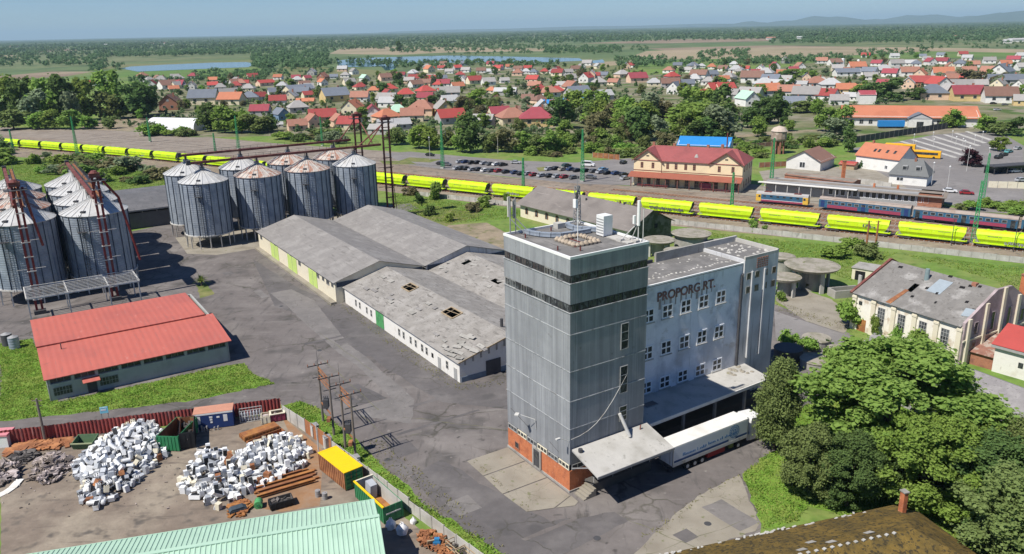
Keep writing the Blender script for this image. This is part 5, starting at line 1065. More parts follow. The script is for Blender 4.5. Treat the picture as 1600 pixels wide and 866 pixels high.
for k in range(9):
    x = 3 + 4.6 * k; m = MB(); prof = [(x - .7, 1.3), (x + .7, 1.3), (x + .7, 2.6)] + [(x + .7 * math.cos(t), 2.6 + .7 * math.sin(t)) for t in np.linspace(.3, 2.85, 7)] + [(x - .7, 2.6)]
    m.yprism(prof, -.05, 0.0); w_ = m.obj('arched_window', 'brick_old', OW)
    prof = [(x - .5, 1.4), (x + .5, 1.4), (x + .5, 2.6)] + [(x + .5 * math.cos(t), 2.6 + .5 * math.sin(t)) for t in np.linspace(.3, 2.85, 7)] + [(x - .5, 2.6)]
    m = MB(); m.yprism(prof, -.07, -.05); m.obj('pane', 'glass_dusty', w_)
MB().box(L_, 9, 3.2, L_ + .05, 10.2, 4.4).obj('wall_opening', 'void', OW)
for x, y in ((22, 6), (35.5, 7.4)): z = ze + (zr - ze) * y / (D / 2); MB().box(x, y, z - .3, x + .4, y + .4, z + .7).obj('roof_vent', 'steel_dark', OW)
m = MB(); m.tube((34, 7.7, 8), (34, 7.7, 9.1), .2); m.obj('chimney', 'red_steel_dark', OW)
# ------------------------------------------------------------------ scrapyard fences
def corr_fence(label, A, B, h, mat, name='corrugated_fence', per=.5, panels=None):
    O_, an, L_ = frame2(A, B); t = thing(name, label, 'fence', O_, an); m = MB(); n = int(L_ / per)
    for k in range(n):
        x = k * per; jz = h + .08 * math.sin(k * 12.9) * (k % 4 == 0)
        xs = [x, x + per * .3, x + per * .5, x + per * .8, x + per]; ys = [0, 0, .1, .1, 0]
        for i in range(4): m.poly((xs[i], ys[i], .05), (xs[i + 1], ys[i + 1], .05), (xs[i + 1], ys[i + 1], jz), (xs[i], ys[i], jz)); m.poly((xs[i], ys[i] + .03, jz), (xs[i + 1], ys[i + 1] + .03, jz), (xs[i + 1], ys[i + 1] + .03, .05), (xs[i], ys[i] + .03, .05))
    m.obj('panel', mat, t)
    for k in range(int(L_ / 3) + 1): MB().box(k * 3, .2, 0, k * 3 + .12, .32, h).obj('post', 'steel_dark', t)
    MB().box(0, .14, h * .8, L_, .198, h * .8 + .08).obj('rail', 'steel_dark', t); return t
corr_fence('red corrugated sheet fence between the road and the scrapyard', at(-40, 702), at(441, 644), 2.25, 'corr_red')
def plain_fence(label, A, B, h, mat, name='concrete_fence', step=2.2, cat='fence'):
    O_, an, L_ = frame2(A, B); t = thing(name, label, cat, O_, an); n = max(1, round(L_ / step)); st = L_ / n
    for k in range(n): MB().box(k * st + .07, -.04, .03, (k + 1) * st - .07, .04, h - .05 + .05 * (k * 7 % 3)).obj('panel', mat, t)
    for k in range(n + 1): MB().box(k * st - .07, -.08, 0, k * st + .07, .08, h + .08).obj('post', 'concrete', t)
    return t
plain_fence('pale concrete panel fence meeting the red corrugated fence at the grass strip', at(443, 652), at(478, 676), 2.0, 'concrete_pale')
plain_fence('rusty orange fence panel between the concrete sections', at(478, 676), at(520, 708), 2.2, pm('rust_fence', (.36, .15, .065), .2, .7, streak=((.22, .09, .05), (3, 3, .3), .55, .7)), 'rusty_fence')
plain_fence('concrete panel fence passing behind the two containers', at(520, 708), at(640, 800), 1.9, 'concrete_pale')
plain_fence('concrete panel fence running past the wire cages', at(640, 800), at(800, 920), 1.6, 'concrete_pale')
# ------------------------------------------------------------------ containers, skips and bins
def container(name, label, A, B, wd, h, mat, inner, rim=None, lid=None, fill=None):
    """open box from ground corner A to B (its near long edge), wd deep"""
    O_, an, L_ = frame2(A, B); t = thing(name, label, 'container', O_, an); e = .08
    m = MB(); m.box(0, 0, .12, L_, e, h); m.box(0, wd - e, .12, L_, wd, h); m.box(0, e, .12, e, wd - e, h); m.box(L_ - e, e, .12, L_, wd - e, h); m.obj('shell', mat, t)
    m = MB(); n = int(L_ / .5)
    for k in range(n + 1): x = k * (L_ - .08) / n; m.box(x, -.06, .15, x + .1, 0, h - .1); m.box(x, wd, .15, x + .1, wd + .06, h - .1)
    for k in range(4): y = .1 + k * (wd - .3) / 3; m.box(-.06, y, .15, 0, y + .1, h - .1); m.box(L_, y, .15, L_ + .06, y + .1, h - .1)
    m.obj('side_rib', mat, t); MB().box(e, e, .12, L_ - e, wd - e, .2).obj('floor', inner, t)
    m = MB(); m.box(e, e, .2, L_ - e, e + .02, h - .02); m.box(e, wd - e - .02, .2, L_ - e, wd - e, h - .02); m.box(e, e, .2, e + .02, wd - e, h - .02); m.box(L_ - e - .02, e, .2, L_ - e, wd - e, h - .02); m.obj('inner_wall', inner, t)
    if rim:
        m = MB(); r_ = .16
        m.box(-.08, -.08, h, L_ + .08, r_, h + .1); m.box(-.08, wd - r_, h, L_ + .08, wd + .08, h + .1); m.box(-.08, r_, h, r_, wd - r_, h + .1); m.box(L_ - r_, r_, h, L_ + .08, wd - r_, h + .1); m.obj('rim', rim, t)
    if lid: MB().box(.1, .1, h + .02, L_ - .1, wd - .1, h + .08).obj('cover', lid, t)
    if fill:
        m = MB()
        for k in range(int(40 * L_ * wd / 12)):
            m.obox((e + .3 + (L_ - .8) * rm(), .3 + (wd - .6) * rm(), h * (.35 + .4 * rm())), (.3 + .8 * rm(), .15 + .4 * rm(), .1 + .3 * rm()), Matrix.Rotation(rm() * 6, 3, 'Z') @ Matrix.Rotation(rm() * 2, 3, 'X'))
        o = m.obj('load', fill, t); o['kind'] = 'stuff'
    return t
random.seed(41)
Z = lambda x, y: at(x, y)
c_ = Vector((-25.4, 91.8, 0)); d_ = Vector((-21.1, 86.8, 0))
def container_z(name, label, P, Q, wd, h, *a, **k): return container(name, label, P, Q, wd, h, *a, **k)
container_z('scrap_container', 'tall rusty sided container with a bright yellow cover and green end doors', Vector((-25.3, 91.6, 0)), Vector((-21.0, 86.5, 0)), 2.5, 2.5, 'rust', 'rust', 'yellow_paint', 'yellow_paint')
t = thing('container_door', 'green ribbed end gate of the yellow covered container', 'gate', (-20.95, 86.45, 0), 0) if False else None
container_z('scrap_container', 'open green container with one yellow rim and pale inner walls', Vector((-19.5, 85.0, 0)), Vector((-15.2, 79.3, 0)), 2.5, 2.2, 'green_paint', 'concrete_pale', None, None, None)
o = [x for x in bpy.data.objects if x.name.startswith('scrap_container')]
sc1, sc2 = o[0], o[1]
m = MB(); m.box(6.62, .02, .15, 6.7, 2.48, 2.45); m.obj('end_gate', 'green_paint_light', sc1)
m = MB()
for k in range(4): m.box(6.70, .1, .3 + .55 * k, 6.78, 2.4, .42 + .55 * k)
for y in (.1, 1.2, 2.3): m.box(6.70, y, .2, 6.77, y + .1, 2.4)
m.obj('gate_rib', 'green_paint', sc1)
m = MB(); m.box(-.1, -.12, 2.2, 7.2, .12, 2.34); m.obj('rim', 'yellow_paint', sc2); MB().box(-.1, .12, 2.2, .1, 2.5, 2.32).obj('end_rim', 'plaster_cream', sc2)
MB().box(.15, .15, .2, 7.0, 2.35, .26).obj('rusty_floor', 'rust_orange', sc2)
m = MB(); m.obox((1.3, 1.5, 1.3), (1.3, .9, 1.9), Matrix.Rotation(.15, 3, 'Y')); m.obj('load', 'enamel_grey', sc2)
m = MB(); m.box(7.16, .3, 1.2, 7.26, 2.2, 1.35); m.obj('gate_bar', 'steel_pale', sc2)
container('scrap_container', 'green open container with a rusty inside beside the larger white goods heap', at(248, 705), at(281, 706), 5.6, 2.3, 'green_paint', 'rust', None, None, None)
container('black_container', 'black open container standing tight beside the green one', at(283, 704), at(306, 700), 5.2, 2.5, 'blackish', 'rust', None, None, 'scrap_dark')
BS = thing('blue_container', 'dark blue container stall with a white top band against the red fence', 'container', at(305, 674), frame2(at(305, 674), at(366, 666))[1]); L_ = (at(366, 666) - at(305, 674)).length
MB().box(0, 0, .1, L_, 2.4, 2.5).obj('body', 'skip_blue', BS); MB().box(-.03, -.03, 2.28, L_ + .03, 0, 2.52).obj('top_band', 'white_paint', BS); MB().box(-.05, .0, 2.5, L_ + .05, 2.45, 2.6).obj('roof', pm('roof_rosy', (.52, .25, .17), .1, 1), BS)
for x, z, w_, h in ((.3, 1.0, .6, 1.1), (2.1, 1.75, .45, .25), (2.15, 1.35, .35, .3), (2.2, .95, .3, .25), (3.1, 1.65, .4, .25), (4.0, 1.0, .55, 1.05)): MB().box(x, -.03, z, x + w_, 0, z + h).obj('notice', 'white_paint', BS)
m = MB(); [m.cyl(x, -.5, 0, .5 + .5 * rm(), .12, n=8) for x in (.5, 1, 1.3, 1.7, 2.7, 3.2)]; m.obj('leaning_scrap', 'steel_grey', BS)
GC = thing('gas_bottle_cage', 'row of grey green gas bottles in a frame against the red fence', 'bottle rack', at(376, 662), frame2(at(376, 662), at(408, 657))[1])
for k in range(7): m = MB(); m.cyl(.3 + .42 * k, .4, .15, 1.35, .16, n=10); m.cyl(.3 + .42 * k, .4, 1.35, 1.6, .16, .06, 10); m.obj('gas_bottle', 'enamel_grey', GC, True)
m = MB(); [m.bar((x, y, 0), (x, y, 1.9), .07) for x in (0, 3.1) for y in (0, .9)]; m.bar((0, 0, 1.9), (3.1, 0, 1.9), .07); m.bar((0, .9, 1.9), (3.1, .9, 1.9), .07); m.bar((0, 0, .1), (3.1, 0, .1), .07); m.bar((0, 0, 1), (3.1, 0, 1), .05); m.obj('frame', 'steel_pale', GC)
container('waste_box', 'cream square waste box beside the maroon bin', at(409, 664), at(423, 662), 1.4, 1.25, 'plaster_cream', 'timber', None, None, 'scrap_mix')
container('waste_box', 'maroon waste bin at the fence corner', at(424, 661), at(446, 657), 1.4, 1.2, 'maroon_bin', 'timber', 'plaster_cream', None, 'scrap_mix')
container('metal_trough', 'long rust orange trough lying nearer the fence', at(383, 692), at(438, 673), 1.9, .7, 'rust_orange', 'rust_orange', None, 'rust_orange')
container('metal_trough', 'long dull rusty trough beside the white goods heap', at(391, 700), at(446, 679), 1.0, .65, 'rust', 'rust', None, None)
container('black_skip', 'black open skip filled with dark tangled scrap by the green roof', at(424, 800), at(460, 790), 1.5, .95, 'blackish', 'scrap_dark', None, None, 'scrap_dark')
SK = thing('skip', 'green sloping sided skip beside the rusty scrap heaps', 'skip', at(114, 703), .05)
m = MB(); m.xprism([(0, .1), (1.8, .1), (2.0, 1.3), (-.3, 1.0)], 0, .1); m.xprism([(0, .1), (1.8, .1), (2.0, 1.3), (-.3, 1.0)], 2.7, 2.8); m.xprism([(0, .1), (.08, .1), (-.2, 1.0), (-.3, 1.0)], .1, 2.7); m.xprism([(1.72, .1), (1.8, .1), (2.0, 1.3), (1.9, 1.3)], .1, 2.7); m.box(.1, 0, .05, 2.7, 1.8, .12); m.obj('shell', pm('skip_green', (.10, .17, .09), .2, 1), SK)
MB().box(-.05, -.4, .95, 2.85, -.25, 1.1).obj('rim', pm('skip_rim', (.35, .38, .22), .2, 1), SK)
# beams, drums, bags, cages
BM = thing('beam_stack', 'stack of long rusty steel beams between the white goods and the yellow covered container', 'beams', at(402, 782), frame2(at(402, 782), at(486, 757))[1])
random.seed(43)
for k in range(11):
    x0 = rm() * .8; L_ = 6.0 + 1.8 * rm(); y = k * .34; z = .0 if k % 3 else .28; m = MB(); m.box(x0, y, z, x0 + L_, y + .3, z + .05); m.box(x0, y + .13, z + .05, x0 + L_, y + .17, z + .25); m.box(x0, y, z + .25, x0 + L_, y + .3, z + .3); m.obj('beam', 'rust' if k % 2 else 'rust_orange', BM)
for (x, y), l in (((497, 776), 'grey steel drum beside the rusty container foot'), ((508, 780), 'dented drum with refuse on top beside the grey drum')):
    t = thing('oil_drum', l, 'drum', at(x, y)); m = MB(); m.cyl(0, 0, 0, .88, .32, n=16); m.cyl(0, 0, .3, .34, .34, n=16); m.cyl(0, 0, .58, .62, .34, n=16); m.obj('drum', 'steel_grey', t, True); MB().cyl(.1, 0, .88, .92, .05, n=6).obj('bung', 'rust', t)
t = thing('green_barrel', 'bright green barrel end leaning beside the black skip', 'barrel', at(404, 796), .5); m = MB(); m.tube((0, 0, .5), (.3, 1.0, .5), .5, n=14); m.obj('barrel', 'green_paint_light', t, True); MB().tube((-.02, -.06, .5), (0, 0, .5), .2, n=8).obj('bung', 'green_paint', t)
def bag(label, x, y, s):
    t = thing('bulk_bag', label, 'bag', at(x, y), rm() * 3, 'big white bulk bags'); me = bpy.data.meshes.new('bag'); m = MB(); n = 10; rows = [(0, .42), (.12, .55), (.5, .60), (.85, .5), (1.05, .28), (1.25, .1)]
    vs = []
    for z, r in rows:
        for i in range(n): q = r * (1 + .16 * math.sin(i * 2.3 + z * 5) + .08 * math.sin(i * 5 + 9 * z)); vs.append((q * math.cos(2 * math.pi * i / n) * s, q * math.sin(2 * math.pi * i / n) * s, z * s))
    fs = [(j * n + i, j * n + (i + 1) % n, (j + 1) * n + (i + 1) % n, (j + 1) * n + i) for j in range(len(rows) - 1) for i in range(n)] + [tuple(range(len(rows) * n - n, len(rows) * n))]
    m.add(vs, fs); m.obj('sack', 'bag_white', t, True); m = MB()
    for a in (0, 2, 4): m.tube((.3 * math.cos(a) * s, .3 * math.sin(a) * s, .95 * s), (.1 * math.cos(a + .7) * s, .1 * math.sin(a + .7) * s, 1.4 * s), .05, n=5)
    m.obj('lifting_loop', 'bag_white', t)
bag('slumped white bulk bag against the green container end', 611, 826, 1.0); bag('knotted white bulk bag standing upright beside the slumped one', 629, 834, 1.1)
bag('small pale bag leaning against the concrete fence', 646, 818, .6)
def cage(x, y, an, label):
    t = thing('wire_cage', label, 'cage', at(x, y), an); m = MB()
    for a in (0, 1.9):
        for b in (0, 1.3): m.bar((a, b, 0), (a, b, 1.2), .09)
    for z in (.1, .65, 1.2):
        for b in (0, 1.3): m.bar((0, b, z), (1.9, b, z), .08)
        for a in (0, 1.9): m.bar((a, 0, z), (a, 1.3, z), .08)
    m.obj('frame', 'timber', t); m = MB()
    for k in range(20): m.obox((.2 + 1.5 * rm(), .2 + .9 * rm(), .2 + .5 * rm()), (.2 + .6 * rm(), .15, .15), Matrix.Rotation(rm() * 6, 3, 'Z') @ Matrix.Rotation(rm(), 3, 'X'))
    o = m.obj('load', 'scrap_dark', t); o['kind'] = 'stuff'
cage(697, 860, GR + .1, 'timber framed cage of scrap nearest the fence end'); cage(712, 876, GR + .1, 'timber framed cage cut by the picture edge')
def heap(name, label, pts, h, n, mat, sz=(.3, 1.3), z0=0., flat=False):
    P = [at(*p) for p in pts]; cx = sum(p.x for p in P) / len(P); cy = sum(p.y for p in P) / len(P); m = MB()
    R = max((Vector((p.x - cx, p.y - cy, 0))).length for p in P); k = 0
    x0, x1, y0, y1 = min(p.x for p in P), max(p.x for p in P), min(p.y for p in P), max(p.y for p in P)
    while k < n:
        x, y = x0 + (x1 - x0) * rm(), y0 + (y1 - y0) * rm()
        if not inside((x, y), [(p.x, p.y) for p in P]): continue
        f = max(0, 1 - math.hypot(x - cx, y - cy) / R); z = z0 + h * f * (.3 + .7 * rm()); s = sz[0] + (sz[1] - sz[0]) * rm() ** 2
        Mx = Matrix.Rotation(rm() * 6.3, 3, 'Z') @ Matrix.Rotation((rm() - .5) * (.6 if flat else 2.4), 3, 'X')
        m.obox((x - cx, y - cy, z + .08), (s, s * (.15 + .5 * rm()), .04 + .18 * rm()), Mx); k += 1
    o = m.obj(name, mat); o.location = (cx, cy, 0); tag(o, label, 'scrap heap', None, 'stuff'); return o
random.seed(44)
heap('scrap_heap', 'heap of mixed metal scrap beside the green skip', [(45, 752), (62, 718), (85, 708), (118, 722), (105, 745), (70, 760)], 1.4, 330, 'scrap_mix')
heap('scrap_heap', 'dark wiry scrap heap near the wooden pole', [(14, 726), (20, 712), (50, 704), (60, 712), (40, 726)], 1.0, 200, 'scrap_dark')
heap('scrap_heap', 'heap of bundled rags and grey scrap at the picture edge', [(-20, 760), (-10, 722), (15, 722), (32, 735), (25, 752), (0, 760)], 1.2, 200, 'scrap_mix')
heap('scrap_heap', 'low rusty strips lying along the red fence', [(12, 708), (30, 696), (110, 688), (112, 698), (60, 704), (30, 712)], .5, 170, 'rust', (.6, 2.4), flat=True)
heap('scrap_heap', 'rusty offcuts between the bulk bags and cages', [(652, 838), (668, 826), (700, 850), (722, 872), (700, 880), (660, 852)], .8, 240, 'rust', (.2, .9))
heap('scrap_heap', 'brown planks and offcuts by the green roof edge', [(355, 808), (362, 786), (385, 782), (392, 796), (380, 808)], .6, 110, 'rust_orange', (.3, 1.2), flat=True)
heap('scrap_litter', 'small litter scattered around the heaps', [(0, 790), (0, 700), (120, 700), (300, 690), (400, 700), (400, 760), (280, 800), (120, 810)], .02, 190, 'scrap_mix', (.05, .3), flat=True)
for k, (x, y, l) in enumerate(((4, 772, 'white door panel lying flat at the picture edge'), (17, 765, 'white door panel overlapping the others'), (26, 757, 'smaller white panel beside the rag heap'))):
    p = at(x, y); o = MB().box(-.5, -1.0, .02 + .06 * k, .5, 1.0, .07 + .06 * k).obj('door_panel', 'plaster_white'); o.location = p; o.rotation_euler = (0, 0, -.5 + .3 * k); tag(o, l, 'panel')
p = at(372, 800); o = MB(); o.box(-1, -.5, 0, 1, .5, .5); o.yprism([(-1, .5), (1, .5), (.6, .75), (-.7, .7)], -.45, .45); o = o.obj('tarpaulin_bundle', pm('tarp_navy', (.05, .07, .09), .3, 2, bump=.4)); o.location = p; o.rotation_euler = (0, 0, .5); tag(o, 'dark blue grey tarpaulin bundle beside the bright green barrel', 'tarpaulin')
p = at(683, 856); o = MB(); o.box(-.4, -.3, 0, .4, .3, .9); o.box(-.25, -.2, .9, .3, .25, 1.2); o = o.obj('cloth_bundle', 'cloth_blue'); o.location = p; tag(o, 'bright blue plastic bundle among rusty offcuts', 'bundle')
p = at(673, 853); o = MB().box(-.45, -.06, 0, .45, .06, 1.3).obj('leaning_board', 'timber'); o.location = p; o.rotation_euler = (.5, 0, .3); tag(o, 'pale wooden board leaning beside the blue bundle', 'board')
SG = thing('sign_board', 'pale blue board sign standing behind the red fence', 'sign', at(166, 660), frame2(at(150, 662), at(185, 657))[1])
MB().box(-.55, -.06, 1.5, .55, 0, 2.5).obj('board', 'sign_blue', SG); m = MB(); m.box(-.46, -.075, 2.34, .46, -.06, 2.42); m.box(-.42, -.075, 1.9, .3, -.06, 2.15); m.obj('lettering', 'white_paint', SG); MB().box(-.5, 0, 0, -.4, .1, 1.5).obj('post', 'steel_grey', SG); MB().box(.4, 0, 0, .5, .1, 1.5).obj('post', 'steel_grey', SG)
t = thing('pink_hut', 'small pink box roof just inside the red fence at the picture edge', 'hut', at(2, 700), .1); MB().box(-3, 0, 0, 1.0, 2.2, 1.7).obj('wall', 'white_paint', t); MB().box(-3.1, -.1, 1.7, 1.1, 2.3, 1.95).obj('roof', pm('pinkish', (.62, .24, .27), .1, 1), t)
# ------------------------------------------------------------------ white goods in two heaps
def washing_machine():
    t = thing('washing_machine', 'white front loading washing machine lying in the larger heap', 'washing machine'); MB().box(-.3, -.3, -.42, .3, .3, .42).obj('cabinet', 'enamel', t)
    m = MB(); m.tube((0, -.3, -.04), (0, -.34, -.04), .23, n=14); d = m.obj('door', 'glass_dark', t); m = MB(); m.box(-.29, -.315, .27, .29, -.3, .41); m.obj('control_panel', 'enamel_grey', t); return t
def refrigerator():
    t = thing('refrigerator', 'x', 'refrigerator'); MB().box(-.29, -.28, -.75, .29, .28, .75).obj('cabinet', 'enamel', t); MB().box(-.29, -.33, -.74, .29, -.285, .25).obj('door', 'enamel', t); MB().box(-.29, -.33, .28, .29, -.285, .74).obj('freezer_door', 'enamel', t); m = MB(); m.box(-.26, .28, -.7, .26, .3, .5); m.obj('condenser_grille', 'blackish', t); return t
def cooker():
    t = thing('cooker', 'x', 'cooker'); MB().box(-.28, -.3, -.42, .28, .3, .42).obj('cabinet', 'enamel', t); MB().box(-.22, -.32, -.2, .22, -.3, .2).obj('oven_door', 'glass_dark', t); m = MB(); [m.cyl(x, y, .42, .44, .09, n=8) for x in (-.13, .13) for y in (-.14, .14)]; m.obj('hob_plate', 'blackish', t); return t
def boiler():
    t = thing('water_heater', 'x', 'water heater'); m = MB(); m.cyl(0, 0, -.5, .5, .26, n=14); m.cyl(0, 0, .5, .58, .26, .1, 14); m.cyl(0, 0, -.58, -.5, .1, .26, 14); m.obj('tank', 'enamel', t, True); MB().box(-.1, -.28, -.4, .1, -.2, -.2).obj('cover', 'enamel_grey', t); return t
PRO = [washing_machine(), refrigerator(), cooker(), boiler()]
LBL = ['washing machine with a dark round door', 'tall refrigerator with two doors', 'cooker with a dark oven window', 'rounded water heater']
used = set()
def goods(poly, n, hmax, which, core, seed, wts, wild=1.):
    random.seed(seed); P = [at(*p) for p in poly]; Q = [(p.x, p.y) for p in P]; cx = sum(p[0] for p in Q) / len(Q); cy = sum(p[1] for p in Q) / len(Q)
    def edge(x, y):
        d = 1e9
        for i in range(len(Q)):
            (ax_, ay_), (bx_, by_) = Q[i], Q[(i + 1) % len(Q)]; L2 = (bx_ - ax_) ** 2 + (by_ - ay_) ** 2; t_ = max(0, min(1, ((x - ax_) * (bx_ - ax_) + (y - ay_) * (by_ - ay_)) / L2)); d = min(d, math.hypot(x - ax_ - t_ * (bx_ - ax_), y - ay_ - t_ * (by_ - ay_)))
        return d
    hz = lambda x, y: hmax * min(1, edge(x, y) / 3.2) ** .7
    x0, x1, y0, y1 = min(q[0] for q in Q), max(q[0] for q in Q), min(q[1] for q in Q), max(q[1] for q in Q)
    # the unseen inside of the heap: jumbled sheet metal
    m = MB(); k = 0
    while k < 260:
        x, y = x0 + (x1 - x0) * rm(), y0 + (y1 - y0) * rm()
        if not inside((x, y), Q) or edge(x, y) < .25: continue
        z = hz(x, y) * rm() * .8; m.obox((x - cx, y - cy, z + .2), (.5 + .7 * rm(), .5, .3 + .3 * rm()), Matrix.Rotation(rm() * 6, 3, 'Z') @ Matrix.Rotation(rm() * 1.2, 3, 'X')); k += 1
    o = m.obj('sheet_metal_rubble', core); o.location = (cx, cy, 0); tag(o, 'dented sheet metal filling the inside of the ' + which, 'scrap heap', None, 'stuff')
    spots = []; tries = 0
    while len(spots) < n and tries < 40000:
        tries += 1; x, y = x0 + (x1 - x0) * rm(), y0 + (y1 - y0) * rm()
        if not inside((x, y), Q): continue
        dmin = .80 - .00001 * tries
        if any((x - s[0]) ** 2 + (y - s[1]) ** 2 < dmin * dmin for s in spots): continue
        spots.append((x, y))
    for x, y in spots:
        k = random.choices(range(4), wts)[0]; p = PRO[k]
        lab = LBL[k] + ' in the ' + which; first = k not in used; used.add(k)
        if first: r = p; r.location = (x, y, 0)
        else: r = dup(p, mats=random.choices([None, {'cabinet': 'enamel_grey'}, {'cabinet': 'plaster_cream', 'tank': 'plaster_cream'}, {'cabinet': 'rust', 'tank': 'enamel_grey'}], (62, 20, 13, 3))[0])
        r['label'] = lab; r['group'] = LBL[k].split(' with')[0].replace('white ', '') + 's in the ' + which
        e = edge(x, y); z = hz(x, y); s = .8 + .28 * rm()
        if e < .8: r.rotation_euler = (random.choice([0, 0, math.pi / 2, .2]), random.choice([0, .1, -.1]), rm() * 6.28); z = .45
        else: r.rotation_euler = (rm() * 3.1 if rm() < wild else random.choice([0, 1.57, .15]), (rm() - .5) * (1.2 if rm() < wild else .2), rm() * 6.28 if rm() < wild else .35 + random.choice([0, 1.57, 3.14]) + .3 * rm()); z += .25
        r.location = (x, y, z); r.scale = (s, s, s)
goods([(124, 788), (150, 796), (185, 780), (215, 755), (262, 712), (268, 694), (240, 664), (205, 662), (170, 685), (138, 706), (112, 735), (128, 760)], 190, 1.75, 'larger heap beside the green container', 'enamel_grey', 61, (60, 22, 50, 40), .7)
goods([(274, 768), (300, 782), (338, 800), (395, 770), (440, 752), (490, 722), (478, 690), (452, 682), (410, 690), (370, 712), (318, 705), (290, 735)], 134, 1.45, 'smaller heap before the rusty troughs', 'enamel', 62, (40, 45, 30, 20), .22)
# ------------------------------------------------------------------ railway: rails, hopper wagons, passenger train, masts
TP = [at(x, y, .6) for x, y in ((-260, 207), (0, 227), (137, 238), (279, 252), (591, 285), (800, 307.5), (1007, 327.5), (1150, 342), (1300, 356.5), (1600, 389))]
TP = [Vector((p.x, p.y, 0)) for p in TP]
TD = (TP[-1] - TP[1]).normalized(); TN = Vector((-TD.y, TD.x, 0)); T0 = TP[1].copy()
TS = [(p - T0).dot(TD) for p in TP]; TO = [(p - T0).dot(TN) for p in TP]
def toff(s): return sum(float(np.interp(s + k, TS, TO)) for k in (-30, -15, 0, 15, 30)) / 5
def trk(s, t=0.0, z=0.0):
    o = toff(s); sl = math.atan2(toff(s + 4) - toff(s - 4), 8); an = math.atan2(TD.y, TD.x) + sl
    return T0 + TD * s + TN * o + Vector((-math.sin(an), math.cos(an), 0)) * t + Vector((0, 0, z)), an
def rails(off0, off1, s0, s1):
    m = MB(); n = 24
    for r_ in (-.75, .75):
        for k in range(n):
            sa, sb = s0 + (s1 - s0) * k / n, s0 + (s1 - s0) * (k + 1) / n; ta, tb = off0 + (off1 - off0) * k / n, off0 + (off1 - off0) * (k + 1) / n
            p, q = trk(sa, ta + r_, .22)[0], trk(sb, tb + r_, .22)[0]; m.bar(p, q, .09, .16)
    tag(m.obj('rails', 'rust'), kind='structure')
    m = MB(); k = s0
    while k < s1:
        t_ = off0 + (off1 - off0) * (k - s0) / (s1 - s0); p, a = trk(k, t_, .1); d = Vector((-math.sin(a), math.cos(a), 0)); m.bar(p - d * 1.25, p + d * 1.25, .26, .14); k += 1.2
    tag(m.obj('railway_sleepers', 'concrete'), kind='structure')
for o0, o1, a, b in ((0, 0, -80, 520), (5.2, 5.2, -60, 520), (10.4, 10.2, 40, 520), (15.8, 15.2, 120, 520), (27.2, 21.2, 340, 520), (21, 18.2, 200, 520)): rails(o0, o1, a, b)
pm('end_grey', (.10, .10, .08), .25, 1)
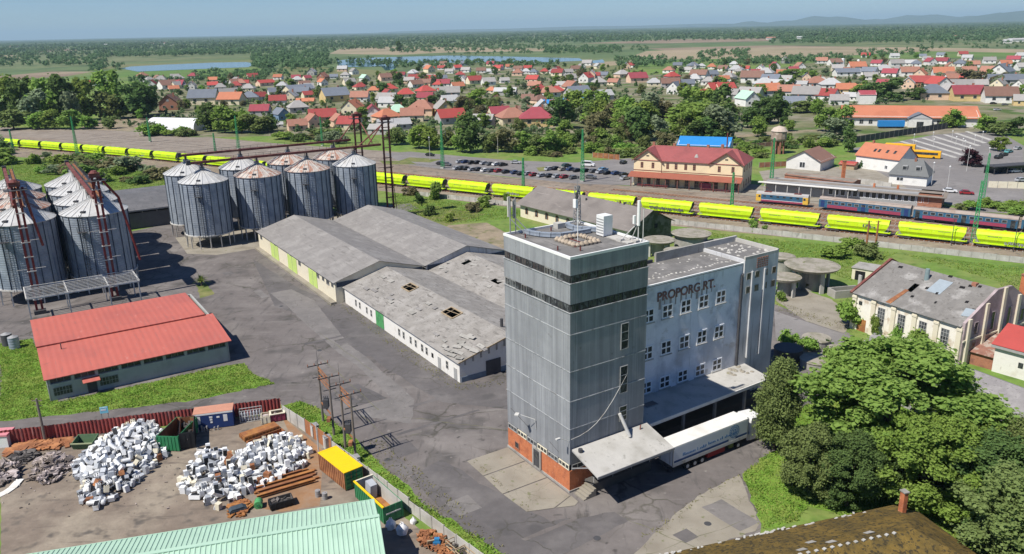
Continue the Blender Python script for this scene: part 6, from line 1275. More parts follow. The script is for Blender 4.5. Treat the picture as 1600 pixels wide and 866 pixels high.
def hopper_wagon():
    t = thing('hopper_wagon', 'x', 'wagon', group='lime yellow grain hopper wagons')
    L2 = 8.0; prof = [(-1.05, 1.3), (1.05, 1.3), (1.5, 2.2), (1.5, 3.3), (1.15, 4.0), (.5, 4.28), (-.5, 4.28), (-1.15, 4.0), (-1.5, 3.3), (-1.5, 2.2)]
    m = MB(); n = len(prof)
    top = [(x, y) for x, y in prof]
    for x0, x1 in ((-L2, L2),):
        V = []
        for xx, sgn in ((x0, -1), (x1, 1)):
            for (y, z) in prof: V.append((xx - sgn * max(0, (3.0 - z)) * .55 * (1 if z < 3 else 0), y, z))
        m.add(V, [tuple(range(n))[::-1], tuple(range(n, 2 * n))] + [(i, (i + 1) % n, n + (i + 1) % n, n + i) for i in range(n)])
    m.obj('hopper_body', 'wagon_yellow', t)
    for sgn in (-1, 1):
        q = [(sgn * (L2 + .02) - sgn * max(0, (3.0 - z)) * .55 * (1 if z < 3 else 0), y * .93, 2.78 + (z - 2.78) * .93) for (y, z) in prof]; MB().poly(*(q if sgn > 0 else q[::-1])).obj('end_wall', 'end_grey', t)
    m = MB()
    for k in range(5): x = -6 + 3 * k; m.box(x - .06, -1.56, 2.2, x + .06, -1.5, 3.4); m.box(x - .06, 1.5, 2.2, x + .06, 1.56, 3.4)
    m.box(-7.4, -1.54, 3.28, 7.4, -1.5, 3.36); m.box(-7.4, 1.5, 3.28, 7.4, 1.54, 3.36); m.obj('side_rib', 'wagon_yellow', t)
    m = MB(); m.box(-7.3, -.3, 4.28, 7.3, .3, 4.36); [m.cyl(x, 0, 4.3, 4.5, .42, n=10) for x in (-5.4, -1.8, 1.8, 5.4)]; m.obj('roof_walkway', 'wagon_yellow', t)
    m = MB(); m.box(-8.4, -1.3, 1.0, 8.4, -1.05, 1.3); m.box(-8.4, 1.05, 1.0, 8.4, 1.3, 1.3); m.box(-8.5, -1.3, 1.0, -8.2, 1.3, 1.25); m.box(8.2, -1.3, 1.0, 8.5, 1.3, 1.25); m.obj('underframe', 'wagon_yellow', t)
    m = MB(); m.box(-8.3, -1.1, .95, 8.3, 1.1, 1.05); [m.box(x - .8, -.9, .4, x + .8, .9, 1.0) for x in (-3.4, 0, 3.4)]; m.obj('discharge_gear', 'steel_dark', t)
    for sx in (-1, 1):
        m = MB(); x = sx * 7.9
        for y in (-1.2, 1.2): m.bar((x, y, 1.2), (x, y, 2.3), .07)
        m.bar((x, -1.2, 2.3), (x, 1.2, 2.3), .07); m.box(sx * 7.3 - .5, -1.2, 1.3, sx * 7.3 + .5, 1.2, 1.36); m.bar((sx * 6.2, .4, 1.4), (sx * 7.3, .4, 4.2), .08); m.bar((sx * 6.2, -.4, 1.4), (sx * 7.3, -.4, 4.2), .08); m.obj('end_platform', 'steel_grey', t)
        m = MB(); m.box(sx * 6.2 - 1.5, -1.15, .45, sx * 6.2 + 1.5, -.85, .8); m.box(sx * 6.2 - 1.5, .85, .45, sx * 6.2 + 1.5, 1.15, .8); m.box(sx * 6.2 - .3, -1, .5, sx * 6.2 + .3, 1, .85)
        b_ = m.obj('bogie', 'steel_dark', t)
        for wx in (-.95, .95):
            m = MB(); m.tube((sx * 6.2 + wx, -.85, .46), (sx * 6.2 + wx, -.68, .46), .46, n=14); m.tube((sx * 6.2 + wx, .68, .46), (sx * 6.2 + wx, .85, .46), .46, n=14); m.tube((sx * 6.2 + wx, -.7, .46), (sx * 6.2 + wx, .7, .46), .08); m.obj('wheelset', 'rust', b_)
    m = MB()
    for sx in (-1, 1):
        for y in (-.85, .85): m.tube((sx * 8.5, y, 1.12), (sx * 9.0, y, 1.12), .1, n=6); m.tube((sx * 8.95, y, 1.12), (sx * 9.0, y, 1.12), .24, n=10)
    m.obj('buffer', 'steel_dark', t)
    m = MB(); m.box(-5.4, -1.512, 2.95, -2.2, -1.503, 3.08); m.box(1.6, -1.512, 2.95, 4.6, -1.503, 3.06); m.obj('marking', 'graffiti', t); return t
HW = hopper_wagon(); random.seed(71); GRF = {}
MAST_NEAR = [(-12, 'at the picture edge'), (65, 'past the meadow bushes'), (135, 'by the freight yard road'), (181, 'beyond the silo conveyors'), (271, 'just past the red elevator towers'), (320, 'at the old warehouse gable'), (362, 'across from the station'), (400, 'across from the locomotive'), (450, 'by the green mast near the brick platform building')]
def spray(par, s0, s1, z0, z1, mat, sd_):
    random.seed(sd_); m = MB(); x = s0
    while x < s1:
        wd = .35 + .5 * rm(); h = (z1 - z0) * (.6 + .4 * rm())
        for q in range(3): 
            m.obox((x + wd * rm(), -1.535 + .002 * q, z0 + h * (.2 + .6 * rm())), (.12 + .1 * rm(), .01, h * (.5 + .4 * rm())), Matrix.Rotation((rm() - .5) * 1.4, 3, 'Y'))
        m.obox((x + wd / 2, -1.53, z0 + h * rm()), (wd, .008, .14), Matrix.Rotation((rm() - .5) * .5, 3, 'Y')); x += wd + .12
    m.obj('graffiti', mat, par)
PH = 3.4
SPAN = [PH - 17.7 * 3 + 17.7 * k for k in range(3)] + [3.4, 19.5 + .0, 36.6, 53.7, 70.2, 87.4, 105.2, 123.5, 141.9, 160.2] + [160.2 + (271.1 - 160.2) * k / 6 for k in range(1, 6)] + [271.1, 289.2, 307.4, 325.4, 343.2, 360.9, 378.9, 396.6, 414.6, 432.2, 449.8, 467.5, 485.2]
dirs = ['the picture edge', 'the meadow bushes', 'the freight yard road', 'the silo conveyors', 'the elevator towers', 'the car park', 'the old warehouse', 'the station canopy', 'the station gable', 'the locomotive', 'the first coach', 'the brick platform building']
NTH = ['first', 'second', 'third', 'fourth', 'fifth', 'sixth', 'seventh', 'eighth', 'ninth', 'tenth', 'eleventh', 'twelfth', 'thirteenth', 'fourteenth', 'fifteenth', 'sixteenth', 'seventeenth', 'eighteenth', 'nineteenth', 'twentieth', 'twenty first', 'twenty second', 'twenty third', 'twenty fourth', 'twenty fifth', 'twenty sixth', 'twenty seventh', 'twenty eighth']
first = True; vi = 0
for i in range(len(SPAN) - 1):
    s = (SPAN[i] + SPAN[i + 1]) / 2; sc_ = (SPAN[i + 1] - SPAN[i]) / 18.3; p, a = trk(s)
    r = HW if first else dup(HW); first = False; r.location = p; r.rotation_euler = (0, 0, a); r.scale = (sc_, 1, 1)
    near = min(((abs(s - x), l) for x, l in ((0, 'at the meadow edge'), (60, 'above the far silo columns'), (110, 'past the meadow bushes'), (165, 'beyond the silo conveyors'), (230, 'hidden by the silo group'), (285, 'just past the elevator towers'), (315, 'below the car park rows'), (350, 'showing past the old warehouse roof'), (385, 'before the station building'), (410, 'before the locomotive'), (440, 'before the passenger coaches'), (475, 'at the picture edge'))))[1]
    if i >= 2: r['label'] = 'lime yellow hopper wagon %s, %s from the meadow end' % (near, NTH[min(i - 2, 27)])
    else: r['label'] = 'lime yellow hopper wagon coupled just outside the picture'
    if 362 < s < 380: spray(r, -5.2, 5.5, 1.5, 2.5, 'graffiti', 3); r['label'] = 'lime yellow hopper wagon with a row of dark low graffiti letters near the station'
    if 345 < s < 361: spray(r, -6.6, 6.8, 1.7, 3.0, 'graffiti', 5); r['label'] = 'lime yellow hopper wagon with a broad black and grey graffiti band'
    if 307 < s < 325: spray(r, -2.0, 2.6, 1.5, 2.4, 'graffiti_grey', 7); r['label'] = 'lime yellow hopper wagon with grey graffiti low at its middle, before the car park'
    if 432 < s < 449: pass
    if 415 < s < 431: spray(r, 1.5, 4.6, 2.1, 3.0, 'graffiti', 8); r['label'] = 'lime yellow hopper wagon with a small dark scribble, seen behind the twin rusty posts'
    if 450 < s < 467: spray(r, -1.5, 6.5, 1.4, 2.3, 'graffiti_grey', 9); r['label'] = 'lime yellow hopper wagon with purple grey graffiti along its bottom'
    if 141 < s < 159: spray(r, -4, 3.0, 1.7, 2.3, 'graffiti', 10); r['label'] = 'lime yellow hopper wagon with faint dark lettering beside the freight yard road'
# electric locomotive and coaches
LOW = []
def coach_like(t, L_, wall, roofm, zb=1.0, zt=3.35):
    m = MB(); m.box(-L_ / 2, -1.42, zb, L_ / 2, 1.42, zt); m.obj('body', wall, t)
    prof = [(-1.46, zt), (1.46, zt), (1.2, zt + .42), (.6, zt + .68), (-.6, zt + .68), (-1.2, zt + .42)]; m = MB(); m.xprism(prof, -L_ / 2, L_ / 2); m.obj('roof', roofm, t)
    for sx in (-1, 1):
        m = MB(); m.box(sx * (L_ / 2 - 4) - 1.6, -1.1, .4, sx * (L_ / 2 - 4) + 1.6, 1.1, .95); b_ = m.obj('bogie', 'steel_dark', t)
        for wx in (-1.1, 1.1): m = MB(); m.tube((sx * (L_ / 2 - 4) + wx, -.85, .46), (sx * (L_ / 2 - 4) + wx, .85, .46), .46, n=12); m.obj('wheelset', 'steel_dark', b_)
    MB().box(-L_ / 2 + 6, -1.1, .55, L_ / 2 - 6, 1.1, .98).obj('underfloor_boxes', 'steel_dark', t)
p, a = trk(397.4, 27.0); t = thing('electric_locomotive', 'blue electric locomotive with yellow ends and a pale roof beside the station', 'locomotive', p, a)
coach_like(t, 15.7, 'coach_blue', 'loco_roof', 1.0, 3.2)
for sx in (-1, 1):
    m = MB(); m.box(min(sx * 7.86, sx * 6.3), -1.44, 1.0, max(sx * 7.86, sx * 6.3), 1.44, 3.22); e_ = m.obj('cab_end', 'loco_yellow', t); MB().box(min(sx * 7.88, sx * 7.8), -1.1, 2.2, max(sx * 7.88, sx * 7.8), 1.1, 3.0).obj('windscreen', 'glass_dark', e_)
    MB().box(min(sx * 6.5, sx * 7.1), -1.46, 2.2, max(sx * 6.5, sx * 7.1), -1.44, 2.9).obj('side_window', 'glass_dark', e_)
MB().box(-6.28, -1.44, 1.0, 6.28, 1.44, 1.55).obj('red_band', 'coach_red', t); m = MB(); m.box(-6.28, -1.45, 1.56, 6.28, 1.45, 1.66); m.obj('white_line', 'white_paint', t)
for k in range(6): MB().box(-5.2 + 2 * k - .4, -1.45, 2.5, -5.2 + 2 * k + .4, -1.43, 2.95).obj('side_grille', 'glass_dark', t)
for sx in (-1, 1): m = MB(); x = sx * 4.5; m.bar((x - 1, 0, 3.9), (x + .6, 0, 4.6), .06); m.bar((x + .6, 0, 4.6), (x - .7, 0, 5.2), .06); m.bar((x - .7, -.8, 5.2), (x - .7, .8, 5.2), .1); m.box(x - 1.1, -.8, 3.85, x + 1.1, .8, 3.95); m.obj('pantograph', 'red_steel_dark', t)
for ci, (sm, tt, l) in enumerate(((421.0, 25.0, 'first blue and red coach coupled behind the locomotive'), (447.0, 22.3, 'second blue and red coach, its lower doors open, before the green lattice mast'), (473.2, 20.9, 'last blue and red coach cut by the picture edge'))):
    p, a = trk(sm, tt); a += -.08 if ci < 2 else 0
    p2, _ = trk(sm + 12, tt - 1.1); p1, _ = trk(sm - 12, tt + 1.1); a = math.atan2(p2.y - p1.y, p2.x - p1.x)
    t = thing('passenger_coach', l, 'railway coach', p, a, None); coach_like(t, 25.4, 'coach_blue', 'coach_roof')
    m = MB(); m.box(-10.2, -1.45, 1.05, -1.6, -1.42, 1.95); m.box(1.6, -1.45, 1.05, 10.2, -1.42, 1.95); m.obj('red_panel', 'coach_red', t)
    for k in range(11):
        x = -9.6 + 1.92 * k
        m = MB(); m.box(x - .62, -1.45, 2.2, x + .62, -1.42, 3.0); w_ = m.obj('window', 'frame_grey', t); MB().box(x - .52, -1.47, 2.28, x + .52, -1.45, 2.92).obj('pane', 'glass_dark', w_)
    for x in (-11.6, 0, 11.6): MB().box(x - .55, -1.46, 1.05, x + .55, -1.43, 3.1).obj('door', 'glass_dark' if ci else 'skip_blue', t)
# catenary masts
def mast(label, p, h, w0=1.1, arm=0, an=0.):
    t = thing('catenary_mast', label, 'mast', p, an); m = MB(); lattice(m, (0, 0), 0, h, w0, .35, max(8, int(h / 1.1)), .13); m.obj('lattice', 'green_mast', t); MB().box(-w0 / 2 - .15, -w0 / 2 - .15, 0, w0 / 2 + .15, w0 / 2 + .15, .4).obj('footing', 'concrete_pale', t)
    if arm:
        m = MB(); m.bar((0, 0, h * .72), (arm, 0, h * .78), .1); m.bar((0, 0, h * .86), (arm * .9, 0, h * .78), .06); m.bar((arm * .9, 0, h * .78), (arm * .9, 0, h * .68), .05); m.obj('cantilever', 'steel_grey', t)
    return t
for (bx, by, ty, tx, l, arm) in ((22, 240, 203, 10, 'green lattice mast at the meadow end of the train', 0), (122, 246, 165, 111, 'tall green lattice mast among the meadow bushes', 0), (235, 222, 184, 231, 'green lattice mast before the white polytunnel', 0), (337, 240, 208, 336, 'green lattice mast just above the silo conveyors', 0), (373, 233, 181, 366, 'green lattice mast before the trees at the freight road bend', 0), (504, 228, 182, 503, 'green lattice mast between the conveyors and the maroon roofed house', 0), (692, 263, 190, 689, 'tall green lattice mast at the corner of the car park', 3), (818, 308, 247, 817, 'green lattice mast by the old warehouse roof end', 3), (910, 284, 197, 909, 'tall green lattice mast standing among the parked cars', 3), (1142, 341, 270, 1143, 'green lattice mast before the station canopy end', 4), (1204, 298, 216, 1206, 'green lattice mast behind the locomotive roof', 3), (1520, 381, 283, 1529, 'big green lattice mast between the hopper wagons near the coaches', 4), (1534, 322, 240, 1537, 'thin green lattice mast behind the brick platform building', 0)):
    b = at(bx, by); h = hgt(bx, by, ty, tx); mast(l, b, min(h, 19), .9 if h < 16 else 1.2, arm, trk(300)[1] + math.pi / 2)
m = MB()
for t_, z in ((1, 6.3), (6, 6.4), (12, 6.2)): 
    for s in range(60, 500, 40): m.bar(trk(s, t_, z)[0], trk(s + 40, t_, z)[0], .03); m.bar(trk(s, t_, z + 1.1)[0], trk(s + 40, t_, z + 1.1)[0], .03)
tag(m.obj('overhead_wires', 'steel_dark'), 'thin overhead wires strung between the green masts along the tracks', 'wires')
for x, y, ty, l in ((1353, 391, 345, 'rusty twin post with a small box in the meadow before the wagons'), (1368, 386, 345, 'second rusty post beside the twin post')):
    slimpole('rusty_post', l, at(x, y), hgt(x, y, ty), 'rust', .28)
for x, y, ty in ((1486, 384, 342), (1583, 394, 345), (1010, 330, 318)): slimpole('signal_post', 'thin dark lineside post ' + {1486: 'before the second coach', 1583: 'at the picture edge before the wagons', 1010: 'behind the tower antenna'}[x], at(x, y), hgt(x, y, ty), 'steel_dark', .1)
plain_fence('low weathered concrete fence panels along the railway edge', trk(285, -10.6)[0], trk(505, -12.6)[0], 1.45,  pm('fence_railway', (.42, .40, .37), .12, .6, c2=(.52, .50, .47), s2=.25, th=(.46, .62), streak=((.28, .27, .245), (.8, 3, .4), .56, .68)), step=2.6)
# ------------------------------------------------------------------ station
O_, an, L_ = frame2(at(985, 291), at(1155, 303)); ST = thing('station_building', 'cream station building with two gables and a dark red tiled roof', 'station', O_, an)
yw, D = 3.6, 20.0; ze, zr, yr = 9.0, 13.2, 12.0; g0, g1 = 10.0, L_ - 11.0
m = MB(); m.box(0, yw, 0, L_, D, ze); m.obj('wall', 'wall_station', ST)
m = MB()
for xa, xb in ((0, g0), (g1, L_)): xm = (xa + xb) / 2; m.yprism([(xa, ze), (xb, ze), (xm, ze + 3.6)], yw - .35, yw + .3); m.box(xa, yw - .35, 0, xb, yw, ze)
m.obj('gable_wall', 'wall_station', ST)
m = MB()
m.poly((-.6, yw - .6, ze), (L_ + .6, yw - .6, ze), (L_ - 4, yr, zr), (4, yr, zr)); m.poly((L_ + .6, D + .6, ze), (-.6, D + .6, ze), (4, yr, zr), (L_ - 4, yr, zr)); m.poly((-.6, D + .6, ze), (-.6, yw - .6, ze), (4, yr, zr)); m.poly((L_ + .6, yw - .6, ze), (L_ + .6, D + .6, ze), (L_ - 4, yr, zr))
for xa, xb in ((0, g0), (g1, L_)):
    xm = (xa + xb) / 2
    for (x, s) in ((xa - .6, -1), (xb + .6, 1)): q = [(x, yw - 1.0, ze - .15), (xm, yw - 1.0, ze + 4.0), (xm, yr, ze + 4.0), (x, yr - 4, ze - .15)]; m.poly(*(q if s > 0 else q[::-1]))
m.obj('roof', 'roof_station', ST)
m = MB()
for xa, xb in ((0, g0), (g1, L_)): xm = (xa + xb) / 2; m.bar((xa - .6, yw - 1.0, ze - .25), (xm, yw - 1.0, ze + 3.9), .12, .35); m.bar((xb + .6, yw - 1.0, ze - .25), (xm, yw - 1.0, ze + 3.9), .12, .35)
m.obj('bargeboard', 'red_steel_dark', ST); MB().box(-.05, yw - .42, 5.3, L_ + .05, yw - .36, 5.55).obj('string_course', 'red_steel_dark', ST)
for x in (3, 7, g0 + 2.2, g0 + 5.2, g0 + 8.6, g0 + 11.6, g1 + 3.2, g1 + 7.8): win_y(ST, x - .5, x + .5, 6.3, 8.3, yw - .35 if (x < g0 or x > g1) else yw, -1, 'brick_old', 'glass_dark', 2, 3, .1)
for xm in (g0 / 2, (g1 + L_) / 2): MB().box(xm - .5, yw - .42, ze + 1.4, xm + .5, yw - .36, ze + 1.8).obj('gable_vent', 'steel_dark', ST)
for k in range(11): x = 1.6 + 3.4 * k; win_y(ST, x, x + 1.3, .3, 2.9, yw - .36, -1, 'brick_old', 'glass_dark', 2, 2, .1, name='door' if k % 3 == 1 else 'window')
for y in (6, 10, 14, 17.5): win_x(ST, y, y + 1.1, 6.3, 8.2, L_, 1, 'brick_old', 'glass_dark', 2, 2, .1); win_x(ST, y, y + 1.1, 1, 3.2, L_, 1, 'brick_old', 'glass_dark', 2, 2, .1)
m = MB(); m.slab([(-1, -.5, 3.6), (L_ + .4, -.5, 3.6), (L_ + .4, yw - .36, 4.9), (-1, yw - .36, 4.9)], .15); m.obj('canopy', 'roof_canopy_red', ST)
[MB().box(x - .12, -.2, 0, x + .12, .04, 3.6).obj('canopy_post', 'red_steel_dark', ST) for x in np.linspace(.2, L_ - .3, 10)]
for xa, xb in ((2.5, 13.5), (25, L_ - 1.5)): m = MB(); [m.box(x, .02, 0, x + .08, .08, 1.0) for x in np.arange(xa, xb, .5)]; m.box(xa, .01, .9, xb, .1, 1.0); m.obj('canopy_fence', 'darkred', ST)
MB().box(24, 2.2, .6, 28, 2.3, 2.4).obj('kiosk_board', 'coach_red', ST)
for x, y, h in ((4.5, yr, 1.2), (12, yr, 1.0), (17, yr, 1.0), (24, yr, 1.0), (29, yr, 1.4)): z = zr - .1; m = MB(); m.box(x - .45, y - .35, z - .3, x + .45, y + .35, z + h); m.obj('chimney', 'brick_old', ST)
MB().cyl(30.4, yr + .5, zr - .3, zr + 5.2, .22, n=8).obj('flue', 'red_steel_dark', ST); MB().cyl(21.5, 6.5, 10.4, 11.4, .8, .3, 10).obj('roof_dish', 'concrete_pale', ST)
# gable-front white house, brick block, orange roofed house, grey hip house behind the platform
def simple_house(name, label, cat, A, B, D, ze, zr, wall, roof, ridge='y', ov=.5, hip=False, chim=(), wins=(), group=None, hipin=None):
    O_, an, L_ = frame2(A, B); t = thing(name, label, cat, O_, an, group); m = MB(); m.box(0, 0, 0, L_, D, ze); m.obj('wall', wall, t)
    if ridge == 'y': m = MB(); m.yprism([(0, ze), (L_, ze), (L_ / 2, zr - .12)], 0, .2); m.yprism([(0, ze), (L_, ze), (L_ / 2, zr - .12)], D - .2, D); m.obj('gable_wall', wall, t)
    elif not hip: m = MB(); m.xprism([(0, ze), (D, ze), (D / 2, zr - .12)], 0, .2); m.xprism([(0, ze), (D, ze), (D / 2, zr - .12)], L_ - .2, L_); m.obj('gable_wall', wall, t)
    m = MB(); hi = hipin or min(L_, D) * .4; e = ze - .1; dz = ov * .45
    if ridge == 'y':
        a = (L_ / 2, -ov if not hip else hi, zr); b = (L_ / 2, D + ov if not hip else D - hi, zr); p = [(-ov, -ov, e - dz), (L_ + ov, -ov, e - dz), (L_ + ov, D + ov, e - dz), (-ov, D + ov, e - dz)]
        m.poly(p[1], p[2], b, a); m.poly(p[3], p[0], a, b)
        if hip: m.poly(p[0], p[1], a); m.poly(p[2], p[3], b)
    else:
        a = (-ov if not hip else hi, D / 2, zr); b = (L_ + ov if not hip else L_ - hi, D / 2, zr); p = [(-ov, -ov, e - dz), (L_ + ov, -ov, e - dz), (L_ + ov, D + ov, e - dz), (-ov, D + ov, e - dz)]
        m.poly(p[0], p[1], b, a); m.poly(p[2], p[3], a, b)
        if hip: m.poly(p[1], p[2], b); m.poly(p[3], p[0], a)
    n0 = len(m.f); vs = [tuple((v[0], v[1], v[2] - .1)) for v in m.v]; k = len(m.v); m.v += vs; m.f += [tuple(i + k for i in f)[::-1] for f in m.f[:n0]]
    rf = m.obj('roof', roof, t)
    for (x, y, h) in chim: MB().box(x - .35, y - .35, ze + .3, x + .35, y + .35, zr + h).obj('chimney', 'brick_old', rf)
    for (x0, x1, z0, z1) in wins: win_y(t, x0, x1, z0, z1, 0, -1, 'window_white', 'glass_dark', 2, 1, .1)
    return t
simple_house('gable_house', 'white gable fronted hall with a brown roof beside the water tower', 'house', at(1228, 263), at(1281, 268), 15, 3.8, 7.4, 'wall_white', 'roof_brown', 'y', .7, wins=((5.2, 7.4, .8, 3.0),))
simple_house('orange_roofed_house', 'white house with a big orange tiled roof and skylights by the buses', 'house', at(1336, 262), at(1402, 271), 12, 5.2, 9.4, 'wall_white', 'roof_orange', 'x', .5, chim=((3, 6, .9),), wins=((2, 3.2, 1, 2.4), (12, 13.2, 1, 2.4)))
simple_house('grey_hip_house', 'cream house with a grey hipped roof and dark dormers in front of the buses', 'house', at(1388, 287), at(1447, 292), 11, 3.8, 8.2, 'wall_white', 'roof_darkgrey', 'x', .6, hip=True, hipin=2.6, chim=((7, 5, .6),), wins=((2.4, 4.6, 1.3, 2.6),))
gh = [o for o in bpy.data.objects if o.name.startswith('grey_hip_house')][0]
for x in (4.4, 8.6): m = MB(); m.box(x - .8, 1.2, 5.0, x + .8, 3.6, 6.4); d_ = m.obj('dormer', 'plinth_grey', gh); MB().box(x - .6, 1.14, 5.2, x + .6, 1.2, 6.2).obj('dormer_window', 'glass_dark', d_)
oh = [o for o in bpy.data.objects if o.name.startswith('orange_roofed_house')][0]
for x in (5.5, 7.2, 10.5, 13.5): z = 7.0; m = MB(); m.slab([(x, 2.0, 6.75), (x + .9, 2.0, 6.75), (x + .9, 3.3, 7.66), (x, 3.3, 7.66)], .05); m.obj('skylight', 'glass_dark', oh)
BK = simple_house('brick_block', 'low red brick block with a flat brown roof behind the platform', 'building', at(1225, 287), at(1331, 301), 6, 3.4, 3.9, 'brick_old', 'roof_brownflat', 'x', .2)
m = thing('brick_pier', 'orange brick chimney stack at the end of the low brick block', 'chimney', at(1316, 288)); MB().box(-.5, -.5, 0, .5, .5, 8).obj('shaft', 'brick_orange', m); MB().box(-.6, -.6, 8, .6, .6, 8.3).obj('cap', 'brick_old', m)
plain_fence('reddish brown board fence beside the brown roofed gable hall', at(1186, 262), at(1228, 260), 2.0, 'brick_old', 'board_fence', 2.5)
plain_fence('dark brown board fence behind the station lawn', at(1150, 232), at(1240, 226), 1.8, 'roof_brown', 'board_fence', 3)
plain_fence('rusty fence at the far end of the car park', at(926, 246), at(968, 250), 2.2, 'rust', 'board_fence', 3)
plain_fence('white garden wall behind the small red pavilion', at(1312, 262), at(1345, 258), 2.4, 'plaster_white', 'garden_wall', 3, 'wall')
plain_fence('pale yard wall below the grey hip house', at(1340, 286), at(1392, 294), 1.8, 'concrete_pale', 'garden_wall', 3, 'wall')
simple_house('red_pavilion', 'small pavilion with a red roof before the orange roofed house', 'pavilion', at(1311, 264), at(1334, 266), 5, 2.2, 2.9, 'timber', 'roof_bright_red', 'x', .4)
A_, B_ = at(1196, 301), at(1470, 326); PB = simple_house('platform_building', 'long platform building with a flat brown roof behind the coaches', 'building', A_, B_, 7.5, 4.0, 4.35, 'plinth_grey', 'roof_brownflat', 'x', 1.2)
Lp = (B_ - A_).length
for k in range(16): x = Lp * .38 + k * (Lp * .56 / 16); win_y(PB, x, x + 1.5, 1.2, 3.3, -.0, -1, 'window_white', 'glass_dark', 1, 1, .12)
MB().box(Lp - 6.5, -.06, 0, Lp + .05, 7.56, 4.0).obj('brick_end', 'brick_old', PB); MB().box(-2, -2.6, 3.7, Lp * .55, -1.0, 3.95).obj('platform_canopy', 'plaster_white', PB)
[MB().box(x, -2.2, 0, x + .18, -2.0, 3.7).obj('canopy_post', 'steel_pale', PB) for x in np.linspace(0, Lp * .5, 8)]; [MB().box(x, 3, 4.2, x + .6, 3.6, 5.4).obj('chimney', 'brick_orange', PB) for x in (Lp * .62, Lp * .75)]
BL = simple_house('blue_roofed_hall', 'long low hall with a bright blue roof behind the station', 'hall', at(1058, 243), at(1138, 246), 15, 4.8, 7.6, 'wall_white', 'roof_blue', 'x', .4)
# water tower
p = at(1215, 240); hh = hgt(1215, 240, 197); WT = thing('water_tower', 'old brick water tower with a domed tank on tall legs', 'water tower', p)
for k in range(8): a = 2 * math.pi * k / 8; m = MB(); m.bar((2.6 * math.cos(a), 2.6 * math.sin(a), 0), (2.3 * math.cos(a), 2.3 * math.sin(a), hh * .5), .6); m.obj('leg', 'brick_old', WT)
MB().cyl(0, 0, 0, hh * .5, 1.5, n=12).obj('stair_core', 'brick_old', WT); m = MB(); m.cyl(0, 0, hh * .48, hh * .55, 3.0, 3.4, 12); m.cyl(0, 0, hh * .55, hh * .82, 3.3, n=12); m.obj('tank', pm('tank_brick', (.34, .25, .20), .2, 1, c2=(.5, .42, .35), s2=.8, th=(.5, .6)), WT)
m = MB(); m.cyl(0, 0, hh * .82, hh * .94, 3.6, 2.4, 12); m.cyl(0, 0, hh * .94, hh, 2.4, .4, 12); m.obj('dome', pm('dome_pale', (.52, .43, .36), .15, 1), WT)
# supermarket, blue lorry box, dark wall, polytunnel
A_, B_ = at(1318, 196), at(1528, 199); SM = simple_house('supermarket', 'very long white shop building under a wide orange tiled roof', 'shop', A_, B_, 26, 5.2, 9.8, 'wall_white', 'roof_shop', 'x', 1.2); Ls = (B_ - A_).length
m = MB(); m.box(Ls * .48, -5, 0, Ls * .65, -.02, 4.6); e_ = m.obj('entrance_wall', 'wall_white', SM); m = MB(); m.poly((Ls * .47, -5.6, 4.6), (Ls * .565, -5.6, 7.4), (Ls * .565, 4, 7.4), (Ls * .47, 4, 4.6)); m.poly((Ls * .565, -5.6, 7.4), (Ls * .66, -5.6, 4.6), (Ls * .66, 4, 4.6), (Ls * .565, 4, 7.4)); m.obj('entrance_roof', 'roof_slate', SM); m = MB(); m.yprism([(Ls * .48, 4.6), (Ls * .65, 4.6), (Ls * .565, 7.2)], -5.2, -5.0); m.obj('entrance_gable', 'roof_pale', SM)
MB().box(Ls * .54, -5.1, 0, Ls * .59, -5, 3).obj('door', 'glass_dark', SM)
for k in range(6): x = Ls * (.05 + .07 * k) if k < 3 else Ls * (.70 + .08 * (k - 3)); win_y(SM, x, x + 2, 1, 3.2, 0, -1, 'frame_grey', 'glass_dark', 2, 1, .12)
simple_house('shop_annex', 'small red roofed annex standing behind the long orange shop roof', 'house', at(1342, 163), at(1368, 163), 12, 6.5, 9, 'wall_white', 'roof_crimson', 'x', .3)
O_, an, L_ = frame2(at(1372, 201), at(1413, 201)); t = thing('box_trailer', 'blue box trailer parked before the long shop', 'trailer', O_, an); MB().box(0, 0, 1, L_, 2.6, 4).obj('box', 'roof_blue', t); MB().box(.3, .3, .5, L_ - .3, 2.3, 1).obj('chassis', 'steel_dark', t)
for x in (1.2, 2.6, L_ - 1.6): m = MB(); m.tube((x, 0, .5), (x, 2.6, .5), .5, n=10); m.obj('wheel', 'rubber', t)
plain_fence('long dark wall between the bus bays and the shop lawn', at(1336, 224), at(1526, 194), 3.2, 'steel_dark', 'boundary_wall', 4, 'wall')
O_, an, L_ = frame2(at(231, 204), at(303, 206)); t = thing('polytunnel', 'white arched polytunnel among the trees past the freight yard', 'polytunnel', O_, an); prof = [(6 - 6 * math.cos(a), 7.2 * math.sin(a) ** .75) for a in np.linspace(0, math.pi, 15)]; m = MB(); m.xprism(prof, 0, L_); m.obj('cover', pm('poly_white', (.80, .80, .83), .06, .3, r=.4), t, True); m = MB(); m.box(-.05, 4, 0, 0, 8, 4); m.obj('door', 'frame_grey', t)
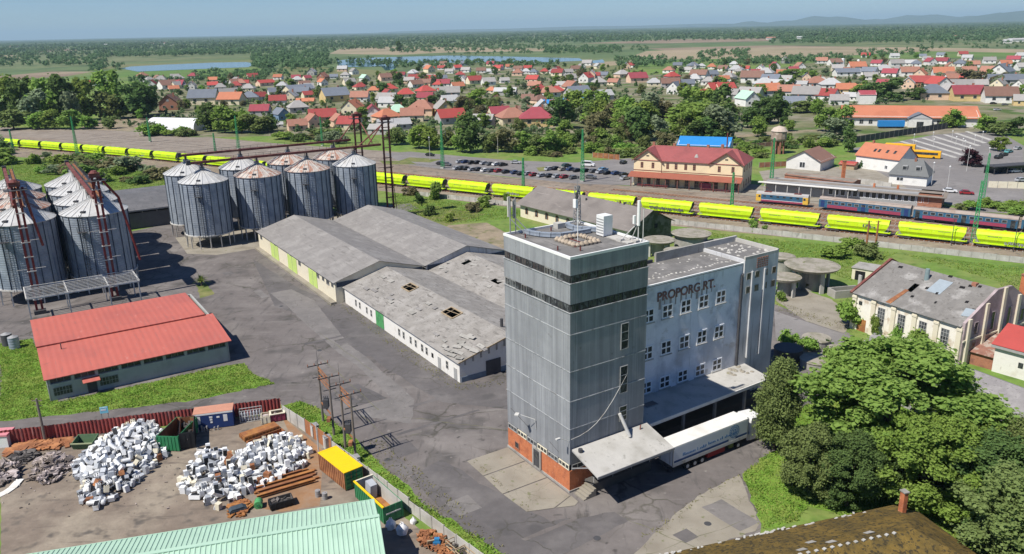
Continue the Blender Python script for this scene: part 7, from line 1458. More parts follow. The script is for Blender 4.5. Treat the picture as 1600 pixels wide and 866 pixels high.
# ------------------------------------------------------------------ buses, cars, lamps
def bus(label, p, a):
    t = thing('bus', label, 'bus', p, a, None); m = MB(); m.box(-6, -1.25, .4, 6, 1.25, 3.0); m.xprism([(-1.25, 3.0), (1.25, 3.0), (1.05, 3.15), (-1.05, 3.15)], -5.9, 5.9); m.obj('body', 'bus_orange', t); m = MB(); m.box(-5.6, -1.27, 1.5, 5.0, 1.27, 2.5); m.obj('window', 'glass_dark', t); MB().box(5.98, -1.1, 1.2, 6.03, 1.1, 2.6).obj('windscreen', 'glass_dark', t)
    for x in (-3.6, 3.6):
        for y in (-1.1, 1.1): m = MB(); m.tube((x, y - .16, .5), (x, y + .16, .5), .5, n=12); m.obj('wheel', 'rubber', t)
    MB().box(-1.5, -.6, 3.15, 1, .6, 3.3).obj('roof_vent', 'bus_orange', t)
bus('yellow orange bus partly behind the big orange roof', at(1406, 236), -.62); bus('yellow orange bus standing in the open bay nearer the grey hip house', at(1444, 247), -.58)
def car_proto():
    t = thing('parked_car', 'x', 'car'); prof = [(-2.1, .35), (2.1, .35), (2.1, .75), (1.95, .88), (1.0, .95), (.35, 1.42), (-1.2, 1.45), (-1.85, .98), (-2.1, .9)]
    m = MB(); m.yprism(prof, -.85, .85); m.obj('body', 'car_white', t); m = MB(); m.yprism([(.92, .98), (.36, 1.36), (-1.15, 1.39), (-1.7, .99)], -.87, .87); m.obj('side_window', 'glass_dark', t)
    m = MB(); m.poly((1.02, -.75, .965), (1.02, .75, .965), (.40, .68, 1.40), (.40, -.68, 1.40)); m.poly((-1.84, .75, 1.0), (-1.84, -.75, 1.0), (-1.25, -.68, 1.44), (-1.25, .68, 1.44)); m.obj('windscreen', 'glass_dark', t)
    for x in (-1.3, 1.3):
        for y in (-.75, .75): m = MB(); m.tube((x, y - .12, .32), (x, y + .12, .32), .32, n=12); m.obj('wheel', 'rubber', t)
    m = MB(); m.box(2.08, -.8, .6, 2.13, -.5, .75); m.obj('headlight', 'white_paint', t); m = MB(); m.box(2.08, .5, .6, 2.13, .8, .75); m.obj('headlight', 'white_paint', t); return t
CP = car_proto(); first = True; CA = trk(300)[1] + rad(68); random.seed(91)
CN = dict(white='white', silver='silver grey', black='black', grey='dark grey', blue='dark blue', red='red', darkgreen='dark green', beige='beige', skyblue='light blue', teal='turquoise')
ROWS = [('car park row far from track', [(355, 240, 'silver'), (392, 240, 'blue'), (435, 245, 'black'), (478, 245, 'black'), (520, 250, 'silver'), (562, 255, 'grey'), (605, 257, 'white'), (648, 260, 'black')]),
 ('car park row along the track', [(335, 285, 'silver'), (368, 286, 'black'), (400, 287, 'black'), (440, 293, 'silver'), (484, 293, 'black'), (527, 300, 'white'), (572, 302, 'grey'), (620, 303, 'red'), (672, 310, 'black'), (735, 315, 'blue'), (776, 322, 'black'), (825, 323, 'silver'), (865, 330, 'red'), (920, 335, 'silver'), (975, 338, 'black'), (1025, 342, 'silver'), (1078, 345, 'red'), (1140, 350, 'grey')]),
 ('block beside the station', [(970, 290, 'silver'), (1018, 287, 'black'), (1065, 292, 'beige'), (1090, 266, 'darkgreen'), (1122, 292, 'blue'), (1165, 300, 'black'), (1225, 302, 'black'), (1278, 305, 'grey'), (1345, 294, 'skyblue'), (1328, 312, 'silver'), (1375, 318, 'black'), (1435, 320, 'blue'), (1488, 330, 'black')])]
for nm, L in ROWS:
    seen = {}
    for i, (cx, cy, c) in enumerate(L):
        p = at(640 + cx * .225, 200 + cy * .225 + 1); r = CP if first else dup(CP, mats={'body': 'car_' + c}); first = False
        r.location = (p.x, p.y, .03); r.rotation_euler = (0, 0, CA + (rm() - .5) * .12); nb = CN[L[i - 1][2]] if i else 'nothing'
        r['label'] = '%s car, %s from the elevator end, %s' % (CN[c], NTH[i], nm); r['group'] = 'cars in the station car park'
CP.children[0].material_slots[0].link = 'OBJECT'; CP.children[0].material_slots[0].material = MATS['car_silver']
for (x, y, c, a, l) in ((672, 244, 'black', -.5, 'black car driving on the gravel lot by the slim lamp'), (689, 258, 'black', -.6, 'black car at the foot of the tall mast by the gravel lot'), (698, 259, 'grey', -.6, 'dark grey car beside the black one at the tall mast foot'), (806, 256, 'silver', -.3, 'lone silver car parked across the middle of the lot'), (974, 256, 'black', 1.0, 'black car in the far corner beside the rusty fence'), (923, 279, 'grey', -.4, 'dark grey hatchback parked across by the track railing'), (977, 281, 'silver', .6, 'silver car against the station wall'),
    (1560, 248, 'black', .55, 'black car on the bus station kerb road'), (1568, 244, 'black', .55, 'second black car touching the turquoise one'), (1576, 239, 'teal', .55, 'turquoise car on the kerb road'), (1590, 234, 'silver', .55, 'silver car farthest along the kerb road'), (1528, 261, 'black', .2, 'black car under the slim pole by the purple bush'), (1514, 258, 'black', .2, 'small dark car beside the purple bush'), (1586, 270, 'white', .1, 'white car in front of the long dark shelter'), (1596, 284, 'silver', .1, 'silver car at the picture edge below the white one'), (1484, 301, 'white', -.4, 'white car behind the brick platform end'), (1510, 304, 'red', -.4, 'red car beside the white one behind the platform end'), (1558, 173, 'silver', .05, 'silver car driving on the main road'), (1552, 163, 'black', .1, 'black car before the brown roofed house on the main road'), (1570, 165, 'grey', .1, 'dark grey car beside the black one on the main road')):
    p = at(x, y); r = dup(CP, mats={'body': 'car_' + c}); r.location = (p.x, p.y, .04); r.rotation_euler = (0, 0, a); r['label'] = l; r.name = 'parked_car'
    if 'group' in r.keys(): del r['group']
p = at(919, 260); t = thing('white_van', 'white van standing by the tall green mast in the car park', 'van', p, CA - 1.0); m = MB(); m.yprism([(-2.6, .4), (2.7, .4), (2.7, 1.1), (1.9, 1.3), (1.2, 2.2), (-2.6, 2.3)], -.95, .95); m.obj('body', 'car_white', t); m = MB(); m.yprism([(1.8, 1.3), (1.2, 2.05), (-2.3, 2.05), (-2.3, 1.35)], -.97, .97); m.obj('side_window', 'glass_dark', t)
for x in (-1.6, 1.7):
    for y in (-.85, .85): m = MB(); m.tube((x, y - .13, .36), (x, y + .13, .36), .36, n=12); m.obj('wheel', 'rubber', t)
O_, an, L_ = frame2(at(1552, 274), at(1640, 268)); t = thing('bus_shelter', 'long low dark shelter roof beside the kerb road at the picture edge', 'shelter', O_, an); MB().box(0, 0, 2.8, L_, 5, 3.1).obj('roof', 'steel_dark', t); MB().box(.2, 4.6, 0, L_, 4.8, 2.8).obj('back_wall', 'glass_dark', t); [MB().box(x, .2, 0, x + .2, .4, 2.8).obj('post', 'steel_dark', t) for x in (.4, 6, 12)]
plain_fence('pale panel wall below the dark shelter at the picture edge', at(1543, 293), at(1620, 296), 2.2, 'plaster_cream', 'garden_wall', 3, 'wall')
def lamp(x, y, ty, i, mat='steel_pale', what='globe'):
    h = hgt(x, y, ty); t = thing('street_lamp', i, 'street lamp', at(x, y)); MB().tube((0, 0, 0), (0, 0, h), .1, .07).obj('post', mat, t)
    m = MB(); m.cyl(0, 0, h, h + .35, .18, .3, 8); m.cyl(0, 0, h + .35, h + .6, .3, .1, 8); m.obj('lamp_head', 'white_paint', t)
for k, (x, y, ty) in enumerate(((1427, 225, 211), (1457, 222, 208), (1487, 219, 206), (1430, 233, 222), (1458, 231, 219), (1493, 227, 215), (1504, 228, 218), (1522, 226, 213), (1534, 222, 207), (1507, 232, 221))): lamp(x, y, ty, 'white lamp post over the bus bays, ' + ['nearest the dark wall start', 'second along the dark wall', 'third along the dark wall', 'by the first bay island', 'by the middle bay island', 'beyond the middle bay island', 'near the far bay islands', 'at the far bay end', 'in front of the pale shrubs', 'at the bay crossing'][k])
for x, y, ty, l in ((672, 250, 216, 'slim lamp post at the gravel lot bend'), (778, 240, 212, 'slim lamp post at the garden edge past the car park'), (1510, 268, 230, 'tall leaning pale pole at the bus station exit'), (1455, 291, 256, 'white pole beside the grey hip house'), (1480, 294, 262, 'dark pole at the road mouth behind the platform'), (1540, 275, 233, 'slim pole at the kerb road before the dark shelter')): lamp(x, y, ty, l)
# ------------------------------------------------------------------ the town
LAND = [((640, 250), 'the gravel lot'), ((560, 195), 'the elevator towers'), ((265, 190), 'the white polytunnel'), ((1215, 235), 'the water tower'), ((1080, 230), 'the station'), ((1420, 190), 'the orange shop'), ((865, 168), 'the blue roofs'), ((980, 190), 'the tree grove'), ((600, 115), 'the lake inlet'), ((300, 115), 'the long lake'), ((1570, 175), 'the main road'), ((1100, 105), 'the vineyard slope'), ((1330, 98), 'the hill silos'), ((770, 118), 'the smoky gardens'), ((470, 150), 'the long roof'), ((1300, 130), 'the hill trees'), ((1200, 150), 'the mint house'), ((1560, 120), 'the slate gable'), ((720, 180), 'the green maple'), ((900, 115), 'the lone conifer')]
def hproto(form):
    t = thing('town_house', 'x', 'house'); ov = .45
    if form == 'gable': w_, d_, ze, zr, rg, hip = 11, 8, 3.3, 6.6, 'x', False
    elif form == 'hipped': w_, d_, ze, zr, rg, hip = 10.5, 9.5, 3.3, 6.6, 'x', True
    elif form == 'gable fronted': w_, d_, ze, zr, rg, hip = 8.5, 12, 4.2, 8.0, 'y', False
    elif form == 'long': w_, d_, ze, zr, rg, hip = 16, 8, 3.2, 5.6, 'x', False
    A, B = Vector((-w_ / 2, -d_ / 2, 0)), Vector((w_ / 2, -d_ / 2, 0))
    t2 = simple_house('town_house', 'x', 'house', A, B, d_, ze, zr, 'wall_white', 'roof_orange', rg, ov, hip, chim=((w_ * .7, d_ * .55, .7),), hipin=3.9)
    for i, x in enumerate((.2, .62) if form != 'long' else (.15, .45, .75)):
        m = MB(); m.box(x * w_, -.05, 1.2, x * w_ + 1.3, -.0, 2.5); w2 = m.obj('window', 'frame_grey', t2); MB().box(x * w_ + .1, -.07, 1.3, x * w_ + 1.2, -.05, 2.4).obj('pane', 'glass_dark', w2)
    if form == 'gable fronted': m = MB(); m.box(w_ / 2 - .6, -.05, 4.6, w_ / 2 + .6, 0, 5.8); w2 = m.obj('window', 'frame_grey', t2)
    bpy.data.objects.remove(t); return t2
HP = {f: hproto(f) for f in ('gable', 'hipped', 'gable fronted', 'long')}; HFIRST = set(); HUSED = {}
g, hh_, f2, lg = 'gable', 'hipped', 'gable fronted', 'long'
HL = [(415,136,lg,'bright_red','peach',1.2),(467,149,lg,'slate','cream',1.7),(430,151,g,'slate','white',1.1),(405,159,g,'maroon','white',1.1),(435,166,g,'maroon','white',1.2),(523,161,g,'slate','ochre',1.9),(478,165,lg,'orange','ochre',.9),(466,178,hh_,'grey','greywall',1.3),(408,183,g,'crimson','greywall',1.2),(440,190,f2,'slate','bluewall',1.0),(430,201,lg,'pale','white',.6),(505,195,g,'maroon','peach',1.5),(490,201,f2,'terracotta','peach',1.0),(552,182,f2,'orange','cream',1.3),(583,192,f2,'crimson','white',1.4),(605,194,hh_,'orange','peach',1.4),(622,186,hh_,'mint','greywall',1.3),(530,201,f2,'terracotta','peach',1.0),(548,205,g,'maroon','cream',1.2),(465,206,g,'terracotta','peach',1.0),(615,206,lg,'pale','greywall',1.2),(600,212,lg,'grey','greywall',1.0),
(435,126,g,'orange','white',1),(463,127,g,'crimson','white',1),(480,127,g,'crimson','cream',.9),(505,128,f2,'terracotta','brickwall',1.2),(522,125,g,'slate','white',.9),(540,123,hh_,'grey','white',1.1),(543,135,f2,'pale','white',.8),(570,129,f2,'mint','white',1),(602,128,g,'brown','peach',1.3),(607,147,hh_,'bright_red','cream',1.4),(584,148,hh_,'orange','cream',1),(563,161,g,'terracotta','white',1.3),(606,164,g,'grey','white',1.4),(635,156,hh_,'bright_red','cream',1.3),
(646,119,hh_,'pale','ochre',1.1),(648,129,g,'maroon','white',1.2),(650,139,g,'brown','white',1.2),(673,113,g,'bright_red','white',1),(690,111,g,'maroon','white',1),(702,117,g,'grey','white',1),(715,111,g,'bright_red','greywall',1.1),(728,115,g,'grey','white',1.1),(752,116,g,'brown','white',1.1),(767,117,g,'pale','white',1),(780,111,g,'crimson','white',1.1),(796,109,g,'orange','white',1),(810,113,g,'brown','white',1.1),(822,117,hh_,'pale','white',1),(834,118,hh_,'slate','white',1),(851,117,hh_,'bright_red','cream',1),(866,117,hh_,'grey','white',1.1),(672,129,g,'grey','white',1.2),(690,129,g,'slate','white',1.1),(724,132,f2,'pale','white',1.0),(741,133,g,'maroon','cream',1.4),(763,135,g,'grey','white',1.2),(665,136,g,'brown','peach',1.1),(693,138,g,'crimson','white',1.2),(715,142,g,'orange','white',1.1),(665,151,hh_,'bright_red','cream',1.4),(703,154,g,'grey','greywall',1.5),(660,183,hh_,'terracotta','peach',1.7),(693,184,f2,'grey','ochre',1.3),(704,196,g,'bright_red','greywall',1.5),(790,151,lg,'pale','greywall',1.2),(768,148,hh_,'orange','cream',.9),(833,131,g,'bright_red','peach',1.2),(836,141,g,'terracotta','peach',1.1),(858,154,hh_,'terracotta','white',1.5),(863,170,lg,'blue','white',1.0),(848,184,f2,'pale','white',1.3),(780,188,g,'crimson','cream',1.2),(800,197,hh_,'terracotta','cream',1.6),(838,200,hh_,'crimson','ochre',1.8),(876,178,g,'bright_red','cream',1.3),(645,192,g,'terracotta','cream',1.3),(825,161,g,'brown','cream',.9),(820,181,g,'brown','greywall',.9),(756,200,g,'grey','greywall',1.1),
(888,118,g,'grey','white',1),(890,129,g,'grey','white',1.2),(916,131,f2,'bright_red','white',1.3),(930,124,g,'maroon','white',1),(893,147,f2,'terracotta','cream',1.4),(902,157,g,'slate','greywall',1.7),(897,166,lg,'blue','white',1.0),(936,136,hh_,'grey','cream',1.2),(972,123,hh_,'grey','peach',1.4),(995,131,g,'crimson','peach',1.7),(959,135,g,'terracotta','cream',1),(1022,137,hh_,'pale','cream',1.2),(1045,116,hh_,'terracotta','white',1.2),(1050,127,hh_,'bright_red','greywall',1.3),(1047,139,g,'brown','greywall',1.5),(1057,149,f2,'slate','white',1.3),(1074,138,g,'slate','white',1.1),(1075,115,g,'grey','white',1),(1083,109,hh_,'grey','white',.9),(1096,108,hh_,'pale','white',.9),(1112,110,hh_,'orange','white',1.1),(1092,125,g,'brown','white',1.6),(1111,123,g,'slate','white',1.2),(1085,131,hh_,'pale','white',1.3),(1107,135,hh_,'grey','white',1.2),(1099,156,lg,'bright_red','greywall',1.3),(1117,147,g,'bright_red','cream',1.3),(943,123,g,'slate','greywall',1),(878,140,g,'grey','white',1),(943,158,g,'pale','greywall',1.2),
(1132,147,g,'bright_red','cream',1.4),(1140,157,g,'grey','greywall',1.2),(1172,157,g,'grey','green',1.5),(1167,168,f2,'mint','white',1.3),(1198,153,g,'orange','white',1.7),(1231,153,g,'terracotta','white',1.5),(1259,159,g,'grey','greywall',1.7),(1289,160,g,'maroon','white',1.5),(1194,141,hh_,'pale','white',1.6),(1222,139,lg,'pale','white',1.4),(1246,139,lg,'pale','white',1.1),(1275,139,hh_,'terracotta','white',1.6),(1297,142,hh_,'pale','white',1.6),(1320,149,g,'orange','ochre',1.3),(1339,148,g,'orange','cream',1.1),(1150,116,hh_,'pale','white',1.5),(1196,122,hh_,'pale','white',1.6),(1180,119,g,'crimson','white',1),(1210,111,f2,'crimson','white',1.2),(1175,131,g,'brown','white',1.9),(1204,133,g,'slate','white',1.5),(1164,113,g,'bright_red','white',1),(1130,113,g,'brown','white',1.1),(1249,112,f2,'terracotta','white',1.2),(1283,101,g,'terracotta','white',1.4),(1304,104,g,'brown','white',1.5),(1322,121,lg,'slate','white',1.6),(1338,112,g,'orange','white',1.7),(1308,113,g,'grey','cream',1.2),(1358,119,g,'slate','white',1.4),(1222,121,g,'orange','white',1.1),(1138,128,hh_,'grey','white',1.3),(1228,130,g,'grey','white',1.0),(1310,166,g,'grey','white',1.1),(1335,160,lg,'pale','white',1.1),
(1380,118,hh_,'pale','white',1.7),(1402,117,hh_,'grey','white',1.3),(1390,122,g,'crimson','white',1.3),(1420,121,g,'terracotta','white',1.6),(1437,126,f2,'orange','peach',1.3),(1472,123,g,'orange','white',1.7),(1437,138,g,'maroon','brickwall',1.6),(1465,145,f2,'bright_red','white',1.6),(1455,158,hh_,'slate','peach',1.8),(1482,156,f2,'grey','white',1.4),(1500,144,g,'grey','white',1.5),(1508,160,g,'crimson','ochre',1.8),(1531,158,f2,'crimson','brickwall',1.1),(1560,163,g,'brown','white',1.8),(1598,167,g,'grey','ochre',1.1),(1563,126,f2,'slate','white',2.0),(1572,136,lg,'slate','greywall',1.9),(1537,125,hh_,'terracotta','white',1.3),(1490,128,g,'brown','white',1.3),(1453,104,f2,'crimson','white',1.2),(1471,102,g,'crimson','white',1.3),(1500,106,hh_,'slate','white',1.3),(1520,107,g,'terracotta','white',1.2),(1545,101,g,'grey','white',1.3),(1583,99,g,'crimson','white',1.4),(1595,93,g,'pale','white',1.3),(1570,106,g,'orange','white',1.2),(1400,106,g,'grey','white',1.5),(1422,105,g,'pale','white',1.2),(1370,105,g,'crimson','white',1.2),(1397,93,g,'pale','white',1.2),(1470,91,g,'slate','white',1.1),(1511,96,g,'pale','white',1.2),(1597,112,g,'grey','white',1.3),
(262,141,g,'brown','white',1.6),(238,139,f2,'maroon','white',1.1),(277,140,g,'crimson','white',1.5),(253,131,hh_,'grey','white',1.3),(279,129,hh_,'grey','cream',1.3),(300,141,f2,'grey','white',1),(333,139,g,'bright_red','white',1),(320,165,g,'slate','cream',2.0),(358,156,g,'grey','greywall',1.5),(363,166,g,'orange','cream',1.7),(370,134,hh_,'grey','cream',1.3),(382,136,g,'bright_red','cream',1),(268,174,f2,'brown','brickwall',1.6),(223,130,f2,'slate','white',.8),(391,161,hh_,'slate','cream',1.4),(345,143,hh_,'grey','white',1.1),(395,126,g,'maroon','cream',1.2),(147,136,g,'maroon','white',1.0)]
random.seed(101)
occ = []
def place_house(x, y, form, roof, wall, s, jit=True):
    p = at(x, y - 1.5); base = HP[form]; key = form
    d = math.hypot(p.x, p.y); s *= .98
    if key in HFIRST: r = dup(base, mats={'roof': 'roof_' + roof, 'wall': 'wall_' + wall, 'gable_wall': 'wall_' + wall})
    else:
        HFIRST.add(key); r = base
        for ch in r.children:
            k = ch.name.split('.')[0]
            if k in ('roof', 'wall', 'gable_wall'): ch.material_slots[0].link = 'OBJECT'; ch.material_slots[0].material = MATS[('roof_' + roof) if k == 'roof' else 'wall_' + wall]
    vw = math.atan2(p.y, p.x) - math.pi / 2
    rot = vw + random.choice([-.35, -.2, .1, .3, .45]) + (rm() - .5) * .3
    w0 = {'gable': (5.5, 4), 'hipped': (5.25, 4.75), 'gable fronted': (4.25, 6), 'long': (8, 4)}[form]
    q = Vector((p.x, p.y, 0)) + Vector((-w0[0] * math.cos(rot) + w0[1] * math.sin(rot), -w0[0] * math.sin(rot) - w0[1] * math.cos(rot), 0)) * s + Vector((p.x, p.y, 0)).normalized() * w0[1] * s
    r.location = q; r.rotation_euler = (0, 0, rot); r.scale = (s, s, s * (1.0 if s < 1.3 else .92)); occ.append((p.x, p.y + 4, 8 * s))
    ds = sorted(((x - l[0][0]) ** 2 + (4 * (y - l[0][1])) ** 2, l[1]) for l in LAND)
    wl = {'white': 'white', 'cream': 'cream', 'peach': 'peach', 'ochre': 'ochre', 'greywall': 'grey', 'brickwall': 'brick', 'bluewall': 'blue', 'green': 'pale green'}[wall]
    rn = {'grey': 'grey', 'slate': 'slate blue', 'pale': 'pale', 'bright_red': 'bright red', 'mint': 'mint green'}.get(roof, roof)
    size = 'large ' if s > 1.35 else 'small ' if s < .85 else ''
    lab = '%s%s roofed %s house, %s walls, near %s' % (size, rn, form, wl, ds[0][1])
    if lab in HUSED: lab += ' towards ' + ds[1][1]
    n = HUSED.get(lab, 0); HUSED[lab] = n + 1
    r['label'] = lab; r['group'] = lab
    if n: 
        r['group'] = lab
    return r
for h in HL: place_house(*h)
# more houses along the far streets
tries = 0; added = 0
RC = ['bright_red', 'maroon', 'crimson', 'orange', 'terracotta', 'brown', 'grey', 'grey', 'slate', 'pale', 'pale']
while added < 102 and tries < 6000:
    tries += 1; x = 210 + 1390 * rm(); ylo = 122 if x < 420 else 112 if x < 650 else 104 if x < 1100 else 96 if x < 1330 else 88; y = ylo + (175 - ylo) * rm() ** 1.4
    if 870 < x < 1200 and y > 132 or 1290 < x < 1345 and y > 120 and y < 140 or x > 1300 and y > 150 or (x < 330 and y > 150): continue
    p = at(x, y)
    if any((p.x - o[0]) ** 2 + (p.y + 4 - o[1]) ** 2 < (6.5 + .75 * o[2]) ** 2 for o in occ): continue
    place_house(x, y, random.choice([g, g, hh_, hh_, f2]), random.choice(RC), random.choice(['white', 'white', 'cream', 'peach', 'greywall']), .9 + .4 * rm()); added += 1
for x, y, ty in ((1316, 101, 91), (1340, 106, 93)):
    h = hgt(x, y, ty); t = thing('farm_silo', 'thick white farm silo on the far slope' if x < 1330 else 'slim white farm silo beside the orange gabled house on the far slope', 'silo', at(x, y)); MB().cyl(0, 0, 0, h * .9, 2.6 if x < 1330 else 1.8, n=14).obj('drum', 'white_paint', t, True); MB().cyl(0, 0, h * .9, h, 2.6 if x < 1330 else 1.8, .5, 14).obj('top', 'white_paint', t)
# ------------------------------------------------------------------ trees
def leafcloud(rng, n, ls, clumps, zs=1.0):
    """quads of size ls scattered through the clumps (x, y, z, r), turned mostly outwards"""
    C = np.array(clumps); wgt = C[:, 3] ** 2; k = rng.choice(len(C), n, p=wgt / wgt.sum())
    d = rng.normal(size=(n, 3)); d /= np.linalg.norm(d, axis=1)[:, None]; d[:, 2] = np.where(d[:, 2] < -.75, -d[:, 2], d[:, 2]); far = rng.random(n) < .12
    rr = np.where(far, 1 + .55 * rng.random(n), rng.random(n) ** .42); P = C[k, :3] + d * (C[k, 3] * rr)[:, None] * np.array([1, 1, zs])
    nrm = d * .7 + rng.normal(size=(n, 3)) * .6; nrm[:, 2] += .35; nrm /= np.linalg.norm(nrm, axis=1)[:, None]
    a = np.cross(nrm, rng.normal(size=(n, 3))); a /= np.linalg.norm(a, axis=1)[:, None]; b = np.cross(nrm, a)
    s = ls * (.6 + .8 * rng.random(n))[:, None] / 2; bend = nrm * s * .35
    V = np.stack([P - a * s - b * s * .75, P + a * s - b * s * .75 + bend, P + a * s + b * s * .75, P - a * s + b * s * .75 + bend], 1).reshape(-1, 3)
    return V, np.arange(n * 4).reshape(-1, 4)
def clumps_for(rng, shape, n):
    out = []
    for i in range(n):
        t = rng.random(); an = rng.random() * 6.283
        if shape == 'broad':
            z = .14 + .80 * t; R = .42 * math.sin(math.pi * min(1, (z + .02) / 1.02)) ** .6 * (.78 + .22 * math.sin(3 * an + 5 * z + n) * math.cos(2 * an - 3 * z)); r = R * rng.random() ** .4; q = (30 / max(n, 30)) ** .42; out.append((r * math.cos(an), r * math.sin(an), z, (.055 + .12 * rng.random() ** 1.5) * q))
        elif shape == 'tall':
            z = .16 + .80 * t; R = .20 * math.sin(math.pi * min(1, (z - .02) / 1.04)) ** .5; r = R * rng.random() ** .5; out.append((r * math.cos(an), r * math.sin(an), z, .055 + .06 * rng.random()))
        elif shape == 'cone':
            z = .08 + .9 * t ** 1.25; R = .24 * (1 - z) + .015; r = R * rng.random() ** .5; out.append((r * math.cos(an), r * math.sin(an), z, .03 + .085 * (1 - z) ** .8))
        elif shape == 'bush':
            z = .12 + .62 * t; R = .62 * math.sin(math.pi * min(1, (z + .18) / 1.02)) ** .6; r = R * rng.random() ** .5; out.append((r * math.cos(an), r * math.sin(an), z, .12 + .14 * rng.random()))
    return out
TREES = {}
def tree_proto(key, shape, mat, nleaf, ls, seed, ncl):
    """a tree 1 m high at unit scale: trunk with limbs, crown of leaf clumps"""
    rng = np.random.default_rng(seed); cl = clumps_for(rng, shape, ncl); t = thing('tree' if shape != 'bush' else 'bush', 'x', 'tree' if shape != 'bush' else 'bush')
    m = MB(); th = {'broad': .4, 'tall': .55, 'cone': .9, 'bush': .3}[shape]; r0 = {'broad': .022, 'tall': .016, 'cone': .014, 'bush': .015}[shape]
    m.tube((0, 0, 0), (.004, .003, th), r0, r0 * .5, 8)
    for c in sorted(cl, key=lambda c: -c[3])[:7 if shape != 'cone' else 0]:
        z0 = th * (.5 + .5 * rng.random()); m.tube((0, 0, z0 * .98), (c[0] * .85, c[1] * .85, c[2]), r0 * .42, r0 * .12, 5)
    m.obj('trunk' if shape != 'bush' else 'stem', 'bark', t)
    V, F = leafcloud(rng, nleaf, ls, cl); me = npmesh('crown' if shape != 'bush' else 'foliage', V, F, mat); o = bpy.data.objects.new(me.name, me); COL.objects.link(o); o.parent = t
    TREES[key] = [t, True]; return t
for i, (mt, sd) in enumerate((('leaf_mid', 1), ('leaf_bright', 2), ('leaf_olive', 3), ('leaf_dark', 4))): tree_proto('near%d' % i, 'broad', mt, 52000, .0155, sd, 150)
tree_proto('nearfir', 'tall', 'leaf_olive', 30000, .017, 8, 110)
for mt in ('mid', 'bright', 'dark', 'olive', 'pale', 'brown', 'purple'):
    for v in range(2 if mt in ('mid', 'dark', 'olive') else 1): tree_proto('%s%d' % (mt, v), 'broad', 'leaf_' + mt, 2600, .058, 20 + v + hash(mt) % 7 * 0 + len(mt) * 3, 30)
tree_proto('cone', 'cone', 'leaf_dark', 2400, .040, 40, 46); tree_proto('tall', 'tall', 'leaf_mid', 2400, .045, 41, 34); tree_proto('talldark', 'tall', 'leaf_dark', 2400, .045, 42, 34)
for mt in ('mid', 'bright', 'olive', 'dark', 'pale', 'brown'): tree_proto('bush_' + mt, 'bush', 'leaf_' + mt, 1500, .10, 50 + len(mt), 16)
WOR = {'mid': 'mid green', 'bright': 'bright green', 'dark': 'dark green', 'olive': 'olive green', 'pale': 'pale silvery', 'brown': 'brownish', 'purple': 'purple leaved'}
def put(key, p, h, wfac, label, group=None, name=None):
    t, fresh = TREES[key]
    if fresh: r = t; TREES[key][1] = False
    else: r = dup(t)
    r.location = (p.x, p.y, 0); r.scale = (h * wfac, h * wfac, h); r.rotation_euler = (0, 0, rm() * 6.28); r['label'] = label
    if name: r.name = name
    if group: r['group'] = group
    elif 'group' in r.keys(): del r['group']
    return r
def tpx(key, bx, by, ty, wpx, label, group=None, name=None, hmax=40):
    p = at(bx, by); h = min(hmax, hgt(bx, by, ty)); dist = (p - Vector((0, 0, H))).length; wd = wpx * dist / FPX
    nat = {'near': .95, 'cone': .52, 'tall': .46, 'bush': 1.35}; k = next((v for q, v in nat.items() if key.startswith(q)), .95)
    if key == 'nearfir': k = .46
    return put(key, p, h, wd / (h * k), label, group, name)
random.seed(201)
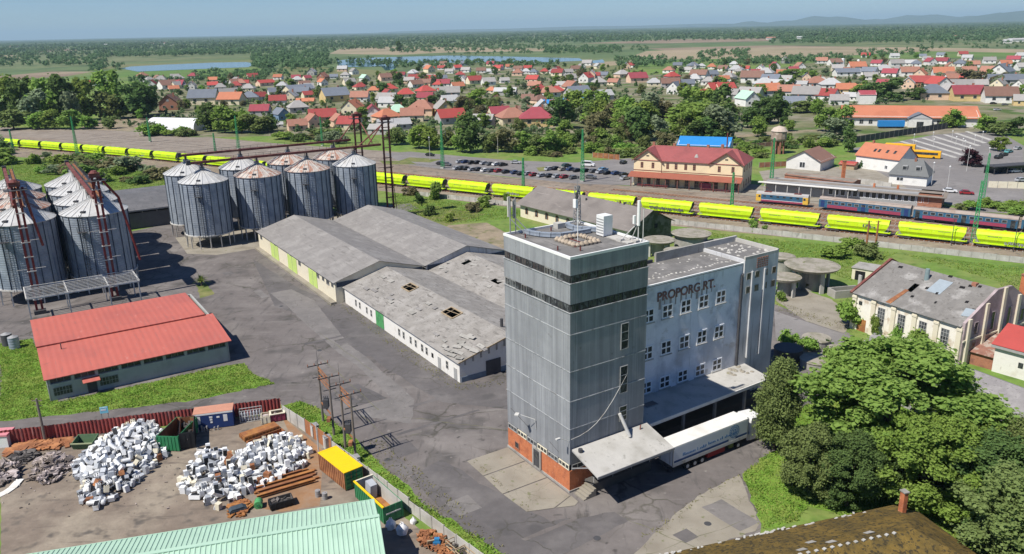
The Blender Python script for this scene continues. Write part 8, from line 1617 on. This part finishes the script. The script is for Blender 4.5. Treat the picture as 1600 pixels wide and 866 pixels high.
# big trees on the factory side
for a in (('near0', 1390, 722, 536, 330, 'huge mid green broadleaf tree between the lorry and the slate roofed block'), ('nearfir', 1209, 702, 566, 56, 'narrow dark olive tree at the lorry cab'), ('near2', 1262, 776, 668, 120, 'olive tree leaning over the lawn at the mossy roof edge'), ('near3', 1322, 790, 680, 130, 'dark olive tree behind the mossy roof'), ('near1', 1440, 796, 650, 190, 'bright green leafy tree right behind the brick chimney of the mossy roof'), ('near0', 1506, 770, 640, 150, 'mid green tree before the white wall of the slate roofed block'), ('near3', 1545, 822, 690, 190, 'dark tree beyond the mossy roof hip'), ('near2', 1588, 800, 660, 110, 'olive green tree before the slate roofed block at the picture edge'), ('near2', 1585, 905, 745, 230, 'big dark olive tree in the picture corner'), ('near3', 1370, 770, 690, 110, 'shaded dark tree between the bright one and the olive one')):
    tpx(*a)
for a in (('bush_bright', 1326, 510, 468, 46, 'bright bush growing at the mill hall corner'), ('bush_mid', 1363, 530, 492, 18, 'small round shrub against the mill hall wall'), ('bush_mid', 1432, 556, 516, 38, 'bush under the mill hall windows'), ('bush_bright', 1402, 538, 506, 16, 'thin sapling between the mill hall pilasters'), ('bush_bright', 1508, 556, 538, 36, 'low shrub at the mill hall gable foot'), ('bush_bright', 1232, 541, 518, 34, 'bright shrub behind the dark squat tank'), ('bush_bright', 1262, 548, 528, 34, 'weedy bush between the round lids'), ('bush_mid', 1293, 574, 542, 34, 'bush at the weathered round lid'), ('bush_bright', 1310, 600, 570, 50, 'bright bush at the foot of the huge tree'), ('bush_brown', 1258, 452, 434, 22, 'dry brown shrub under the largest bunker'), ('bush_mid', 1218, 470, 455, 20, 'shrub under the stem bunker'), ('bush_mid', 1175, 362, 343, 22, 'round shrub in the meadow by the railway fence'), ('bush_mid', 1196, 362, 352, 14, 'small shrub beside the round meadow shrub'), ('bush_olive', 1360, 402, 376, 44, 'thicket at the foot of the rusty twin post'), ('bush_bright', 1305, 402, 384, 44, 'bright bush in the meadow between bunkers and post'), ('bush_bright', 1330, 386, 372, 40, 'second bright bush in the meadow behind the first'), ('bush_dark', 672, 336, 320, 22, 'dark round bush casting a shadow on the dry grass'), ('bush_mid', 683, 312, 284, 26, 'bush before the hopper wagons at the car park end'), ('bush_brown', 640, 305, 290, 26, 'brown shrub before the wagons beside the tall elevator'), ('bush_dark', 655, 318, 300, 16, 'dark hedge block beside the brown shrub'), ('bush_mid', 705, 345, 333, 24, 'low bush on the dry slope'), ('bush_mid', 760, 322, 306, 34, 'bush before the wagons near the tower antennas'), ('bush_brown', 742, 330, 314, 30, 'dry shrub on the slope before the wagons'), ('bush_mid', 790, 318, 302, 18, 'small bush at the old warehouse corner'), ('bush_pale', 1225, 690, 668, 34, 'pale shrub under the narrow tree')):
    tpx(*a)
p = at(315, 447); t = thing('yucca', 'spiky yucca plant in a grassy island at the silos', 'plant', p); m = MB()
for k in range(70):
    a = rm() * 6.28; e = .1 + 1.2 * rm(); L_ = 1.6 + .9 * rm(); d = Vector((math.cos(a) * math.cos(e), math.sin(a) * math.cos(e), math.sin(e))); s = Vector((-math.sin(a), math.cos(a), 0)) * .07; c = Vector((0, 0, .9)); tip = c + d * L_ + Vector((0, 0, -.5 * math.cos(e)))
    mid = c + d * L_ * .55 + Vector((0, 0, .12)); m.poly(c - s, c + s, mid + s * 1.3, mid - s * 1.3); m.poly(mid - s * 1.3, mid + s * 1.3, tip)
m.obj('leaf_rosette', 'leaf_mid', t); MB().tube((0, 0, 0), (0, 0, 1.0), .2, .16).obj('stem', 'bark', t)
# meadow bushes before the train and the row of trees across the freight yard
BK_ = ['bush_mid', 'bush_bright', 'bush_olive', 'bush_dark', 'bush_brown', 'bush_pale', 'bush_mid']
for k in range(40):
    x = -15 + 275 * rm(); y = 238 + 27 * rm() ** 1.1 + .12 * x; key = random.choice(BK_); h = 9 + 17 * rm(); tpx(key, x, y, y - h, h * (1.3 + rm()), WOR[key[5:]] + ' bush in the meadow thicket between the silos and the train', 'meadow thicket bushes, ' + key[5:])
for k, (x, by, ty, w_, key) in enumerate(((-10, 190, 126, 60, 'dark0'), (22, 188, 120, 55, 'mid0'), (48, 190, 118, 55, 'dark1'), (80, 190, 122, 60, 'mid1'), (105, 190, 120, 55, 'dark0'), (135, 188, 124, 50, 'mid0'), (60, 196, 143, 50, 'pale0'), (113, 196, 146, 34, 'pale0'), (174, 178, 110, 50, 'mid1'), (213, 184, 126, 66, 'dark1'), (172, 186, 142, 50, 'olive0'), (232, 180, 140, 40, 'dark0'), (22, 202, 172, 54, 'olive1'), (62, 202, 176, 40, 'bright0'), (84, 202, 172, 36, 'mid0'), (112, 202, 172, 40, 'mid1'), (140, 202, 182, 30, 'bright0'), (330, 205, 164, 46, 'dark0'), (352, 208, 166, 50, 'mid0'), (378, 208, 174, 44, 'bright0'), (400, 208, 178, 50, 'olive0'), (420, 206, 186, 36, 'dark1'))):
    tpx(key, x, by, ty, w_, '%s tree %s' % (WOR[key[:-1]], ['in the dark row at the picture edge', 'second in the row across the freight yard', 'third in the row across the freight yard', 'fourth in the row across the freight yard', 'fifth in the row across the freight yard', 'last of the dense row before the tall pair', 'with a willow look before the dark row', 'slim before the dark row', 'tall beside the lane by the sandy lot', 'broad and nearest the polytunnel end', 'low between the tall pair and the sandy lot', 'behind the sandy lot machinery', 'low at the freight road by the picture edge', 'vivid at the freight road', 'low beside the vivid one', 'low before the sandy lot', 'small at the sandy lot edge', 'nearest the polytunnel far end', 'next to the polytunnel, tall', 'sunlit at the freight road bend', 'spreading at the freight road bend', 'small near the white box house'][k]))
for k in range(16): x = 235 + 78 * rm() if k < 8 else 425 + 130 * rm(); y = 210 + rm() * 3 if k < 8 else 214 + 10 * rm(); key = random.choice(BK_); tpx(key, x, y, y - 10 - 12 * rm(), 24 + 16 * rm(), WOR[key[5:]] + ' hedge bush along the freight road', 'hedge bushes along the freight road, ' + key[5:])
# the belt between car park and town, and the big grove by the station
for k, (x, by, ty, w_, key) in enumerate(((620, 226, 200, 40, 'olive0'), (655, 232, 196, 46, 'bright0'), (672, 234, 200, 40, 'mid0'), (700, 234, 205, 40, 'olive1'), (735, 238, 180, 56, 'dark0'), (722, 238, 200, 40, 'mid1'), (765, 238, 208, 36, 'olive0'), (788, 238, 200, 50, 'brown0'), (815, 238, 206, 40, 'mid0'), (840, 240, 212, 40, 'olive1'), (862, 240, 204, 44, 'mid1'), (745, 172, 140, 46, 'bright0'), (725, 176, 150, 40, 'brown0'), (772, 178, 152, 30, 'olive0'))):
    tpx(key, x, by, ty, w_, '%s tree %s' % (WOR[key[:-1]], ['behind the red elevator towers', 'at the gravel lot lamp', 'beside the gravel lot lamp', 'behind the tall car park mast', 'tallest at the car park edge', 'leaning on the tallest car park tree', 'at the garden lamp', 'in bloom before the garden fence', 'in the garden before the yellow walled house', 'small in the green garden', 'at the foot of the grove', 'glowing among the town roofs', 'beside the glowing town maple', 'small beside the glowing town maple'][k]))
GRV = []
for k in range(58):
    x = 868 + 262 * rm(); f = (x - 868) / 262; y = 186 + 50 * rm(); 
    if y > 226 and 1040 < x: y -= 14
    key = random.choice(['mid0', 'mid1', 'olive0', 'olive1', 'dark0', 'dark1', 'bright0', 'mid0', 'brown0', 'pale0', 'tall']); h = 26 + 28 * rm(); h = h if y < 222 else 18 + 14 * rm()
    tpx(key, x, y, y - h, h * (1.0 + .5 * rm()), '%s tree in the big grove behind the station' % WOR.get(key[:-1], 'tall mid green'), 'trees of the station grove, ' + WOR.get(key[:-1], key))
for k, (x, by, ty, w_, key) in enumerate(((1118, 178, 138, 26, 'cone'), (1110, 196, 148, 40, 'dark0'), (1136, 200, 152, 36, 'cone'), (1128, 218, 176, 40, 'olive0'), (1190, 194, 152, 50, 'dark1'), (1216, 192, 150, 40, 'dark0'), (1184, 214, 182, 32, 'mid0'), (1172, 200, 168, 36, 'dark0'), (1290, 206, 168, 40, 'mid1'), (1318, 206, 166, 40, 'mid0'), (1303, 222, 186, 54, 'pale0'), (1325, 238, 200, 26, 'dark0'), (1250, 176, 158, 46, 'olive1'), (1270, 176, 160, 40, 'mid1'), (1218, 152, 136, 16, 'cone'), (1290, 158, 138, 14, 'cone'), (1388, 158, 124, 56, 'dark0'), (1362, 158, 128, 40, 'dark1'), (1430, 156, 136, 30, 'dark1'), (1344, 156, 132, 36, 'mid0'), (1492, 200, 172, 30, 'bright0'), (1480, 200, 180, 26, 'mid0'), (1543, 208, 182, 38, 'bright0'), (1560, 212, 190, 32, 'olive0'), (1584, 212, 184, 36, 'dark0'), (1560, 236, 214, 30, 'mid1'), (1532, 194, 178, 20, 'mid0'), (1516, 260, 234, 34, 'purple0'), (1515, 130, 108, 40, 'brown0'), (910, 115, 100, 16, 'cone'), (836, 145, 134, 22, 'dark0'), (840, 152, 132, 24, 'cone'), (870, 128, 118, 16, 'mid0'), (600, 150, 128, 22, 'dark1'), (648, 168, 146, 20, 'cone'), (672, 168, 150, 28, 'dark0'), (688, 164, 142, 26, 'pale0'), (1238, 120, 108, 46, 'mid0'), (1262, 122, 110, 40, 'mid1'), (1328, 98, 90, 14, 'dark0'), (624, 82, 64, 10, 'talldark'), (622, 132, 114, 22, 'dark0'))):
    tpx(key, x, by, ty, w_, '%s %s' % (WOR.get(key[:-1], {'cone': 'dark conifer', 'talldark': 'dark slender tree'}.get(key, 'tree')) + ('' if key in ('cone', 'talldark') else ' tree'), ['pointed, rising above the red flat roofs', 'thick beside the pointed conifer', 'tall at the lawn behind the station', 'on the lawn behind the blue hall', 'broadest before the mint gabled house', 'behind the water tower lawn', 'small before the broad dark one', 'nearest the mint gabled house corner', 'at the shop lawn corner', 'overlapping the long shop roof end', 'dusty crowned behind the brown roofed hall', 'slim beside the big orange roof', 'in the gardens behind the water tower', 'in the gardens nearer the shop', 'tiny between orange roofs', 'tiny before the maroon roofed house', 'massive behind the shop roof', 'massive twin behind the shop roof', 'round beyond the massive pair', 'nearest the red annex roof', 'yellowish before the shop front', 'before the shop front wall', 'yellowish at the bus station shrubs', 'low at the bus station shrubs', 'round at the main road corner', 'at the kerb road', 'at the shop gable end', 'spreading beside the parked cars', 'large brown crown on the hill', 'lone at the far field edge', 'at the terracotta hipped house', 'bushy before the blue roofs', 'among the far bright roofs', 'among the green roofed houses', 'pointed behind the elevator skyline houses', 'rounded next to the pointed one', 'silvery next to the rounded one', 'wide in the hill belt', 'second in the hill belt', 'between the two white farm silos', 'alone by the lake inlet', 'at the brown roofed long house'][k]))
for x, h_ in ((1346, 20), (1357, 22)): tpx('cone', x, 263, 263 - h_, 9, 'slim columnar conifer before the orange roofed house, ' + ('nearer the red pavilion' if x < 1350 else 'nearer the skylights'))
for k in range(34): x = 815 + 190 * rm(); y = 226 + 20 * rm(); key = random.choice(['bush_bright', 'bush_mid', 'bush_mid', 'bush_brown', 'bush_olive']); tpx(key, x, y, y - 8 - 13 * rm(), 20 + 16 * rm(), WOR[key[5:]] + ' shrub in the gardens above the car park', 'garden shrubs above the car park, ' + key[5:])
for k in range(22): x = 1140 + 180 * rm(); y = 214 + 36 * rm() * (1 if x < 1190 else .5); key = random.choice(['bush_bright', 'bush_mid', 'bush_dark', 'bush_olive']); tpx(key, x, y, y - 7 - 10 * rm(), 18 + 16 * rm(), WOR[key[5:]] + ' shrub around the water tower lawn', 'shrubs around the water tower, ' + key[5:])
for k in range(14): x = 1470 + 140 * rm(); y = 312 + 14 * rm() + (x - 1470) * .10; key = random.choice(['bush_bright', 'bush_mid', 'bush_olive']); tpx(key, x, y, y - 8 - 8 * rm(), 20 + 14 * rm(), WOR[key[5:]] + ' shrub behind the passenger coaches', 'shrubs behind the coaches, ' + key[5:])
# garden trees between the houses
BKT = ['mid0', 'mid1', 'dark0', 'dark1', 'olive0', 'olive1', 'bright0', 'brown0', 'pale0', 'cone', 'tall']
n = 0; tries = 0
while n < 250 and tries < 9000:
    tries += 1; x = 160 + 1440 * rm(); ylo = 126 if x < 420 else 116 if x < 650 else 104 if x < 1100 else 96 if x < 1330 else 90; y = ylo + (206 - ylo) * rm() ** 1.15
    if 870 < x < 1180 and y > 150 or x > 1290 and y > 158 or x > 1500 and y > 160 or (226 < x < 310 and y > 178): continue
    p = at(x, y)
    if any((p.x - o[0]) ** 2 + (p.y - o[1]) ** 2 < (o[2] * .8) ** 2 for o in occ): continue
    key = random.choice(BKT); h = 4.5 + 6 * rm() ** 1.5; ld = min(((x - l[0][0]) ** 2 + (4 * (y - l[0][1])) ** 2, l[1]) for l in LAND)[1]
    put(key, p, h, 1.0 + .5 * rm(), '%s garden tree among the houses near %s' % (WOR.get(key[:-1], {'cone': 'pointed dark', 'tall': 'tall slim'}.get(key, 'green')), ld), 'garden trees near %s, %s' % (ld, WOR.get(key[:-1], key))); n += 1
# ------------------------------------------------------------------ far woods, lake shore thickets: nobody could count them
def woodland(name, regions, seed, ls, nq, hh, label):
    rng = np.random.default_rng(seed); VV = []; FF = []; k0 = 0
    for poly, n, hs in regions:
        xs = [p[0] for p in poly]; ys = [p[1] for p in poly]; c = 0; tr = 0
        ya, yb = min(ys), max(ys)
        while c < n and tr < n * 12:
            tr += 1; x = rng.uniform(min(xs), max(xs)); y = rng.uniform(ya, yb)
            if not inside((x, y), poly): continue
            p = at(x, y); h = hh * hs * (.7 + .6 * rng.random()); R = h * (.36 + .16 * rng.random()); c += 1
            cl = [(p.x + R * .5 * rng.normal(), p.y + R * .5 * rng.normal(), h * (.3 + .45 * rng.random()), R * (.45 + .35 * rng.random())) for _ in range(5)]
            V, F = leafcloud(rng, nq, ls * h, cl); VV.append(V); FF.append(F + k0); k0 += len(V)
    me = npmesh(name, np.concatenate(VV), np.concatenate(FF), 'leaf_far'); o = bpy.data.objects.new(name, me); COL.objects.link(o); tag(o, label, 'woodland', None, 'stuff')
def hy(x): return 62.9 - .0201 * (x + 45)      # the horizon
def band(x0, x1, d0, d1): return [(x0, hy(x0) + d0), (x1, hy(x1) + d0), (x1, hy(x1) + d1), (x0, hy(x0) + d1)]
woodland('woodland', [(band(-20, 170, 30, 44), 150, 1.1), (band(-20, 70, 20, 26), 60, 1), (band(150, 260, 22, 32), 130, 1.1), (band(250, 405, 24, 32), 190, 1.25), (band(395, 512, 24, 56), 330, 1.1), (band(500, 640, 17, 24), 120, 1.1), (band(140, 190, 44, 54), 26, .8), (band(505, 560, 44, 50), 24, .8), (band(560, 610, 44, 56), 22, 1.0), (band(615, 720, 50, 58), 60, .8), (band(610, 860, 26, 34), 190, .9), (band(700, 830, 36, 40), 30, .7), (band(850, 960, 30, 40), 130, .9), (band(720, 800, 50, 58), 45, .8), (band(795, 870, 54, 62), 40, .7), (band(860, 1010, 30, 42), 80, .8), (band(960, 1040, 50, 64), 70, .8), (band(1090, 1170, 42, 52), 70, .8), (band(1040, 1280, 54, 64), 120, .7), (band(1200, 1330, 52, 60), 60, .7), (band(370, 520, 58, 66), 60, .6), (band(200, 420, 66, 76), 90, .6), (band(300, 420, 58, 70), 40, .7), (band(1300, 1610, 22, 34), 420, 1.2), (band(1200, 1330, 20, 32), 170, 1.1), (band(800, 1200, 14, 24), 420, 1.2), (band(1400, 1600, 34, 46), 60, .7), (band(1340, 1450, 46, 56), 50, .7)], 5, .20, 70, 9.5, 'woods and lake shore thickets beyond the town')
woodland('far_woodland', [(band(-20, 1620, 7, 14), 2600, 1.5), (band(-20, 1620, 13, 21), 2400, 1.25), (band(-20, 420, 20, 30), 240, 1), (band(400, 800, 20, 28), 260, 1), (band(1150, 1620, 14, 24), 700, 1.3)], 6, .34, 26, 11, 'wooded plain reaching to the horizon')
woodland('garden_shrubs', [([(160, 200), (160, 140), (420, 122), (640, 118), (900, 108), (1100, 108), (1300, 100), (1620, 92), (1620, 158), (1290, 166), (1180, 200), (1120, 150), (880, 160), (860, 214), (560, 214), (420, 206)], 1900, 1)], 7, .30, 34, 3.0, 'hedges and garden shrubs between the town houses')
# canopy of the woods close to the horizon: rows of uneven forest
def forest_rows(seed):
    rng = np.random.default_rng(seed); VV = []; FF = []; k = 0
    for r in range(26):
        d = 6800 * 1.075 ** r; half = d * .72; n = 260; xs = np.linspace(-half, half, n); base = d + 120 * np.sin(xs / 900 + r) + rng.normal(size=n) * 30
        gaps = (np.sin(xs / (d * .05) + r * 1.7) + np.sin(xs / (d * .021) + r * 2.9)) > -.75
        h = (13 + 5 * rng.random(n)) * np.where(gaps, 1, .08); dep = d * .055
        top = np.stack([xs, base, h], 1); bot = np.stack([xs, base - 2, np.full(n, .1)], 1); bk = np.stack([xs, base + dep, h * (.8 + .3 * rng.random(n))], 1)
        V = np.concatenate([bot, top, bk]); VV.append(V)
        i = np.arange(n - 1); FF.append(np.stack([i, i + 1, i + 1 + n, i + n], 1) + k); FF.append(np.stack([i + n, i + 1 + n, i + 1 + 2 * n, i + 2 * n], 1) + k); k += 3 * n
    me = npmesh('horizon_forest', np.concatenate(VV), np.concatenate(FF), pm('forest_canopy', (.04, .075, .035), .3, .01, c2=(.075, .10, .05), s2=.002, th=(.45, .6))); o = bpy.data.objects.new('horizon_forest', me); COL.objects.link(o); tag(o, 'dark forest belts along the horizon', 'forest', None, 'stuff')
forest_rows(9)
# a few pale farm buildings far out on the plain
for k, (x, y, w_) in enumerate(((15, 74, 18), (42, 74, 12), (86, 70, 6), (243, 69, 26), (165, 71, 4), (497, 60, 10), (1205, 62, 12), (1250, 61, 8), (1370, 42, 40), (1500, 60, 14), (1590, 66, 20), (1575, 68, 10))):
    p = at(x, y); d = p.length; t = thing('farm_building', ['pale farm hall at the picture edge on the plain', 'second pale farm hall beside it on the plain', 'small far white barn past the pale halls', 'long pale farm hall beyond the long lake', 'tiny white barn before the woods', 'pinkish far hall above the lake inlet', 'white hall at the tan field edge', 'second white hall at the tan field edge', 'long pale works below the hills', 'pink roofed farm behind the wood', 'pale green glasshouses on the plain', 'white hall beside the glasshouses'][k], 'farm building', p); L_ = w_ * d / FPX
    MB().box(-L_ / 2, 0, 0, L_ / 2, L_ * .4, 6).obj('wall', 'plaster_white', t); m = MB(); m.xprism([(-1, 6), (L_ * .4 + 1, 6), (L_ * .2, 9.5)], -L_ / 2 - 1, L_ / 2 + 1); m.obj('roof', 'roof_pale' if k % 3 else 'roof_terracotta', t)
# ------------------------------------------------------------------ grass and weeds on the near ground
def grass(name, polys, dens, h, mat, seed, label, ws=1.):
    rng = np.random.default_rng(seed); PP = []
    for poly in polys:
        P = [at(*p) if not isinstance(p, Vector) else p for p in poly]; Q = [(p.x, p.y) for p in P]; x0, x1, y0, y1 = min(q[0] for q in Q), max(q[0] for q in Q), min(q[1] for q in Q), max(q[1] for q in Q)
        n = int((x1 - x0) * (y1 - y0) * dens); X = rng.uniform(x0, x1, n); Y = rng.uniform(y0, y1, n); ins = np.zeros(n, bool)
        for i in range(len(Q)):
            (ax_, ay_), (bx_, by_) = Q[i], Q[(i + 1) % len(Q)]
            if ay_ == by_: continue
            ins ^= ((ay_ > Y) != (by_ > Y)) & (X < (bx_ - ax_) * (Y - ay_) / (by_ - ay_) + ax_)
        PP.append(np.stack([X[ins], Y[ins]], 1))
    P = np.concatenate(PP); n = len(P); f = .5 + .5 * np.sin(P[:, 0] * .9 + np.sin(P[:, 1] * .7) * 2) * np.sin(P[:, 1] * 1.1 + P[:, 0] * .3)
    a = rng.uniform(0, 6.283, n); wd = (.04 + .07 * rng.random(n)) * ws; hh = h * (.35 + .9 * rng.random(n)) * (.55 + .8 * f); tl = rng.normal(size=(n, 2)) * .8
    dx, dy = np.cos(a) * wd, np.sin(a) * wd; z = np.zeros(n) + .02
    b0 = np.stack([P[:, 0] - dx, P[:, 1] - dy, z], 1); b1 = np.stack([P[:, 0] + dx, P[:, 1] + dy, z], 1); t1 = np.stack([P[:, 0] + dx * .55 + tl[:, 0] * hh, P[:, 1] + dy * .55 + tl[:, 1] * hh, hh], 1); t0 = np.stack([P[:, 0] - dx * .55 + tl[:, 0] * hh, P[:, 1] - dy * .55 + tl[:, 1] * hh, hh * .9], 1)
    V = np.stack([b0, b1, t1, t0], 1).reshape(-1, 3); me = npmesh(name, V, np.arange(4 * n).reshape(-1, 4), mat); o = bpy.data.objects.new(name, me); COL.objects.link(o); tag(o, label, 'grass', None, 'stuff')
grass('grass', [p for m, p in LAWNS if m == 'lawn'], 36, .24, 'grass_blade', 31, 'rough green grass on the lawns and verges')
grass('meadow_grass', [[(0, 300), (0, 250), (130, 255), (262, 275), (262, 300), (180, 345)], [(600, 300), (800, 328), (1000, 352), (1300, 384), (1600, 420), (1600, 505), (1560, 440), (1400, 395), (1330, 440), (1240, 405), (1030, 352), (815, 340), (700, 350), (620, 330)]], 8, .26, 'grass_blade', 32, 'tall meadow grass along the railway', 1.3)
grass('weeds', [[(400, 372), (416, 372), (526, 478), (516, 480)], [(530, 478), (545, 474), (722, 600), (790, 592), (790, 600), (715, 612), (640, 566)], [(560, 690), (600, 686), (720, 790), (800, 866), (770, 866), (680, 800), (604, 735)], [(1000, 840), (1100, 765), (1160, 740), (1166, 748), (1100, 776), (1020, 845)], [(735, 722), (830, 805), (836, 802), (742, 718)], [(1212, 470), (1340, 512), (1340, 522), (1212, 486)]], 6.0, .2, 'weed_blade', 33, 'dry weeds along the walls and cracked paving', .8)
# ------------------------------------------------------------------ the air
hz = MB().box(-42000, -3000, -1, 42000, 62000, 520).obj('haze', None); hm = bpy.data.materials.new('haze_air'); hm.use_nodes = True; n_ = hm.node_tree.nodes; n_.remove(n_['Principled BSDF'])
v_ = n_.new('ShaderNodeVolumePrincipled'); v_.inputs['Color'].default_value = (.60, .85, 1, 1); v_.inputs['Density'].default_value = 0.000045; v_.inputs['Anisotropy'].default_value = 0.0
hm.node_tree.links.new(v_.outputs[0], n_['Material Output'].inputs['Volume']); hz.data.materials.append(hm); tag(hz, kind='stuff')
